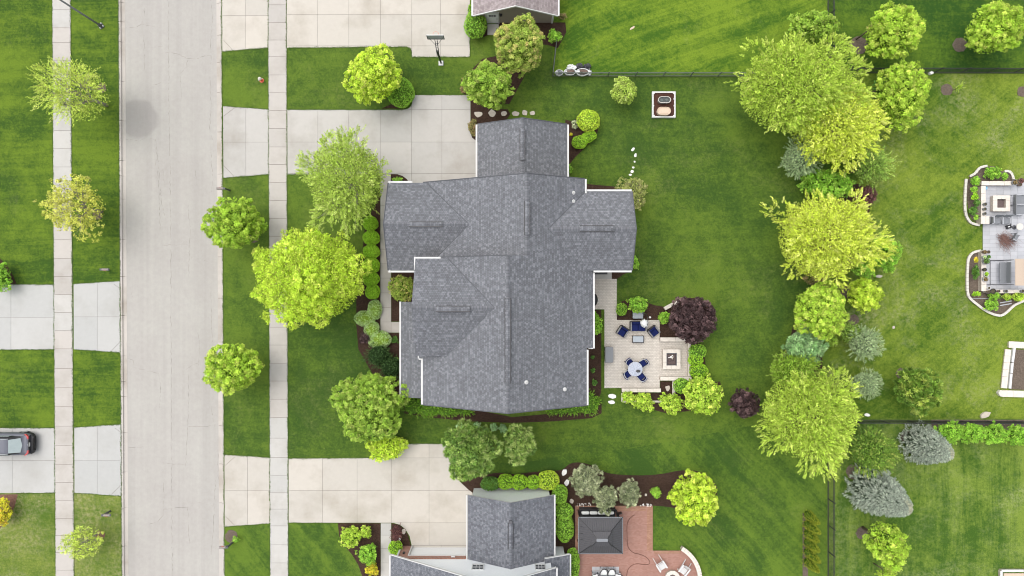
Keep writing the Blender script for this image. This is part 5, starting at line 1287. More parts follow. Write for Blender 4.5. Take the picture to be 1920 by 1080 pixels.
# ---- fire pits
def square_pit(label, x, y, ox, oy, ix, iy, h=.42, cap='cap', logs=True, rim=True):
    c = P(x, y, h); k = (CAM_H - h) / FPX; t = empty('fire_pit', (*c, 0.07), 0, label, 'fire pit'); a, b2, c2, d2 = ox * k, oy * k, ix * k, iy * k
    for s_ in (-1, 1):
        m = MB(); m.box((s_ * (a + c2) / 2, 0, h / 2), (a - c2 - .06, b2 * 2 - .08, h - .07)); m.box((0, s_ * (b2 + d2) / 2, h / 2), (c2 * 2 + .02, b2 - d2 - .06, h - .072)); m.build('wall_core', M['wallblock'], t)
    for s_ in (-1, 1):
        for j in range(3): m = MB(); m.box((s_ * (a + c2) / 2, (j - 1) * b2 * 2 / 3, h - .03), (a - c2, b2 * 2 / 3 - .008, .07)); m.build('cap_stone', M[cap], t, bevel=.01)
        for j in range(2): m = MB(); m.box(((j - .5) * c2, s_ * (b2 + d2) / 2, h - .031), (c2 - .008, b2 - d2, .07)); m.build('cap_stone', M[cap], t, bevel=.01)
    if rim:
        m = MB()
        for s_ in (-1, 1): m.box((s_ * (c2 - .03), 0, h - .08), (.055, d2 * 2 - .01, .2)); m.box((0, s_ * (d2 - .03), h - .081), (c2 * 2 - .12, .055, .2))
        m.build('steel_liner', M['charcoal'], t)
    m = MB(); m.box((0, 0, .1), (c2 * 2 - .02, d2 * 2 - .02, .16)); m.build('ash_bed', M['ash'], t)
    if logs:
        for i, (x_, y_, L_, a_, mt) in enumerate(((-.05, .12, .42, .0, 'white_rock'), (.02, .24, .3, .6, 'white_rock'), (.08, -.02, .46, -.5, 'ash'), (-.1, -.12, .4, .3, 'ash'), (.1, .06, .34, 1.3, 'stone'))):
            m = MB(); m.tube([(x_ - L_ / 2 * math.cos(a_), y_ - L_ / 2 * math.sin(a_), .25), (x_ + L_ / 2 * math.cos(a_), y_ + L_ / 2 * math.sin(a_), .27 + .02 * i)], .045, 7); m.build('log', M[mt], t)
    return t
square_pit('square cream stone fire pit with a charred log and white ash on the terrace', 1259, 673.5, 16.6, 18.6, 9.6, 11.6)

# ---- terrace furniture
def lounge(label, x, y, rz, wid=.82, dep=.80, cush=1, name='lounge_chair', cat='armchair', frame='wicker', cloth='navy', arm='wicker_grey', group=None, z=0.05):
    """rz: direction the sitter faces, measured from -Y"""
    c = P(x, y, .5); t = empty(name, (*c, z), rz, label, cat, group); th = .10
    b = MB(); b.box((0, 0, .17), (wid - .04, dep - .04, .26)); b.build('base', M[frame], t, bevel=.015)
    b = MB(); b.box((0, dep / 2 - th / 2, .44), (wid, th, .72), rx=R(-8)); b.build('backrest', M[frame], t, bevel=.02)
    for s_ in (-1, 1): b = MB(); b.box((s_ * (wid / 2 - th / 2), -.04, .31), (th, dep - .1, .58)); b.box((s_ * (wid / 2 - th / 2), -.04, .605), (th + .02, dep - .1, .03), mat=1); b.build('armrest', [M[frame], M[arm]], t, bevel=.012)
    w1 = (wid - 2 * th - .02) / cush
    for i in range(cush):
        cx_ = -wid / 2 + th + .01 + w1 * (i + .5); b = MB(); b.box((cx_, -.06, .37), (w1 - .012, dep - th - .05, .14)); b.build('seat_cushion', M[cloth], t, bevel=.035)
        b = MB(); b.box((cx_, dep / 2 - th - .07, .60), (w1 - .012, .13, .40), rx=R(-12)); b.build('back_cushion', M[cloth], t, bevel=.04)
    for s_ in (-1, 1):
        for q in (-1, 1): b = MB(); b.box((s_ * (wid / 2 - .06), q * (dep / 2 - .06), .02), (.05, .05, .06)); b.build('foot', M['dark'], t)
    return t
lounge('dark wicker armchair with a navy cushion, left of the navy sofa', 1167.5, 621.5, R(-33), group='navy garden seats', )
lounge('dark wicker armchair with a navy cushion, right of the navy sofa', 1225.5, 621.5, R(38), group='navy garden seats')
lounge('wide dark wicker sofa with two navy cushions under the closed white parasol', 1197, 611.5, 0, wid=1.36, dep=.86, cush=2, name='sofa', cat='sofa')
c = P(1196.5, 636, .45); t = empty('coffee_table', (*c, .05), 0, 'low grey glass coffee table in front of the navy sofa', 'coffee table')
b = MB(); b.box((0, 0, .40), (.92, .52, .03)); b.build('table_top', M['greyglass'], t, bevel=.01); b = MB()
for s_ in (-1, 1): b.box((s_ * .46, 0, .405), (.05, .60, .05)); b.box((0, s_ * .275, .404), (.87, .05, .05))
b.build('table_frame', M['wicker'], t)
for x_ in (-1, 1):
    for y_ in (-1, 1): b = MB(); b.box((x_ * .44, y_ * .26, .19), (.05, .05, .38)); b.build('leg', M['wicker'], t)
c = P(1196, 590, .5); t = empty('storage_box', (*c, .02), 0, 'grey lidded box half under the green shrub behind the navy sofa', 'storage box')
b = MB(); b.box((0, 0, .24), (.80, .60, .46)); b.build('body', M['grey_plastic'], t, bevel=.02); b = MB(); b.box((0, 0, .50), (.86, .66, .07)); b.build('lid', M['greybox'], t, bevel=.02)
c = P(1142, 665, .6); t = empty('storage_box', (*c, .05), 0, 'charcoal grey deck storage box at the left edge of the terrace', 'storage box')
b = MB(); b.box((0, 0, .29), (.62, 1.26, .56)); b.build('body', M['dark'], t, bevel=.02); b = MB(); b.prism([(-.33, -.66), (.27, -.66), (.34, -.60), (.35, 0), (.34, .60), (.27, .66), (-.33, .66)], .57, .65); b.build('lid', M['grey_plastic'], t, bevel=.015)
c = P(1202, 587); t = empty('parasol', (*c, .02), 0, 'closed white cantilever parasol hanging from a curved dark pole over the navy sofa', 'parasol')
b = MB(); b.tube([(0, 0, 0), (0, .02, 1.4), (.02, 0, 2.1), (.06, -.25, 2.5), (.05, -.7, 2.62), (0, -.92, 2.6)], .028, 8); b.build('pole', M['dark'], t); b = MB(); b.box((0, 0, .03), (.5, .5, .06)); b.build('base_plate', M['dark'], t)
b = MB(); q = random.Random(8); seg = 20; prof = [(.02, .0), (.12, .08), (.27, .35), (.33, .72), (.26, .9), (.12, 1.0), (.03, 1.05)]; n0 = 0
for r_, z_ in prof:
    for k_ in range(seg): a = 2 * math.pi * k_ / seg; rr = r_ * (1 + (.10 if k_ % 2 else -.10) + q.uniform(-.14, .14)); b.v.append((-.12 + rr * math.cos(a), -.84 + rr * math.sin(a) + .1, 1.42 + z_))
for i in range(len(prof) - 1):
    for k_ in range(seg): l = (k_ + 1) % seg; b.f.append((i * seg + k_, i * seg + l, (i + 1) * seg + l, (i + 1) * seg + k_)); b.m.append(0)
b.f.append(tuple((len(prof) - 1) * seg + k_ for k_ in range(seg))); b.m.append(0)
b.build('canopy', M['white_cloth'], t); b = MB(); b.tube([(-.36, -.95, 1.75), (-.12, -1.12, 1.78), (.12, -.95, 1.75)], .02, 5); b.build('strap', M['white_cloth'], t)
# round dining table
c = P(1191, 692, .75); T0 = c; t = empty('dining_table', (*c, .05), 0, 'round patterned glass dining table with four navy chairs on the terrace', 'table')
M['tabletop'] = None
nt = NT('mosaic glass top'); v = nt.coords(); vo = nt.n('ShaderNodeTexVoronoi'); nt.set(vo.inputs['Vector'], v); vo.inputs['Scale'].default_value = 9
gr = nt.n('ShaderNodeTexWave', wave_type='RINGS', rings_direction='Z'); nt.set(gr.inputs['Vector'], v); gr.inputs['Scale'].default_value = 3.5; gr.inputs['Distortion'].default_value = 2.5; gr.inputs['Detail'].default_value = 2
M['tabletop'] = nt.done(nt.bsdf(nt.mix(nt.ramp(gr.outputs[1], [(.15, 0.0), (.5, 1.0)]), (0.20, 0.24, 0.34), (0.50, 0.53, 0.60)), 0.25, None, .6))
b = MB(); b.lathe((0, 0, .70), [(.60, 0), (.61, .015), (.60, .03)], 36); b.build('table_top', M['tabletop'], t); b = MB(); b.tube([(.6 * math.cos(a * .1745), .6 * math.sin(a * .1745), .715) for a in range(37)], .02, 6, cap=False); b.build('rim', M['grey_light'], t)
for a in range(4): b = MB(); u = Vector((math.cos(a * 1.571 + .8), math.sin(a * 1.571 + .8), 0)); b.tube([u * .42, u * .25 + Vector((0, 0, .35)), u * .4 + Vector((0, 0, .69))], .02, 6); b.build('leg', M['dark'], t)
def diner(label, x, y, cloth='navy', frame='wicker', arm='grey_light', grp='navy chairs round the dining table', z=.05, centre=None):
    c = P(x, y, .5); ct = centre or T0; ang = math.atan2(ct[1] - c[1], ct[0] - c[0]) + math.pi / 2
    t = empty('dining_chair', (*c, z), ang, label, 'chair', grp); t.scale = (1.18, 1.18, 1.0)
    b = MB(); b.box((0, -.02, .43), (.46, .46, .05)); b.build('seat', M[frame], t, bevel=.02); b = MB(); b.box((0, -.02, .485), (.44, .44, .07)); b.build('seat_cushion', M[cloth], t, bevel=.03)
    b = MB(); pts = [(-.22 + .44 * i / 6, .20 + .07 * math.sin(math.pi * i / 6)) for i in range(7)]
    for i in range(6):
        (x0, y0), (x1, y1) = pts[i], pts[i + 1]; b.box(((x0 + x1) / 2, (y0 + y1) / 2 + .04, .68), (.08, .05, .44), math.atan2(y1 - y0, x1 - x0), rx=R(-9))
    b.build('backrest', M[cloth], t); b = MB(); b.tube([(-.25, .18, .88), (-.14, .27, .92), (0, .30, .93), (.14, .27, .92), (.25, .18, .88)], .024, 6); b.build('top_rail', M[arm], t)
    for s_ in (-1, 1):
        b = MB(); b.tube([(s_ * .25, .20, .86), (s_ * .27, .05, .68), (s_ * .27, -.18, .66), (s_ * .25, -.22, .45)], .022, 6); b.build('armrest', M[arm], t)
        for q_ in (-1, 1): b = MB(); b.tube([(s_ * .2, q_ * .18, .42), (s_ * .23, q_ * .22, 0)], .018, 6); b.build('leg', M[frame], t)
    return t
diner('navy chair at the upper left of the round glass table', 1180.5, 679.5); diner('navy chair at the upper right of the round glass table', 1206, 681); diner('navy chair at the lower left of the round glass table', 1177, 701.5); diner('navy chair at the lower right of the round glass table', 1202.5, 706)
c = P(1196, 695.5, .8); t = empty('table_centrepiece', (*c, .785), 0, 'small dark leafy centrepiece lying on the round glass table', 'centrepiece')
b = MB(); b.lathe((0, 0, 0), [(.09, 0), (.11, .05), (.09, .06)], 10, sx=1.6); b.build('bowl', M['dark'], t); crumple('ornament', M['black_bag'], t, (0, 0, .04), (.36, .2, .12), 4, 2, .35)
c = P(1115.5, 562, .9); t = empty('kettle_grill', (*c, .05), 0, 'black barbecue grill half hidden under the eave beside the terrace path', 'grill')
b = MB(); b.lathe((-.12, 0, .55), [(.05, 0), (.25, .08), (.36, .25), (.37, .28), (.34, .45), (.2, .56), (.03, .6)], 22, sy=1.5); b.build('kettle', M['dark'], t, smooth=True); b = MB(); b.tube([(.2, -.12, 1.0), (.26, -.1, 1.03), (.26, .1, 1.03), (.2, .12, 1.0)], .015, 6); b.build('handle', M['galv'], t)
for a in range(3): b = MB(); u = Vector((math.cos(a * 2.09), math.sin(a * 2.09), 0)); b.tube([Vector((-.12, 0, .6)) + u * .2, Vector((-.12, 0, 0)) + u * .34], .015, 6); b.build('leg', M['charcoal'], t)

# ---- red brown patio in the south
curve = smooth_path([(1279, 1029), (1290, 1037), (1300, 1048), (1307, 1060), (1311, 1072), (1313, 1085), (1312, 1110)], 4)
sheet('patio', [(1078.5, 948.5), (1224, 948.5), (1224, 1032.5), (1277, 1032.5)] + [(x - 3, y) for x, y in curve] + [(1300, 1180), (1078.5, 1180)], 0.05, M['redpatio'], thick=.045)
for nm, p in (('patio_border', [(1213, 949), (1223.8, 949), (1223.8, 1032.4), (1213, 1032.4)]), ('patio_border', [(1079, 949), (1211, 949), (1211, 958), (1079, 958)]), ('patio_border', [(1079, 960), (1085, 960), (1085, 1030), (1079, 1030)]), ('patio_border', [(1226, 1033), (1276, 1033), (1276, 1038), (1226, 1038)])):
    sheet(nm, p, 0.056, M['redborder'], thick=.05)
cap_wall('curved cream seat wall around the red patio at the bottom edge', [(x, y) for x, y in curve[::2]] + [(1308, 1140)], .48, .36, L=.5)
b_ = MB()
q = random.Random(3)
for i in range(60):
    x, y = (q.uniform(1200, 1222), q.uniform(944.5, 949)) if i < 34 else (q.uniform(1082, 1110), q.uniform(943, 948.5)); w_ = P(x, y); s_ = q.uniform(.03, .075); b_.box((w_[0], w_[1], .05), (s_, s_ * .8, s_), q.uniform(0, 3))
tag(b_.build('pebbles', M['white_rock']), 'loose white pebbles along the north edge of the red patio', 'pebbles', kind='stuff')
pth = smooth_path([(1190, 965), (1186, 967), (1179, 974), (1175.5, 984), (1175.5, 1000), (1176, 1016), (1179, 1028), (1188, 1036), (1200, 1039), (1211, 1044), (1218, 1053), (1214, 1058), (1204, 1057.5), (1193, 1056.5), (1184, 1060), (1177, 1068), (1174, 1082), (1170, 1100)], 6)
b = MB(); b.tube([(*P(x, y), .078) for x, y in pth], .021, 6); o = b.build('garden_hose', M['hose'], smooth=True); tag(o, 'brown garden hose winding across the red patio', 'hose')
# gazebo
c = P(1126, 1004, 2.4); t = empty('gazebo', (*c, .05), 0, 'dark gazebo with a ribbed metal hip roof and raised centre on the red patio', 'gazebo')
M['metalroof'] = m_plain('dark metal roof sheet', (0.075, 0.073, 0.078), 0.5, 0.4, metal=.1, grain=.08)
kk = (CAM_H - 2.4) / FPX; gx, gy = 41.5 * kk, 34 * kk
def hip(z0, z1, ox, oy, ix, iy, n_rib, nm):
    P_ = lambda sx, sy: Vector((sx * ox, sy * oy, z0)); Q_ = lambda sx, sy: Vector((sx * ix, sy * iy, z1))
    for a, b2 in (((-1, -1), (1, -1)), ((1, -1), (1, 1)), ((1, 1), (-1, 1)), ((-1, 1), (-1, -1))):
        m = MB(); A, B, C, D = P_(*a), P_(*b2), Q_(*b2), Q_(*a); m.face([A, B, C, D]); dn = Vector((0, 0, -.03)); m.face([D + dn, C + dn, B + dn, A + dn]); m.face([A + dn, B + dn, B, A]); pn = m.build(nm, M['metalroof'], t)
        nrm = (B - A).cross(D - A).normalized(); L = (B - A).length; e = (B - A).normalized(); n = n_rib if abs(e.x) > .5 else int(n_rib * .8); upv = nrm.cross(e)
        hgt = abs((D - A).dot(upv)); inset = (D - A).dot(e)
        for i in range(1, n):
            u = L * i / n; top = hgt * min(1, (u / inset) if inset > 0 else 1, ((L - u) / inset)); s0 = A + e * u + nrm * .012; s1 = s0 + upv * top
            r_ = MB(); r_.tube([s0, s1], .019, 4); r_.build('rib', M['charcoal'], pn)
        m = MB(); m.tube([A + nrm * .02, D + nrm * .02], .03, 6); m.build('hip_cap', M['dark'], pn)
hip(2.35, 2.95, gx, gy, gx * .42, gy * .36, 20, 'roof_panel'); hip(3.12, 3.36, gx * .45, gy * .40, gx * .24, gy * .06, 10, 'roof_panel')
b = MB(); b.box((0, 0, 3.38), (gx * .5, gy * .16, .05)); b.build('ridge_cap', M['grey_plastic'], t)
b = MB()
for s_ in (-1, 1): b.box((s_ * gx, 0, 2.33), (.05, gy * 2 + .05, .09)); b.box((0, s_ * gy, 2.331), (gx * 2 - .05, .05, .09))
b.build('eave_rail', M['grey_plastic'], t)
for x_ in (-1, 1):
    for y_ in (-1, 1): b = MB(); b.box((x_ * (gx - .2), y_ * (gy - .2), 1.17), (.12, .12, 2.34)); b.build('post', M['dark'], t)
for y_ in (.45, .08, -.25):
    b = MB(); b.tube([(-gx + .15, gy * y_ + .1, 2.5), (-gx + .38, gy * y_ + .1, 2.56), (-gx + .38, gy * y_ - .05, 2.56)], .018, 4); b.build('bracket', M['dark'], t)
c = P(1120, 962, .5); t = empty('sofa', (*c, .05), 0, 'long outdoor sofa with four white back cushions sticking out under the gazebo roof', 'sofa')
b = MB(); b.box((0, -.1, .25), (3.0, .9, .4)); b.box((0, .36, .4), (3.05, .08, .7)); b.build('frame', M['dark'], t, bevel=.02)
for i in range(4): b = MB(); b.box((-1.04 + .69 * i, .12, .72), (.67, .26, .34)); b.build('back_cushion', M['white_cloth'], t, bevel=.11)
c = P(1156, 963, .5); t = empty('side_table', (*c, .05), R(20), 'black metal stand beside the gazebo roof corner', 'side table')
b = MB(); b.box((0, 0, .5), (.08, .8, .9)); b.build('frame', M['dark'], t); b = MB(); b.box((.25, -.1, .35), (.4, .05, .5)); b.build('panel', M['dark'], t)
# adirondack chairs
def adirondack(label, x, y, rz, grp='white garden chairs by the round fire pit'):
    c = P(x, y, .4); t = empty('garden_chair', (*c, .05), rz, label, 'garden chair', grp); m = M['white']
    for i in range(5): b = MB(); b.box((0, .05 - i * .105, .36 - abs(i - 1) * .012 + i * .012), (.52, .095, .025)); b.build('seat_slat', m, t)
    for i in range(5): b = MB(); b.box((-.2 + i * .1, .27, .58 + (.06 if i in (1, 2, 3) else 0) / 2), (.085, .025, .56 + (.06 if i in (1, 2, 3) else 0)), rx=R(-24)); b.build('back_slat', m, t)
    for s_ in (-1, 1):
        b = MB(); b.box((s_ * .33, -.08, .56), (.13, .72, .03)); b.build('armrest', m, t, bevel=.01); b = MB(); b.box((s_ * .31, -.38, .28), (.045, .10, .55)); b.build('leg', m, t); b = MB(); b.box((s_ * .29, .22, .2), (.04, 1.0, .11), rx=R(-16)); b.build('leg', m, t)
    b = MB(); b.box((0, .38, .78), (.56, .03, .06), rx=R(-24)); b.build('back_rail', m, t); return t
adirondack('left white slatted garden chair on the red patio, upper left of the round fire pit', 1239, 1059, R(32)); adirondack('right white slatted garden chair on the red patio, against the curved wall', 1283, 1067, R(-38))
c = P(1261, 1084, .4); t = empty('fire_pit', (*c, .05), 0, 'round cream stone fire pit cut by the bottom edge', 'fire pit'); k = (CAM_H - .4) / FPX
for i in range(12):
    b = MB(); a0, a1 = i * math.pi / 6 + .01, (i + 1) * math.pi / 6 - .01; b.prism([(.62 * math.cos(a0), .62 * math.sin(a0)), (.64 * math.cos((a0 + a1) / 2), .64 * math.sin((a0 + a1) / 2)), (.62 * math.cos(a1), .62 * math.sin(a1)), (.33 * math.cos(a1), .33 * math.sin(a1)), (.33 * math.cos(a0), .33 * math.sin(a0))], .32, .40); b.build('cap_stone', M['cap'], t)
b = MB(); b.lathe((0, 0, 0), [(.57, 0), (.57, .318)], 24); b.build('wall_core', M['wallblock'], t); b = MB(); b.lathe((0, 0, .3), [(.31, 0), (.31, .07)], 24); b.build('ash_bed', M['ash'], t)
for x_, a_ in ((-.08, .5), (.1, -.6)): b = MB(); b.tube([(x_ - .16 * math.cos(a_), -.16 * math.sin(a_), .42), (x_ + .16 * math.cos(a_), .16 * math.sin(a_), .44)], .05, 7); b.build('log', M['white_rock'], t)
# dining group on the grey pavers
paving('paver_inlay', [(1110, 1062.5), (1161, 1062.5), (1161, 1120), (1110, 1120)], [1110, 1117.3, 1124.6, 1131.9, 1139.2, 1146.5, 1153.8, 1161], [1062.5, 1070, 1077.5, 1085, 1092.5, 1100, 1110, 1120], M['greypaver'], z=.062, piece='paver', gap=.015)
c2 = P(1137, 1088, .7)
def hoopchair(label, x, y, rz):
    c = P(x, y, .5); t = empty('dining_chair', (*c, .06), rz, label, 'chair', 'black hoop chairs with white cushions')
    b = MB(); b.tube([(-.27, -.05, .62), (-.30, .12, .78), (-.22, .30, .86), (0, .38, .88), (.22, .30, .86), (.30, .12, .78), (.27, -.05, .62)], .028, 7); b.tube([(-.22, .05, .6), (-.22, .2, .7), (0, .3, .74), (.22, .2, .7), (.22, .05, .6)], .02, 6); b.build('backrest', M['dark'], t, smooth=True)
    b = MB(); b.box((0, -.05, .45), (.52, .52, .04)); b.build('seat', M['dark'], t); b = MB(); b.box((0, -.06, .51), (.54, .54, .09)); b.build('seat_cushion', M['white_cloth'], t, bevel=.03)
    for s_ in (-1, 1):
        for q_ in (-1, 1): b = MB(); b.tube([(s_ * .22, q_ * .2, .44), (s_ * .25, q_ * .25, 0)], .016, 6); b.build('leg', M['dark'], t)
hoopchair('left of the two black hoop chairs with white cushions above the dark table', 1132, 1071.5, 0); hoopchair('right of the two black hoop chairs with white cushions above the dark table', 1146.5, 1071.5, 0)
hoopchair('black hoop chair with a white cushion at the left end of the dark table', 1114, 1081, R(75)); hoopchair('black hoop chair with a white cushion at the right end of the dark table', 1160, 1081, R(-75))
t = empty('dining_table', (*c2, .06), 0, 'dark rectangular patio table cut by the bottom edge', 'table'); b = MB(); b.box((0, 0, .73), (1.5, .9, .04)); b.build('table_top', M['charcoal'], t, bevel=.01)
for x_ in (-1, 1):
    for y_ in (-1, 1): b = MB(); b.box((x_ * .68, y_ * .38, .36), (.05, .05, .72)); b.build('leg', M['dark'], t)

# ---- east terrace of the neighbour at the right edge
paving('terrace', [(1843, 341), (1990, 341), (1990, 549), (1843, 549)], [1843] + [1843 + 13 * i for i in range(1, 12)], [341 + 7.7 * i for i in range(28)], M['greypaver'], z=.05, gap=.012, piece='paver', joint=M['joint_grey'])
bed(smooth_path([(1817, 400), (1812, 360), (1816, 336), (1832, 322), (1850, 312), (1868, 313), (1880, 322), (1893, 322), (1902, 333), (1905, 341)], 3) + [(1843, 341), (1843, 420), (1832, 418), (1822, 410)], 'mulch_grey')
bed(smooth_path([(1843, 470), (1828, 472), (1818, 482), (1815, 500), (1815, 530), (1817, 556), (1830, 570), (1852, 584), (1876, 592), (1890, 586), (1908, 570), (1940, 560)], 3) + [(1960, 549), (1843, 549)], 'mulch_grey')
cap_wall('winding pale stone edging around the upper planting bed at the right edge', smooth_path([(1852, 311), (1838, 314), (1830, 324), (1822, 329)], 2) + [(1819, 330)], .22, .2, capm='cap_white', L=.34)
cap_wall('pale stone edging on the left of the upper planting bed at the right edge', smooth_path([(1812.5, 335), (1811, 355), (1810, 385), (1813, 405), (1822, 418), (1838, 422)], 2), .22, .2, capm='cap_white', L=.34)
cap_wall('small curved stone edging at the top right planting bed', smooth_path([(1884, 321), (1893, 321), (1899, 328), (1901, 336)], 2), .22, .2, capm='cap_white', L=.3)
cap_wall('long pale stone edging around the lower planting bed at the right edge', smooth_path([(1840, 470), (1826, 473), (1817, 484), (1815, 505), (1814.5, 535), (1817, 556), (1832, 570), (1853, 585), (1876, 592), (1890, 584), (1903, 572), (1925, 562)], 2), .22, .2, capm='cap_white', L=.34)
cap_wall('cream seat wall along the top of the grey terrace at the right edge', [(1840.5, 343.5), (1898, 343.5)], .5, .36, L=.6); cap_wall('cream seat wall down the left side of the grey terrace at the right edge', [(1844, 348.5), (1844, 405)], .5, .38, L=.6)
cap_wall('square cream pillar at the lower end of the left seat wall', [(1839.5, 412.5), (1855.5, 412.5)], .62, .66, L=.35, name='wall_pillar', cat='pillar')
cap_wall('cream wall full of plant pots on the lower left of the grey terrace', [(1845, 469.5), (1845, 546)], .5, .42, L=.6); cap_wall('cream wall with pots along the bottom of the grey terrace', [(1850, 546.5), (1950, 546.5)], .5, .3, L=.6)
square_pit('square cream fire pit with brown filling on the grey terrace at the right edge', 1877, 381.5, 16, 15, 8, 8, rim=False, logs=False)
def pot(label, x, y, r, fill='terracotta', z=.5, leafy=None, grp='plant pots on the terrace walls'):
    c = P(x, y, z + .2); k = (CAM_H - z - .2) / FPX * r; t = empty('plant_pot', (*c, z), 0, label, 'plant pot', grp)
    b = MB(); b.lathe((0, 0, 0), [(k * .7, 0), (k * .95, .22), (k * 1.04, .23), (k * 1.04, .27), (k * .88, .27), (k * .86, .22)], 14); b.build('pot', M[fill], t); b = MB(); b.lathe((0, 0, .2), [(k * .85, 0), (k * .8, .03)], 12); b.build('soil', M['soil'], t)
    if leafy:
        rng = np.random.default_rng(int(x * 7 + y)); n = 90; C = rand_dirs(rng, n, 0) * np.array([k, k, .16]) * rng.uniform(.2, 1, n)[:, None] + np.array([0, 0, .27]); N_ = unit(np.array([0, 0, 1.]) + rng.normal(0, .5, (n, 3))); T_ = unit(np.cross(N_, rng.normal(0, 1, (n, 3))))
        leaf_mesh('foliage', C, N_, T_, np.full(n, .05), np.full(n, .025), rng.uniform(0, 1, (n, 3)), FOL[leafy], t)
pot('upper of three small pots on the left seat wall', 1847, 383, 3.2, 'grey_plastic'); pot('middle of three small pots on the left seat wall', 1846.5, 392, 3, 'grey_plastic'); pot('lowest of three small pots on the left seat wall', 1846.5, 400.5, 2.8, 'grey_plastic')
pot('large grey pot where the top seat wall ends', 1902.5, 342, 5.5, 'grey_plastic', leafy='rust'); pot('brown pot at the right edge above the grey terrace', 1914, 339, 5, 'terracotta', z=.1, leafy='dark_red'); pot('small dark pot right of the large grey pot at the wall end', 1912, 346, 3.6, 'terracotta', z=.1)
pot('top left small pot on the lower wall', 1845.5, 472.5, 3.6, 'terracotta', leafy='rust'); pot('top right small pot on the lower wall', 1853, 472.5, 3, 'terracotta'); pot('pale pot, left in the second row on the lower wall', 1845, 482, 3.4, 'grey_light', leafy='hosta'); pot('green pot, right in the second row on the lower wall', 1853, 481.5, 3.2, 'green_glaze', leafy='deep_green')
pot('widest oval pot with twigs on the lower wall', 1848, 489.5, 6.5, 'grey_plastic', leafy='deep_green'); pot('small black pot on the middle of the lower wall', 1846, 505.5, 3.2, 'dark'); pot('white pot full of green leaves on the lower wall', 1848.5, 514, 4.6, 'white', leafy='clipped_green'); pot('pale pot with dry stems near the lower wall end', 1847, 523.5, 4.6, 'grey_light', leafy='rust')
pot('small white pot in the corner of the lower wall', 1854, 540, 3, 'white'); pot('large black pot on the bottom wall corner', 1861.5, 546, 5, 'dark'); pot('tiny brown pot left of the black pot on the bottom wall', 1853.5, 547, 2.6, 'terracotta'); pot('small brown pot on the middle of the bottom wall', 1872.5, 546, 2.3, 'terracotta'); pot('grey pot further right on the bottom wall', 1886, 546, 3, 'grey_plastic'); pot('dark pot at the right end of the bottom wall', 1917, 546, 3.3, 'grey_plastic')
def sling(label, x, y, rz, w=.66, L=.8, m='grey_plastic', name='patio_chair', cat='chair', grp='grey patio chairs on the neighbour terrace'):
    c = P(x, y, .45); t = empty(name, (*c, .05), rz, label, cat, grp)
    b = MB(); b.box((0, -.05, .40), (w, L * .62, .06)); b.build('seat', M[m], t, bevel=.02); b = MB(); b.box((0, L / 2 - .06, .66), (w, .05, .58), rx=R(-16)); b.build('backrest', M[m], t, bevel=.015)
    for s_ in (-1, 1):
        b = MB(); b.box((s_ * (w / 2 + .03), -.05, .60), (.06, L * .75, .04)); b.build('armrest', M['grey_light'], t)
        for q_ in (-1, 1): b = MB(); b.tube([(s_ * (w / 2 + .03), q_ * L * .32, .58), (s_ * (w / 2 + .03), q_ * L * .36, 0)], .018, 6); b.build('leg', M['charcoal'], t)
    return t
sling('left grey armchair at the pillar on the neighbour terrace', 1869, 413, R(0)); sling('right grey armchair beside the left one at the pillar', 1886, 413, R(0)); sling('folded grey chair squeezed against the cream pillar', 1858.5, 413, R(90), w=.5, L=.3)
sling('upper grey lounger right of the square fire pit at the right edge', 1911, 375, R(90), w=.8, L=1.2, name='lounger', cat='lounger'); sling('lower grey lounger right of the square fire pit at the right edge', 1911, 393, R(90), w=.8, L=1.2, name='lounger', cat='lounger')
sling('grey chair tipped beside the pile of cut branches', 1903, 445, R(60), w=.5, L=.6)
c = P(1912.5, 425, .7); t = empty('round_table', (*c, .05), 0, 'round white side table at the right edge', 'table'); b = MB(); b.lathe((0, 0, .62), [(.29, 0), (.29, .04)], 24); b.build('table_top', M['cap_white'], t); b = MB(); b.lathe((0, 0, 0), [(.2, 0), (.04, .05), (.04, .62)], 12); b.build('leg', M['charcoal'], t)
c = P(1891, 425, .15); t = empty('lantern', (*c, .05), .3, 'small dark metal lantern lying left of the round white table', 'lantern'); b = MB(); b.box((0, 0, .12), (.5, .28, .02)); b.box((0, .13, .12), (.5, .03, .2)); b.box((0, -.13, .12), (.5, .03, .2)); b.build('frame', M['dark'], t); crumple('contents', M['white_cloth'], t, (0, 0, .12), (.2, .12, .1), 9)
c = P(1886, 455); rb = random.Random(12); b = MB()
for i in range(150):
    a = R(-40) + rb.gauss(0, .35); L_ = rb.uniform(.5, 1.5); s0 = (rb.gauss(-.5, .22), rb.gauss(.45, .22)); 
    b.tube([(s0[0], s0[1], .08 + rb.uniform(0, .3)), (s0[0] + L_ * .5 * math.cos(a) + rb.gauss(0, .05), s0[1] + L_ * .5 * math.sin(a), .1 + rb.uniform(0, .35)), (s0[0] + L_ * math.cos(a + rb.gauss(0, .2)), s0[1] + L_ * math.sin(a), .08 + rb.uniform(0, .2))], [.012, .009, .004], 3)
o = b.build('brush_pile', M['branch_red']); o.location = (*c, .05); tag(o, 'pile of cut reddish branches on the grey terrace', 'brush pile', kind='stuff')
c = P(1878, 511, .6); t = empty('swing_bench', (*c, .05), 0, 'swing seat under a tan awning on the grey terrace at the right edge', 'garden swing')
b = MB()
for s_ in (-1, 1): b.tube([(-.85, s_ * 1.02, .02), (-.1, s_ * 1.02, 1.9)], .022, 6); b.tube([(.9, s_ * 1.02, .02), (-.1 + .1, s_ * 1.02, 1.9)], .022, 6); b.tube([(-.9, s_ * 1.02, .05), (.9, s_ * 1.02, .05)], .022, 6)
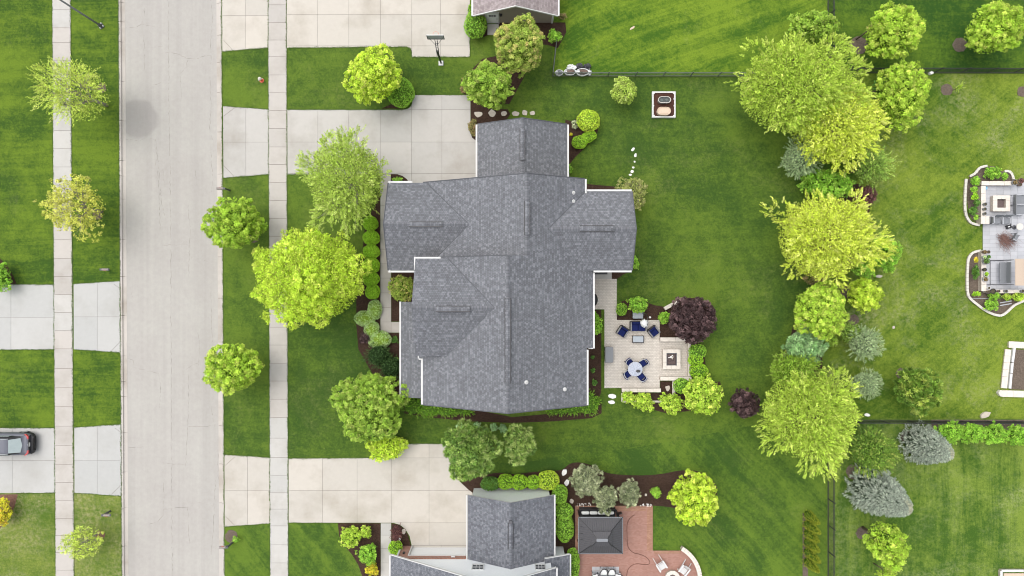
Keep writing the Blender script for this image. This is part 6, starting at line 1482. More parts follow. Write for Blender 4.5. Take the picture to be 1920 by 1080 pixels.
b.tube([(-.6, -1.02, .05), (-.6, 1.02, .05)], .022, 6); b.build('frame', M['charcoal'], t); b = MB(); b.box((.12, 0, .5), (.5, 1.75, .1)); b.build('seat', M['grey_plastic'], t, bevel=.03); b = MB(); b.box((.42, 0, .8), (.08, 1.75, .5)); b.build('backrest', M['grey_plastic'], t, bevel=.03)
b = MB(); n = 10; pr = [(.1 + 1.15 * i / n, 1.95 + .10 * math.sin(math.pi * i / n)) for i in range(n + 1)]
for i in range(n): b.face([(pr[i][0], -1.1, pr[i][1]), (pr[i + 1][0], -1.1, pr[i + 1][1]), (pr[i + 1][0], 1.1, pr[i + 1][1]), (pr[i][0], 1.1, pr[i][1])]); b.face([(pr[i][0], 1.1, pr[i][1] - .03), (pr[i + 1][0], 1.1, pr[i + 1][1] - .03), (pr[i + 1][0], -1.1, pr[i + 1][1] - .03), (pr[i][0], -1.1, pr[i][1] - .03)])
b.build('awning', M['tan_cloth'], t)
c = P(1852, 352, .4); t = empty('towel', (*c, .52), .2, 'light blue and white towel on the corner of the cream seat wall', 'towel'); crumple('cloth', M['towel_blue'], t, (0, 0, -.42), (.3, .36, .1), 3, 2, .25)
for i, (y) in enumerate((568, 573)):
    b = MB(); cc = P(1886, y - 2, .1); b.box((0, 0, .05), (1.0, .09, .05), R(10)); o = b.build('timber', M['grey_light']); o.location = (*cc, .03); tag(o, ('upper' if i == 0 else 'lower') + ' pale timber lying in the lower planting bed at the right edge', 'timber')
b = MB(); cc = P(1838, 559.5, .1); b.box((0, 0, .04), (1.6, .04, .04)); o = b.build('edging_strip', M['grey_light']); o.location = (*cc, .03); tag(o, 'thin straight edging strip in the lower planting bed', 'edging')
# far right sunken frame
cap_wall('cream stone border wall on top of the sunken square at the right edge', [(1892, 646), (1960, 649)], .2, .55, L=.9, capm='cap'); cap_wall('cream stone border wall on the left of the sunken square at the right edge', [(1891, 655), (1888, 680), (1885, 706), (1883, 728)], .2, .5, L=.7, capm='cap'); cap_wall('cream stone border wall at the bottom of the sunken square at the right edge', [(1880, 738), (1960, 740)], .2, .56, L=.9, capm='cap')
b = MB(); b.prism(W([(1897, 655), (1960, 657), (1960, 732), (1893, 730)], .05), .006, .05); tag(b.build('gravel_bed', M['mulch_grey']), kind='structure')
wl = W([(1903, 652), (1899, 680), (1897, 700), (1894, 729)], .25); t = empty('white_border', (wl[0][0], wl[0][1], 0), 0, 'broken white edging boards inside the sunken square at the right edge', 'edging')
for a, b2 in zip(wl, wl[1:]): b = MB(); d = Vector(b2) - Vector(a); m_ = (Vector(a) + Vector(b2)) / 2; b.box((m_.x, m_.y, .13), (d.length - .05, .2, .22), math.atan2(d.y, d.x) + .01); b.build('board', M['white'], t, world=True)
stone(1881, 738, 8, 7, 'pale octagonal corner stone of the sunken square at the right edge', None, 80, mat='cap_white', h=.3)
cap_wall('white edged frame of a sandbox at the bottom right corner', [(1878, 1120), (1878, 1070.5), (1960, 1070.5)], .3, .2, capm='white'); sheet('sand_bed', [(1882, 1075), (1960, 1075), (1960, 1130), (1882, 1130)], .05, M['sand'], thick=.04)

# ---- parked car
def car():
    x1 = P(63, 832, .7)[0]; yc = P(30, 833, .9)[1]; L, Wd, Hh = 4.75, 1.88, 1.72
    t = empty('parked_car', (x1 - L / 2, yc, .033), 0, 'dark grey crossover car parked on the pale driveway at the left edge', 'car')
    paint = m_plain('grey car paint', (0.12, 0.125, 0.15), 0.42, 0.4, metal=.1, grain=.03); black = m_plain('black plastic trim', (0.02, 0.02, 0.022), 0.5, 0.4)
    glass = m_plain('pale car glass', (0.36, 0.42, 0.42), 0.08, 0.8, grain=.15, scale=3); red = m_plain('tail light red', (0.42, 0.03, 0.035), 0.15, 0.7)
    def loft(name, secs, mat, n=20, e=4.0, par=None):
        """secs: (x, half width, z low, z high)"""
        b = MB()
        for x, hw, z0, z1 in secs:
            for k in range(n):
                a = 2 * math.pi * (k + .5) / n; c_, s_ = math.cos(a), math.sin(a)
                b.v.append((x, hw * math.copysign(abs(c_) ** (2 / e), c_), (z0 + z1) / 2 + (z1 - z0) / 2 * math.copysign(abs(s_) ** (2 / e), s_)))
        for i in range(len(secs) - 1):
            for k in range(n): l = (k + 1) % n; b.f.append((i * n + k, (i + 1) * n + k, (i + 1) * n + l, i * n + l)[::-1]); b.m.append(0)
        b.f.append(tuple(range(n))); b.m.append(0); b.f.append(tuple(range(len(secs) * n - 1, (len(secs) - 1) * n - 1, -1))); b.m.append(0)
        return b.build(name, mat, par or t, smooth=True)
    h = L / 2
    loft('body', [(-h, .62, .35, .75), (-h + .15, .82, .28, .88), (-h + .7, .92, .25, 1.0), (-.5, .94, .25, 1.06), (.9, .94, .25, 1.08), (1.7, .92, .27, 1.10), (2.12, .86, .40, 1.08), (2.2, .78, .55, .98)], paint)
    loft('bumper', [(1.75, .93, .26, .72), (2.15, .88, .26, .78), (2.30, .78, .28, .76), (2.37, .60, .32, .70)], black)
    loft('cabin', [(-1.35, .72, .95, 1.1), (-.75, .76, .95, 1.56), (-.3, .78, .95, 1.66), (.75, .77, .95, 1.68), (1.0, .75, .95, 1.62), (1.3, .72, .95, 1.36), (1.75, .70, .95, 1.08)], black, e=3.2)
    loft('roof', [(-.7, .60, 1.55, 1.63), (-.35, .66, 1.58, 1.71), (.55, .66, 1.58, 1.72), (.98, .64, 1.58, 1.69)], paint, e=5)
    b = MB(); q = [(1.0, -.56, 1.69), (1.0, .56, 1.69), (1.68, .60, 1.22), (1.78, 0, 1.15), (1.68, -.60, 1.22)]; b.face([q[0], q[4], q[3]]); b.face([q[0], q[3], q[2], q[1]])
    b.v = [(x + .02, y, z + .035) for x, y, z in b.v]; b.build('rear_window', glass, t)
    loft('tailgate', [(1.66, .72, 1.0, 1.20), (1.95, .78, .9, 1.14), (2.14, .72, .8, 1.06)], paint, e=5)
    for s_ in (-1, 1):
        b = MB(); b.prism([(1.86, s_ * .90), (2.02, s_ * .88), (2.20, s_ * .72), (2.21, s_ * .46), (2.12, s_ * .48), (2.09, s_ * .68)], .95, 1.10); b.build('taillight', red, t, bevel=.01)
        b = MB(); b.tube([(-.6, s_ * .62, 1.70), (-.5, s_ * .62, 1.77), (.85, s_ * .62, 1.77), (1.0, s_ * .62, 1.70)], .022, 6); b.build('roof_rail', M['galv'], t)
        for x in (-1.45, 1.38):
            w = MB(); seg = 22; w.tube([(x, s_ * .72, .35), (x, s_ * .94, .35)], .35, seg); wo_ = w.build('wheel', black, t); w = MB(); w.tube([(x, s_ * .93, .35), (x, s_ * .952, .35)], .22, seg); w.build('rim', M['galv'], wo_)
        b = MB(); b.box((-.75, s_ * 1.02, 1.05), (.18, .2, .13)); b.build('mirror', paint, t, bevel=.03)
        b = MB(); b.prism([(-.6, s_ * .80), (.9, s_ * .80), (.9, s_ * .79), (-.6, s_ * .79)], 1.12, 1.5); b.build('side_window', glass, t)
    b = MB(); b.box((2.215, 0, .93), (.02, .34, .13)); b.build('number_plate', M['white'], t); b = MB(); b.box((2.17, 0, 1.03), (.03, .10, .05)); b.build('badge', M['galv'], t)
    b = MB(); b.box((2.185, 0, 1.0), (.03, .86, .05)); b.build('trim_strip', black, t)
    b = MB(); b.box((-1.2, 0, 1.35), (.02, 1.2, .5), ry=R(-55)); b.build('windscreen', glass, t)
car()
# ---------------------------------------------------------------- trees and shrubs
p = plant
# street trees and front lawn
p(128, 165, 84, 76, 7.2, 'sparse', 'sparse_green', 'street_tree', 'sparse feathery lime tree over the sidewalk at upper left', group='trees along the street', ntw=110, bark='bark_grey', dens=1.0)
p(129, 385, 72, 60, 6.2, 'sparsem', 'yellow_maple', 'street_tree', 'sparse yellow leaved tree over the left sidewalk', group='trees along the street', ntw=90, bark='bark_grey')
p(150, 1020, 46, 38, 3.6, 'sparsem', 'sparse_green', 'street_tree', 'thin young tree leaning over the left sidewalk at the bottom', group='trees along the street', ntw=60, size=.8, dens=.8, bark='bark_grey')
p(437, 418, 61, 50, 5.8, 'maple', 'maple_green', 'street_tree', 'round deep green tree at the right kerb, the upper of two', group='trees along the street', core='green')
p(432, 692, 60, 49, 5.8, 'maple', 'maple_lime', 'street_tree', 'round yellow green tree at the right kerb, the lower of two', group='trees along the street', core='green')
p(572, 520, 112, 93, 8.2, 'big', 'maple_gold', 'broad_tree', 'biggest yellow green tree in the front lawn, covering the sidewalk', dens=1.15, core=None)
p(642, 333, 92, 97, 8.5, 'birch', 'birch_green', 'birch_tree', 'airy light green birch overhanging the driveway', dens=1.0, ntw=160, bark='bark_grey')
p(697, 137, 53, 58, 5.6, 'maple', 'maple_gold', 'young_tree', 'yellow green tree with orange tips between the two upper driveways', core=None, tipamt=.4)
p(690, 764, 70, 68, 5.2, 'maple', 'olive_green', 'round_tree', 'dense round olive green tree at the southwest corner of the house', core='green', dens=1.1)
p(725, 840, 42, 30, 2.3, 'shrub', 'bright_lime', 'lime_shrub', 'bright lime shrub spilling over the lower driveway edge', cat='shrub', core='lime', lobes=4)
p(750, 172, 25, 27, 1.5, 'fine', 'fresh_green', 'round_shrub', 'round green shrub tucked beside the yellow green tree by the driveway', cat='shrub', core='green')
bx = [(694, 419, 13, 13), (695.5, 446, 14.5, 13), (695.5, 472, 14.5, 12.5), (695, 498, 15, 13.5), (694.5, 523, 14.5, 12.5), (698, 547, 12.5, 12.5)]
bl = ['topmost clipped boxwood ball of the row beside the front walk, under the birch', 'second clipped boxwood ball from the top beside the front walk', 'third clipped boxwood ball from the top beside the front walk', 'fourth clipped boxwood ball from the top, largest in the row', 'fifth clipped boxwood ball from the top beside the front walk', 'lowest and smallest boxwood ball of the row beside the front walk']
for (x, y, a, c_), l in zip(bx, bl): p(x, y, a * 1.06, c_ * 1.07, 1.05, 'fine', 'clipped_green', 'boxwood_ball', l, cat='shrub', group='row of clipped boxwood balls', core='box', dens=1.6, trunk=False, size=.8)
p(702, 581, 13, 18, .75, 'fine', 'hosta', 'variegated_shrub', 'pale variegated shrub against the walk, above its wider neighbour', cat='shrub', core='lime', trunk=False)
p(684, 597, 19, 14, .75, 'fine', 'hosta', 'variegated_shrub', 'pale variegated shrub at the lawn edge, below the big tree', cat='shrub', core='lime', trunk=False)
p(697, 618, 14, 15, .75, 'fine', 'hosta', 'variegated_shrub', 'pale variegated shrub left of the walk corner', cat='shrub', core='lime', trunk=False)
p(711, 637, 21, 16, .75, 'fine', 'hosta', 'variegated_shrub', 'pale variegated shrub just below the walk corner, next to the dark yew', cat='shrub', core='lime', trunk=False)
p(684, 634, 13, 11, .8, 'shrub', 'purple', 'purple_shrub', 'small dark purple shrub at the edge of the front bed', cat='shrub', core='purple', size=.8)
p(709, 668, 27, 25, 1.9, 'yew', 'yew_dark', 'dark_yew', 'dark green yew above the round olive tree, left one', cat='shrub', core='yew', tipamt=.1)
p(733, 689, 25, 26, 1.9, 'yew', 'yew_dark', 'dark_yew', 'dark green yew against the porch gutter, right one', cat='shrub', core='yew', tipamt=.1)
p(751, 541, 25, 30, 1.7, 'shrub', 'olive_rust', 'olive_shrub', 'loose olive shrub in the niche between the two front gables', cat='shrub', core='green')
p(746, 337, 10, 6, .5, 'shrub', 'fresh_green', 'small_perennial', 'small green perennial in the quarter-round bed by the garage', cat='plant', trunk=False, size=.7)
p(740, 637, 8, 8, .35, 'shrub', 'deep_green', 'small_perennial', 'sparse seedling in the dark porch bed below the walk', cat='plant', trunk=False, size=.6, dens=.4)
p(742, 673, 6, 5, .35, 'shrub', 'fresh_green', 'small_perennial', 'tiny green seedling beside the porch gutter', cat='plant', trunk=False, size=.6, dens=.4)
# groundcover along the south wall
for i, (x, y, a, c_) in enumerate([(775, 762, 22, 20), (805, 768, 24, 16), (835, 771, 24, 12), (868, 772, 24, 8)]):
    p(x, y, a, c_, .8, 'yew', 'fresh_green', 'juniper', ['leftmost spreading juniper under the south eave, beside the round tree', 'second spreading juniper from the left under the south eave', 'third spreading juniper from the left under the south eave', 'last narrow spreading juniper under the left part of the south eave'][i], cat='shrub', group='spreading junipers', trunk=False, core='green', rz=.35)
for i, (x, y, a, c_) in enumerate([(1045, 771, 24, 9), (1075, 767, 24, 13), (1104, 757, 24, 25)]):
    p(x, y, a, c_, .9, 'yew', 'fresh_green', 'juniper', ['narrow leftmost juniper under the right part of the south eave', 'middle juniper under the right part of the south eave', 'largest juniper at the southeast corner of the house'][i], cat='shrub', group='spreading junipers', trunk=False, core='green', rz=.4)
for i, (x, y) in enumerate([(862, 800), (878, 805), (893, 798), (909, 806), (926, 800), (943, 803)]):
    p(x, y, 8, 8, .45, 'shrub', 'blue_green', 'hosta_plant', ['first', 'second', 'third', 'fourth', 'fifth', 'sixth'][i] + ' small bluish hosta from the left, in the shady strip between the houses', cat='plant', group='hostas in the shady strip', trunk=False, size=1.0, dens=.6)
# north side
p(975, 82, 52, 57, 6.0, 'maple', 'olive_rust', 'olive_tree', 'olive tree with rusty tips in front of the beige wall', core='green', dens=1.1, tipamt=.4)
p(917, 155, 51, 46, 5.6, 'maple', 'olive_green', 'olive_tree', 'rounder olive green tree by the upper right corner of the driveway', core='green', dens=1.1)
p(891, 45, 20, 24, 1.9, 'fine', 'fresh_green', 'round_shrub', 'bright green rounded shrub beside the white side door', cat='shrub', core='green', size=1.3)
p(884, 18, 7, 11, 1.6, 'fine', 'fresh_green', 'round_shrub', 'narrow green shrub against the gutter of the beige house', cat='shrub', core='green', size=1.2)
p(873, 160, 12, 16, 1.4, 'shrub', 'rust', 'rusty_shrub', 'rusty brown shrub left of the rounder olive tree', cat='shrub', size=.8)
p(887, 238, 12, 16, 1.2, 'shrub', 'rust', 'rusty_shrub', 'brown green shrub beside the corner of the garage wing roof', cat='shrub', size=.8)
p(1040, 66, 15, 14, 1.6, 'shrub', 'fresh_green', 'garden_shrub', 'loose green shrub at the end of the short fence by the beige house', cat='shrub', size=.9, dens=.7)
p(1054, 30, 9, 8, .9, 'shrub', 'rust', 'rusty_shrub', 'tiny rust coloured shrub at the corner of the beige house', cat='shrub', size=.7, dens=.7)
p(1170, 170, 27, 28, 3.0, 'shrub', 'birch_green', 'small_tree', 'small light green tree standing alone below the north fence', size=1.3, core='green')
p(1104, 225, 20.5, 20, 1.5, 'fine', 'bright_lime', 'lime_ball', 'bright lime ball shrub northeast of the garage wing', cat='shrub', core='lime', size=1.2)
p(1087, 266, 14, 12, .9, 'fine', 'clipped_green', 'clipped_hedge', 'left end of the kidney shaped clipped hedge below the lime ball', cat='hedge', group='kidney shaped hedge', core='green', trunk=False, size=.8, dens=1.4)
p(1104, 256, 15, 10, .9, 'fine', 'clipped_green', 'clipped_hedge', 'right end of the kidney shaped clipped hedge below the lime ball', cat='hedge', group='kidney shaped hedge', core='green', trunk=False, size=.8, dens=1.4, rot=.4)
p(1079, 232, 8, 10, .6, 'shrub', 'dwarf_pine', 'grey_perennial', 'small greyish plant left of the lime ball', cat='plant', trunk=False, size=.6, dens=.7)
p(1071, 252, 2.6, 3, .3, 'shrub', 'gold_shrub', 'yellow_perennial', 'tiny yellow plant in the mulch beside the garage wing gutter', cat='plant', trunk=False, size=.6)
p(1186, 362, 32, 36, 2.3, 'shrub', 'twiggy', 'twiggy_shrub', 'round twiggy olive shrub partly behind the rear gable roof', cat='shrub', dens=.8, ntw=160, bark='bark_grey', size=.8)
p(1190, 493, 10, 13, .8, 'shrub', 'fresh_green', 'garden_shrub', 'low green shrub peeking out at the lower corner of the rear gable', cat='shrub', size=.8)
p(1068, 318, 6, 9, .7, 'shrub', 'fresh_green', 'garden_shrub', 'small green shrub under the lower corner of the garage wing gutter', cat='shrub', size=.7)
# terrace
p(1166, 580, 10, 11.5, .9, 'fine', 'fresh_green', 'boxwood_ball', 'small boxwood ball in the corner of the bed above the sofa', cat='shrub', core='green', trunk=False)
p(1197, 571, 20, 18, 1.9, 'shrub', 'fresh_green', 'garden_shrub', 'bright green shrub behind the grey box and the parasol', cat='shrub', core='green')
p(1245, 595, 12, 13, 1.0, 'shrub', 'fresh_green', 'garden_shrub', 'loose green shrub left of the purple tree', cat='shrub')
p(1118, 607, 11, 24, 1.5, 'shrub', 'fresh_green', 'tall_shrub', 'green shrub squeezed between the house wall and the terrace', cat='shrub', core='green')
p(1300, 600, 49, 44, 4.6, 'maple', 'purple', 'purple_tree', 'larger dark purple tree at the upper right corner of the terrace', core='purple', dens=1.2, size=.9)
p(1397, 757, 31, 28, 3.0, 'maple', 'purple', 'purple_tree', 'smaller dark purple tree standing in the lawn below the terrace', core='purple', dens=1.3, size=.8)
p(1309, 659, 16, 13, 1.5, 'fine', 'fresh_green', 'evergreen_ball', 'topmost evergreen ball right of the fire pit wall', cat='shrub', group='evergreen balls by the fire pit', core='green', size=1.1)
p(1305, 675, 14, 11, 1.5, 'fine', 'clipped_green', 'evergreen_ball', 'middle evergreen ball right of the fire pit wall', cat='shrub', group='evergreen balls by the fire pit', core='green', size=1.1)
p(1311, 696, 17, 14, 1.5, 'fine', 'clipped_green', 'evergreen_ball', 'lowest evergreen ball right of the fire pit wall', cat='shrub', group='evergreen balls by the fire pit', core='green', size=1.1)
p(1279, 724, 15, 14, 1.4, 'fine', 'fresh_green', 'evergreen_ball', 'evergreen ball below the fire pit, half under the lime tree', cat='shrub', group='evergreen balls by the fire pit', core='green', size=1.1)
p(1320, 743, 41, 37, 3.4, 'shrub', 'maple_lime', 'small_tree', 'spreading yellow green small tree at the lower right of the terrace', size=1.6, core='green', lobes=14)
p(1178, 745, 13, 12, 1.1, 'shrub', 'maple_lime', 'lime_shrub', 'small lime shrub below the left end of the long terrace wall', cat='shrub', core='green')
p(1205, 753, 23, 20, 1.3, 'shrub', 'maple_lime', 'lime_shrub', 'wide lime shrub below the middle of the long terrace wall', cat='shrub', core='green')
p(1259, 757, 24, 23, 1.5, 'shrub', 'maple_lime', 'lime_shrub', 'round lime shrub between the small mulch bed and the lawn', cat='shrub', core='green')
p(1112, 670, 4, 4, .3, 'shrub', 'deep_green', 'small_perennial', 'upper tiny plant in the mulch strip east of the house', cat='plant', trunk=False, size=.6, dens=.6)
p(1112, 695, 4.5, 5, .3, 'shrub', 'deep_green', 'small_perennial', 'middle tiny plant in the mulch strip east of the house', cat='plant', trunk=False, size=.6, dens=.6)
p(1115, 717, 6, 6.5, .4, 'shrub', 'deep_green', 'small_perennial', 'lower and largest plant in the mulch strip east of the house', cat='plant', trunk=False, size=.7, dens=.8)
# south neighbour
p(880, 846, 52, 54, 7.0, 'pine', 'pine_green', 'pine_tree', 'large dark green pine overhanging the lower driveway', core='green', bark='bark')
p(974, 833, 31, 36, 5.5, 'pine', 'pine_green', 'pine_tree', 'smaller paler pine just right of the large pine', core='green', tipamt=.6)
hd = [(919, 908, 17, 13, 'deep_green', 'darkest rounded yew at the left end of the hedge above the white wall', .1), (948, 904, 15, 14, 'clipped_green', 'second yew from the left in the hedge above the white wall', 1), (974, 905, 15, 14, 'clipped_green', 'third yew from the left in the hedge above the white wall', 1), (1000, 905, 12, 13, 'clipped_green', 'fourth yew from the left, narrow, above the white wall', 1),
      (1028, 902, 19.5, 18, 'bright_lime', 'bright lime ball at the right end of the hedge above the white wall', 1), (1050, 928, 14, 18, 'fresh_green', 'green ball shrub at the upper right corner of the charcoal roof', 1), (1058, 960, 16, 15, 'fresh_green', 'upper half of the double green shrub right of the charcoal roof', 1), (1059, 990, 17, 27, 'fresh_green', 'lower longer half of the double green shrub right of the charcoal roof', 1), (1074, 1060, 13, 30, 'fresh_green', 'long green hedge beside the red patio at the bottom edge', 1)]
for x, y, a, c_, cl, l, _ in hd: p(x, y, a, c_, 1.6, 'fine', cl, 'hedge_shrub', l, cat='shrub', core='green', trunk=False, size=1.1, dens=1.1)
p(1099, 900, 28, 30, 3.2, 'pine', 'dwarf_pine', 'dwarf_pine', 'largest olive grey dwarf pine in the mulch bed, upper left of three', core='grey', size=.75, dens=1.1, lobes=16)
p(1136, 935, 23, 26, 3.0, 'pine', 'dwarf_pine', 'dwarf_pine', 'middle olive grey dwarf pine overlapping the gazebo roof', core='grey', size=.75, dens=1.1, lobes=16)
p(1181, 925, 22, 25, 2.8, 'pine', 'dwarf_pine', 'dwarf_pine', 'rightmost olive grey dwarf pine in the mulch bed', core='grey', size=.75, dens=1.1, lobes=16)
p(1231, 923, 12, 11, .9, 'shrub', 'fresh_green', 'lime_shrub', 'small lime shrub alone in the mulch bed', cat='shrub', trunk=False)
p(1307, 939, 51, 51, 5.5, 'maple', 'maple_gold', 'young_tree', 'round yellow green tree at the right end of the curved mulch bed', core='green')
p(657, 1008, 23, 23, 1.6, 'shrub', 'maple_lime', 'lime_shrub', 'larger lime shrub at the top of the bottom front bed', cat='shrub', core='green'); p(686, 999, 12, 13, 1.3, 'shrub', 'maple_lime', 'lime_shrub', 'small lime shrub right beside the larger one in the bottom front bed', cat='shrub', core='green')
p(688, 1040, 20, 22, 1.5, 'shrub', 'fresh_green', 'garden_shrub', 'lime green shrub in the middle of the bottom front bed', cat='shrub', core='green'); p(697, 1068, 13, 14, 1.2, 'shrub', 'gold_shrub', 'golden_shrub', 'golden yellow shrub at the bottom edge beside the front walk', cat='shrub', size=.8)
p(743, 1000, 12, 18, 1.2, 'locust', 'dark_red', 'red_maple_shrub', 'small dark red lace leaf maple in the dark corner bed', cat='shrub', size=.5, ntw=40, dens=.8); p(741, 1028, 13, 13, 1.3, 'fine', 'clipped_green', 'boxwood_ball', 'boxwood ball at the corner of the red brick pillar', cat='shrub', core='green')
p(441, 1012, 8, 7, .8, 'shrub', 'fresh_green', 'small_perennial', 'thin green plant in the mulch ring beside the bottom mailbox', cat='plant', trunk=False, size=.7, dens=.5)
# left edge
p(-4, 520, 26, 30, 1.8, 'shrub', 'fresh_green', 'lime_shrub', 'lime green shrub cut by the left edge above the driveway', cat='shrub', core='green'); p(0, 962, 24, 28, 1.6, 'shrub', 'gold_shrub', 'golden_shrub', 'golden shrub in the reddish bed at the left edge', cat='shrub')
# tree belt on the east side
p(1527, 48, 51, 34, 3.6, 'shrub', 'olive_green', 'broad_shrub', 'wide olive green shrub above the huge lime trees', cat='shrub', core='green', size=1.5, lobes=12)
p(1503, 155, 121, 100, 9.5, 'locust', 'lime_locust', 'locust_tree', 'huge lime green tree in the upper group, the left one', dens=1.15)
p(1580, 230, 98, 84, 8.6, 'locust', 'gold_locust', 'locust_tree', 'huge yellower tree in the upper group, lower right of the lime one', dens=1.1)
p(1683, 55, 62, 60, 5.8, 'maple', 'maple_lime', 'young_tree', 'yellow green tree at the top edge, right of the huge trees', core='green')
p(1700, 175, 59, 66, 5.8, 'maple', 'maple_lime', 'young_tree', 'yellow green tree below it, at the corner of the right fence', core='green')
p(1874, 50, 66, 54, 5.6, 'maple', 'maple_lime', 'young_tree', 'yellow green tree in the top right corner', core='green')
p(1636, 52, 14, 12, 3.0, 'shrub', 'olive_rust', 'rusty_shrub', 'rusty tinged shrub left of the yellow green tree at the top edge', cat='shrub')
p(1505, 297, 38, 36, 4.5, 'fir', 'sage_spruce', 'sage_conifer', 'blue green conifer half under the huge trees', cat='conifer', core='grey')
p(1640, 308, 48, 42, 5.0, 'sparse', 'conifer_green', 'airy_conifer', 'airy green conifer with long feathery branches below the huge trees', cat='conifer', size=1.2, dens=1.1, bark='bark')
p(1555, 345, 54, 31, 3.8, 'shrub', 'fresh_green', 'broad_shrub', 'wide green shrub above the golden tree', cat='shrub', core='green', size=1.5, lobes=12)
p(1626, 366, 24, 20, 2.0, 'shrub', 'dark_red', 'red_shrub', 'dark red shrub to the upper right of the golden tree', cat='shrub', core='purple')
p(1560, 443, 103, 90, 8.8, 'locust', 'gold_locust', 'locust_tree', 'huge golden yellow tree in the middle of the east tree belt', dens=1.15)
p(1662, 472, 34, 38, 4.5, 'maple', 'fresh_green', 'green_tree', 'bright green tree behind the right side of the golden tree', core='green')
p(1625, 555, 37, 33, 4.0, 'maple', 'maple_gold', 'young_tree', 'small tree with golden tips right of the dense olive lime tree', core='green')
p(1545, 585, 59, 53, 6.0, 'maple', 'maple_lime', 'round_tree', 'dense olive lime tree below the golden tree', core='green', dens=1.2, size=.9)
p(1512, 650, 41, 33, 4.5, 'pine', 'blue_green', 'blue_pine', 'blue green pine above the lowest huge tree', cat='conifer', core='grey')
p(1596, 624, 21, 20, 2.8, 'fir', 'conifer_green', 'small_conifer', 'small olive conifer touching the sage spruce', cat='conifer', core='green', size=.8)
p(1626, 646, 34, 31, 4.0, 'fir', 'sage_spruce', 'sage_spruce', 'spiky sage green spruce right of the blue green pine', cat='conifer', core='grey', size=1.1)
p(1492, 695, 50, 36, 5.2, 'fir', 'olive_green', 'olive_tree', 'olive green tree half hidden behind the lowest huge tree', core='green', size=1.1)
p(1531, 784, 106, 94, 8.8, 'locust', 'lime_locust', 'locust_tree', 'huge lime tree lowest in the east tree belt', dens=1.2)
p(1627, 721, 30, 26, 3.2, 'fir', 'sage_spruce', 'round_spruce', 'round pale blue green spruce alone on the grass', cat='conifer', core='grey', size=.8, dens=1.3)
p(1725, 732, 50, 42, 4.8, 'pine', 'dark_conifer', 'olive_pine', 'dark olive conifer with pale tips, alone in the right lawn', cat='conifer', core='green', size=1.2, tipamt=.45)
p(1640, 850, 48, 42, 5.0, 'fir', 'dark_conifer', 'dark_conifer', 'dark green conifer between the huge lime tree and the blue spruces', cat='conifer', core='green', size=1.2)
def spruce(bpx, bpy_, tip, h, rb, col, label):
    """cone-shaped: base centre on the ground and tip give its lean away from the middle of the view"""
    global NPLANT
    X, Y = P(bpx, bpy_, 0); t = empty('blue_spruce', (X, Y, 0), 0, label, 'conifer', 'blue spruces')
    rng = np.random.default_rng(int(bpx)); n = int(950 * rb * h * .55)
    P0, D = crown_shoots(rng, np.array([rb, rb, h / 2 - .1]), n, 0, shape='cone', rough=.14); C, N_, T_, la, lb, ti = leaves(rng, P0, D, 'needle', .07, 16, .25, .0)
    ti[:, 1] = (C[:, 2] > h * rng.uniform(.38, .52, len(ti))) * (C[:, 0] > 0) * rng.uniform(.1, .6, len(ti)); ti[:, 0] = (ti[:, 0] > .45) * .9; C[:, 2] += h / 2 + .05; leaf_mesh('crown', C, N_, T_, la, lb, ti, FOL[col], t)
    b = MB(); b.tube([(0, 0, 0), (0, 0, h * .8)], [.12, .03], 8); b.build('trunk', M['bark'], t); b = MB(); b.lathe((0, 0, .3), [(rb * .8, 0), (rb * .6, h * .35), (rb * .34, h * .62), (.02, h * .85)], 14); b.build('inner_foliage', CORE['grey'], t, smooth=True)
spruce(1625, 912, None, 5.9, 1.75, 'blue_spruce', 'silver blue spruce with a tan tip, the lower of two')
spruce(1717, 828, None, 4.4, 1.45, 'blue_spruce', 'silver blue spruce with a tan tip, the upper of two')
p(1671, 1025, 47, 50, 6.0, 'maple', 'maple_lime', 'young_tree', 'bright lime tree right of the bottom fence', core='green', size=1.1); p(1664, 1076, 22, 10, 2.6, 'shrub', 'maple_lime', 'lime_shrub', 'lime shrub at the bottom edge below the bright lime tree', cat='shrub')
cd = ['leftmost lime cedar of the hedge under the right fence', 'second lime cedar of the hedge under the right fence', 'third lime cedar of the hedge under the right fence', 'lime cedar at the right end of the hedge, cut by the edge']
for i, (x, y) in enumerate([(1787, 812), (1829, 813), (1870, 815), (1912, 817)]): p(x - 2, y, 28, 23, 2.4, 'shrub', 'fresh_green', 'hedge_cedar', cd[i], cat='hedge', group='lime cedars under the right fence', core='green', size=1.0, dens=1.2, trunk=False, rz=1.0)
ar = ['topmost', 'second from the top', 'third from the top', 'fourth from the top', 'fifth from the top', 'lowest, cut-off']
for i, y in enumerate((964, 981, 998, 1015, 1033, 1052)):
    X, Y = P(1513, y, 0); t = empty('small_cypress', (X, Y, 0), 0, ar[i] + ' golden cone in the row by the bottom fence', 'shrub', 'row of six golden cones'); h = 2.2 + .15 * math.sin(i * 2)
    rng = np.random.default_rng(400 + i); P0, D = crown_shoots(rng, np.array([.38, .38, h / 2]), 460, 0, shape='cone', rough=.05); C, N_, T_, la, lb, ti = leaves(rng, P0, unit(D + np.array([0, 0, .8])), 'needle', .045, 10, .14, .2)
    C[:, 2] += h / 2; leaf_mesh('foliage', C, N_, T_, la, lb, ti, FOL['golden_cypress'], t); b = MB(); b.lathe((0, 0, .02), [(.29, 0), (.31, .3), (.18, h * .6), (.01, h * .95)], 12); b.build('inner_foliage', CORE['green'], t, smooth=True)
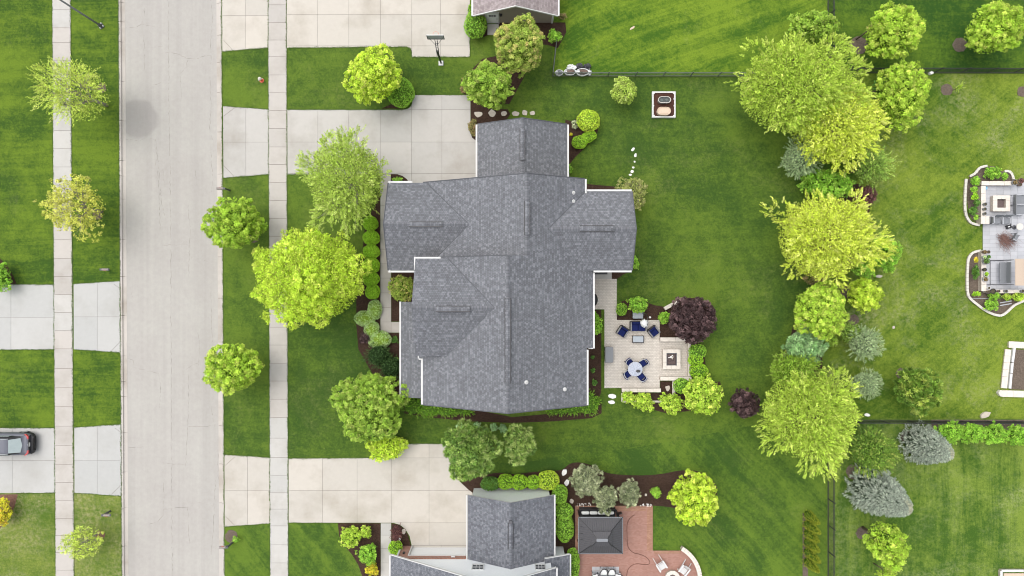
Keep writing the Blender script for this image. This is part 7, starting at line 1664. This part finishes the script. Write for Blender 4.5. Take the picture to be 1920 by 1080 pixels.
# plants of the right-hand terrace beds
ep = [(1863, 324, 19, 13, 'fresh_green', 'widest green shrub in the upper planting bed at the right edge'), (1884, 331, 8, 8, 'fresh_green', 'small green shrub at the right end of the upper planting bed'), (1829, 339, 11, 10, 'fresh_green', 'green shrub at the upper left corner of the planting bed'), (1827, 355, 8, 6, 'fresh_green', 'light small shrub, second down the left planting bed'),
      (1829, 368, 9, 8, 'clipped_green', 'dark green shrub, third down the left planting bed'), (1832, 380, 8, 7, 'deep_green', 'dark shrub, fourth down the left planting bed'), (1825, 394, 11, 9, 'deep_green', 'darkest shrub low in the left planting bed'), (1830, 408, 5, 6, 'fresh_green', 'small yellowish plant at the foot of the left planting bed'),
      (1831, 487, 5, 5, 'gold_shrub', 'small yellow plant in the lower planting bed'), (1830, 510, 9, 13, 'deep_green', 'dark green perennial clump in the lower planting bed'), (1832, 551, 9, 5, 'clipped_green', 'low green plant below the pot wall'), (1866, 556, 14, 8, 'fresh_green', 'lime shrub below the black pot'), (1889, 557, 10, 7, 'maple_lime', 'rounded lime shrub, right of the one below the black pot'), (1911, 556, 14, 9, 'maple_lime', 'lime shrub at the right edge below the bottom wall'), (1859, 572, 15, 12, 'fresh_green', 'largest green shrub in the lower planting bed')]
for x, y, a, c_, cl, l in ep: p(x, y, a, c_, .9, 'shrub', cl, 'bed_shrub', l, cat='shrub', trunk=False, core='green' if a > 8 else None, size=.85)
p(1799, 163, 9, 8, 1.2, 'sparse', 'maple_lime', 'sapling', 'tiny leafy sapling beside the small mulch circle under the right fence', size=.5, ntw=20)
# understory between the big trees of the east belt
for x, y, a, c_, tp, st_, cl, l in ((1615, 262, 26, 20, 2.6, 'shrub', 'deep_green', 'dark green undergrowth under the yellower huge tree'), (1530, 520, 26, 20, 2.4, 'shrub', 'rust', 'brownish leafed shrub under the lower edge of the golden tree'), (1622, 505, 24, 20, 3.0, 'shrub', 'fresh_green', 'green undergrowth at the lower right of the golden tree'), (1590, 290, 22, 16, 2.2, 'fir', 'dark_conifer', 'dark low conifer between the huge trees and the airy conifer'), (1560, 640, 16, 12, 1.6, 'shrub', 'olive_green', 'low olive shrub between the dense olive lime tree and the grass'), (1660, 160, 24, 22, 3.2, 'shrub', 'deep_green', 'dark green undergrowth between the huge trees and the fence corner tree')):
    p(x, y, a, c_, tp, st_, cl, 'undergrowth_shrub', l, cat='shrub', core='green')
# grass creeping over the edges of the pavements: one mass of blades
def edge_grass():
    rng = np.random.default_rng(77); segs = []
    def line(pts): segs.extend(zip(pts, pts[1:]))
    for x0, x1, ys in ((98, 104.3, None), (132.3, 139, None)): line([(x0, 0), (x1, 1080)])
    for x0, x1 in ((502.7, 506.6), (537, 540.6)): line([(x0, 0), (x1, 1080)])
    line([(Lx(0), 0), (Lx(1080), 1080)]); line([(Rx(0), 0), (Rx(1080), 1080)])
    for q in ([(416.8, 96.5), (502.6, 89.5)], [(537.8, 90), (700, 88), (762, 88), (770, 92), (772, 107), (881, 107), (881, 45)], [(418.2, 199), (504, 205)], [(504.4, 327), (419, 333.5)], [(538.6, 205.8), (755, 205.8), (770, 200), (773, 178), (882, 178)], [(539, 327.4), (713, 327.4)], [(420.7, 852.5), (505.8, 858)], [(505.8, 981.5), (421.3, 987.5)],
              [(541, 859.8), (745, 858), (745, 832), (846, 832)], [(541.2, 980.5), (634, 981)], [(-10, 533), (102, 533.5)], [(102.6, 655.2), (-10, 656)], [(-10, 802), (103, 802.5)], [(103.6, 924.2), (30, 925)], [(138, 532.5), (225.4, 526.5)], [(226, 661.2), (138.3, 655)], [(139, 801.5), (227, 795.5)], [(228, 930.2), (139.6, 924)],
              [(1156.5, 523), (1156.5, 572)], [(1133.3, 727.5), (1165, 727.5)], [(1133.3, 585), (1133.3, 727)], [(1224, 950), (1224, 1032), (1278, 1032)], [(1222, 174), (1265, 174), (1265, 221), (1222, 221), (1222, 174)]): line(q)
    C = []
    for (x0, y0), (x1, y1) in segs:
        a, b2 = Vector(P(x0, y0)), Vector(P(x1, y1)); L_ = (b2 - a).length; k = int(L_ * 60); t_ = rng.uniform(0, 1, k); c = np.stack([a.x + (b2.x - a.x) * t_, a.y + (b2.y - a.y) * t_, np.full(k, .045)], 1)
        c[:, :2] += rng.normal(0, .030, (k, 2)) + .02 * np.sin(t_ * L_ * 3.1)[:, None]; C.append(c)
    C = np.concatenate(C); n = len(C); N_ = unit(np.array([0, 0, 1.]) + rng.normal(0, .35, (n, 3))); T_ = unit(np.cross(N_, rng.normal(0, 1, (n, 3))))
    o = leaf_mesh('grass', C, N_, T_, rng.uniform(.02, .065, n), np.full(n, .013), rng.uniform(0, 1, (n, 3)) * np.array([1, .2, 1]), FOL['edge_grass'], None)
    tag(o, 'grass blades creeping over the edges of the pavements', 'grass', kind='stuff')
pal('edge_grass', (0.03, 0.075, 0.008), (0.08, 0.15, 0.015), (0.14, 0.18, 0.03), trans=.1)
edge_grass()
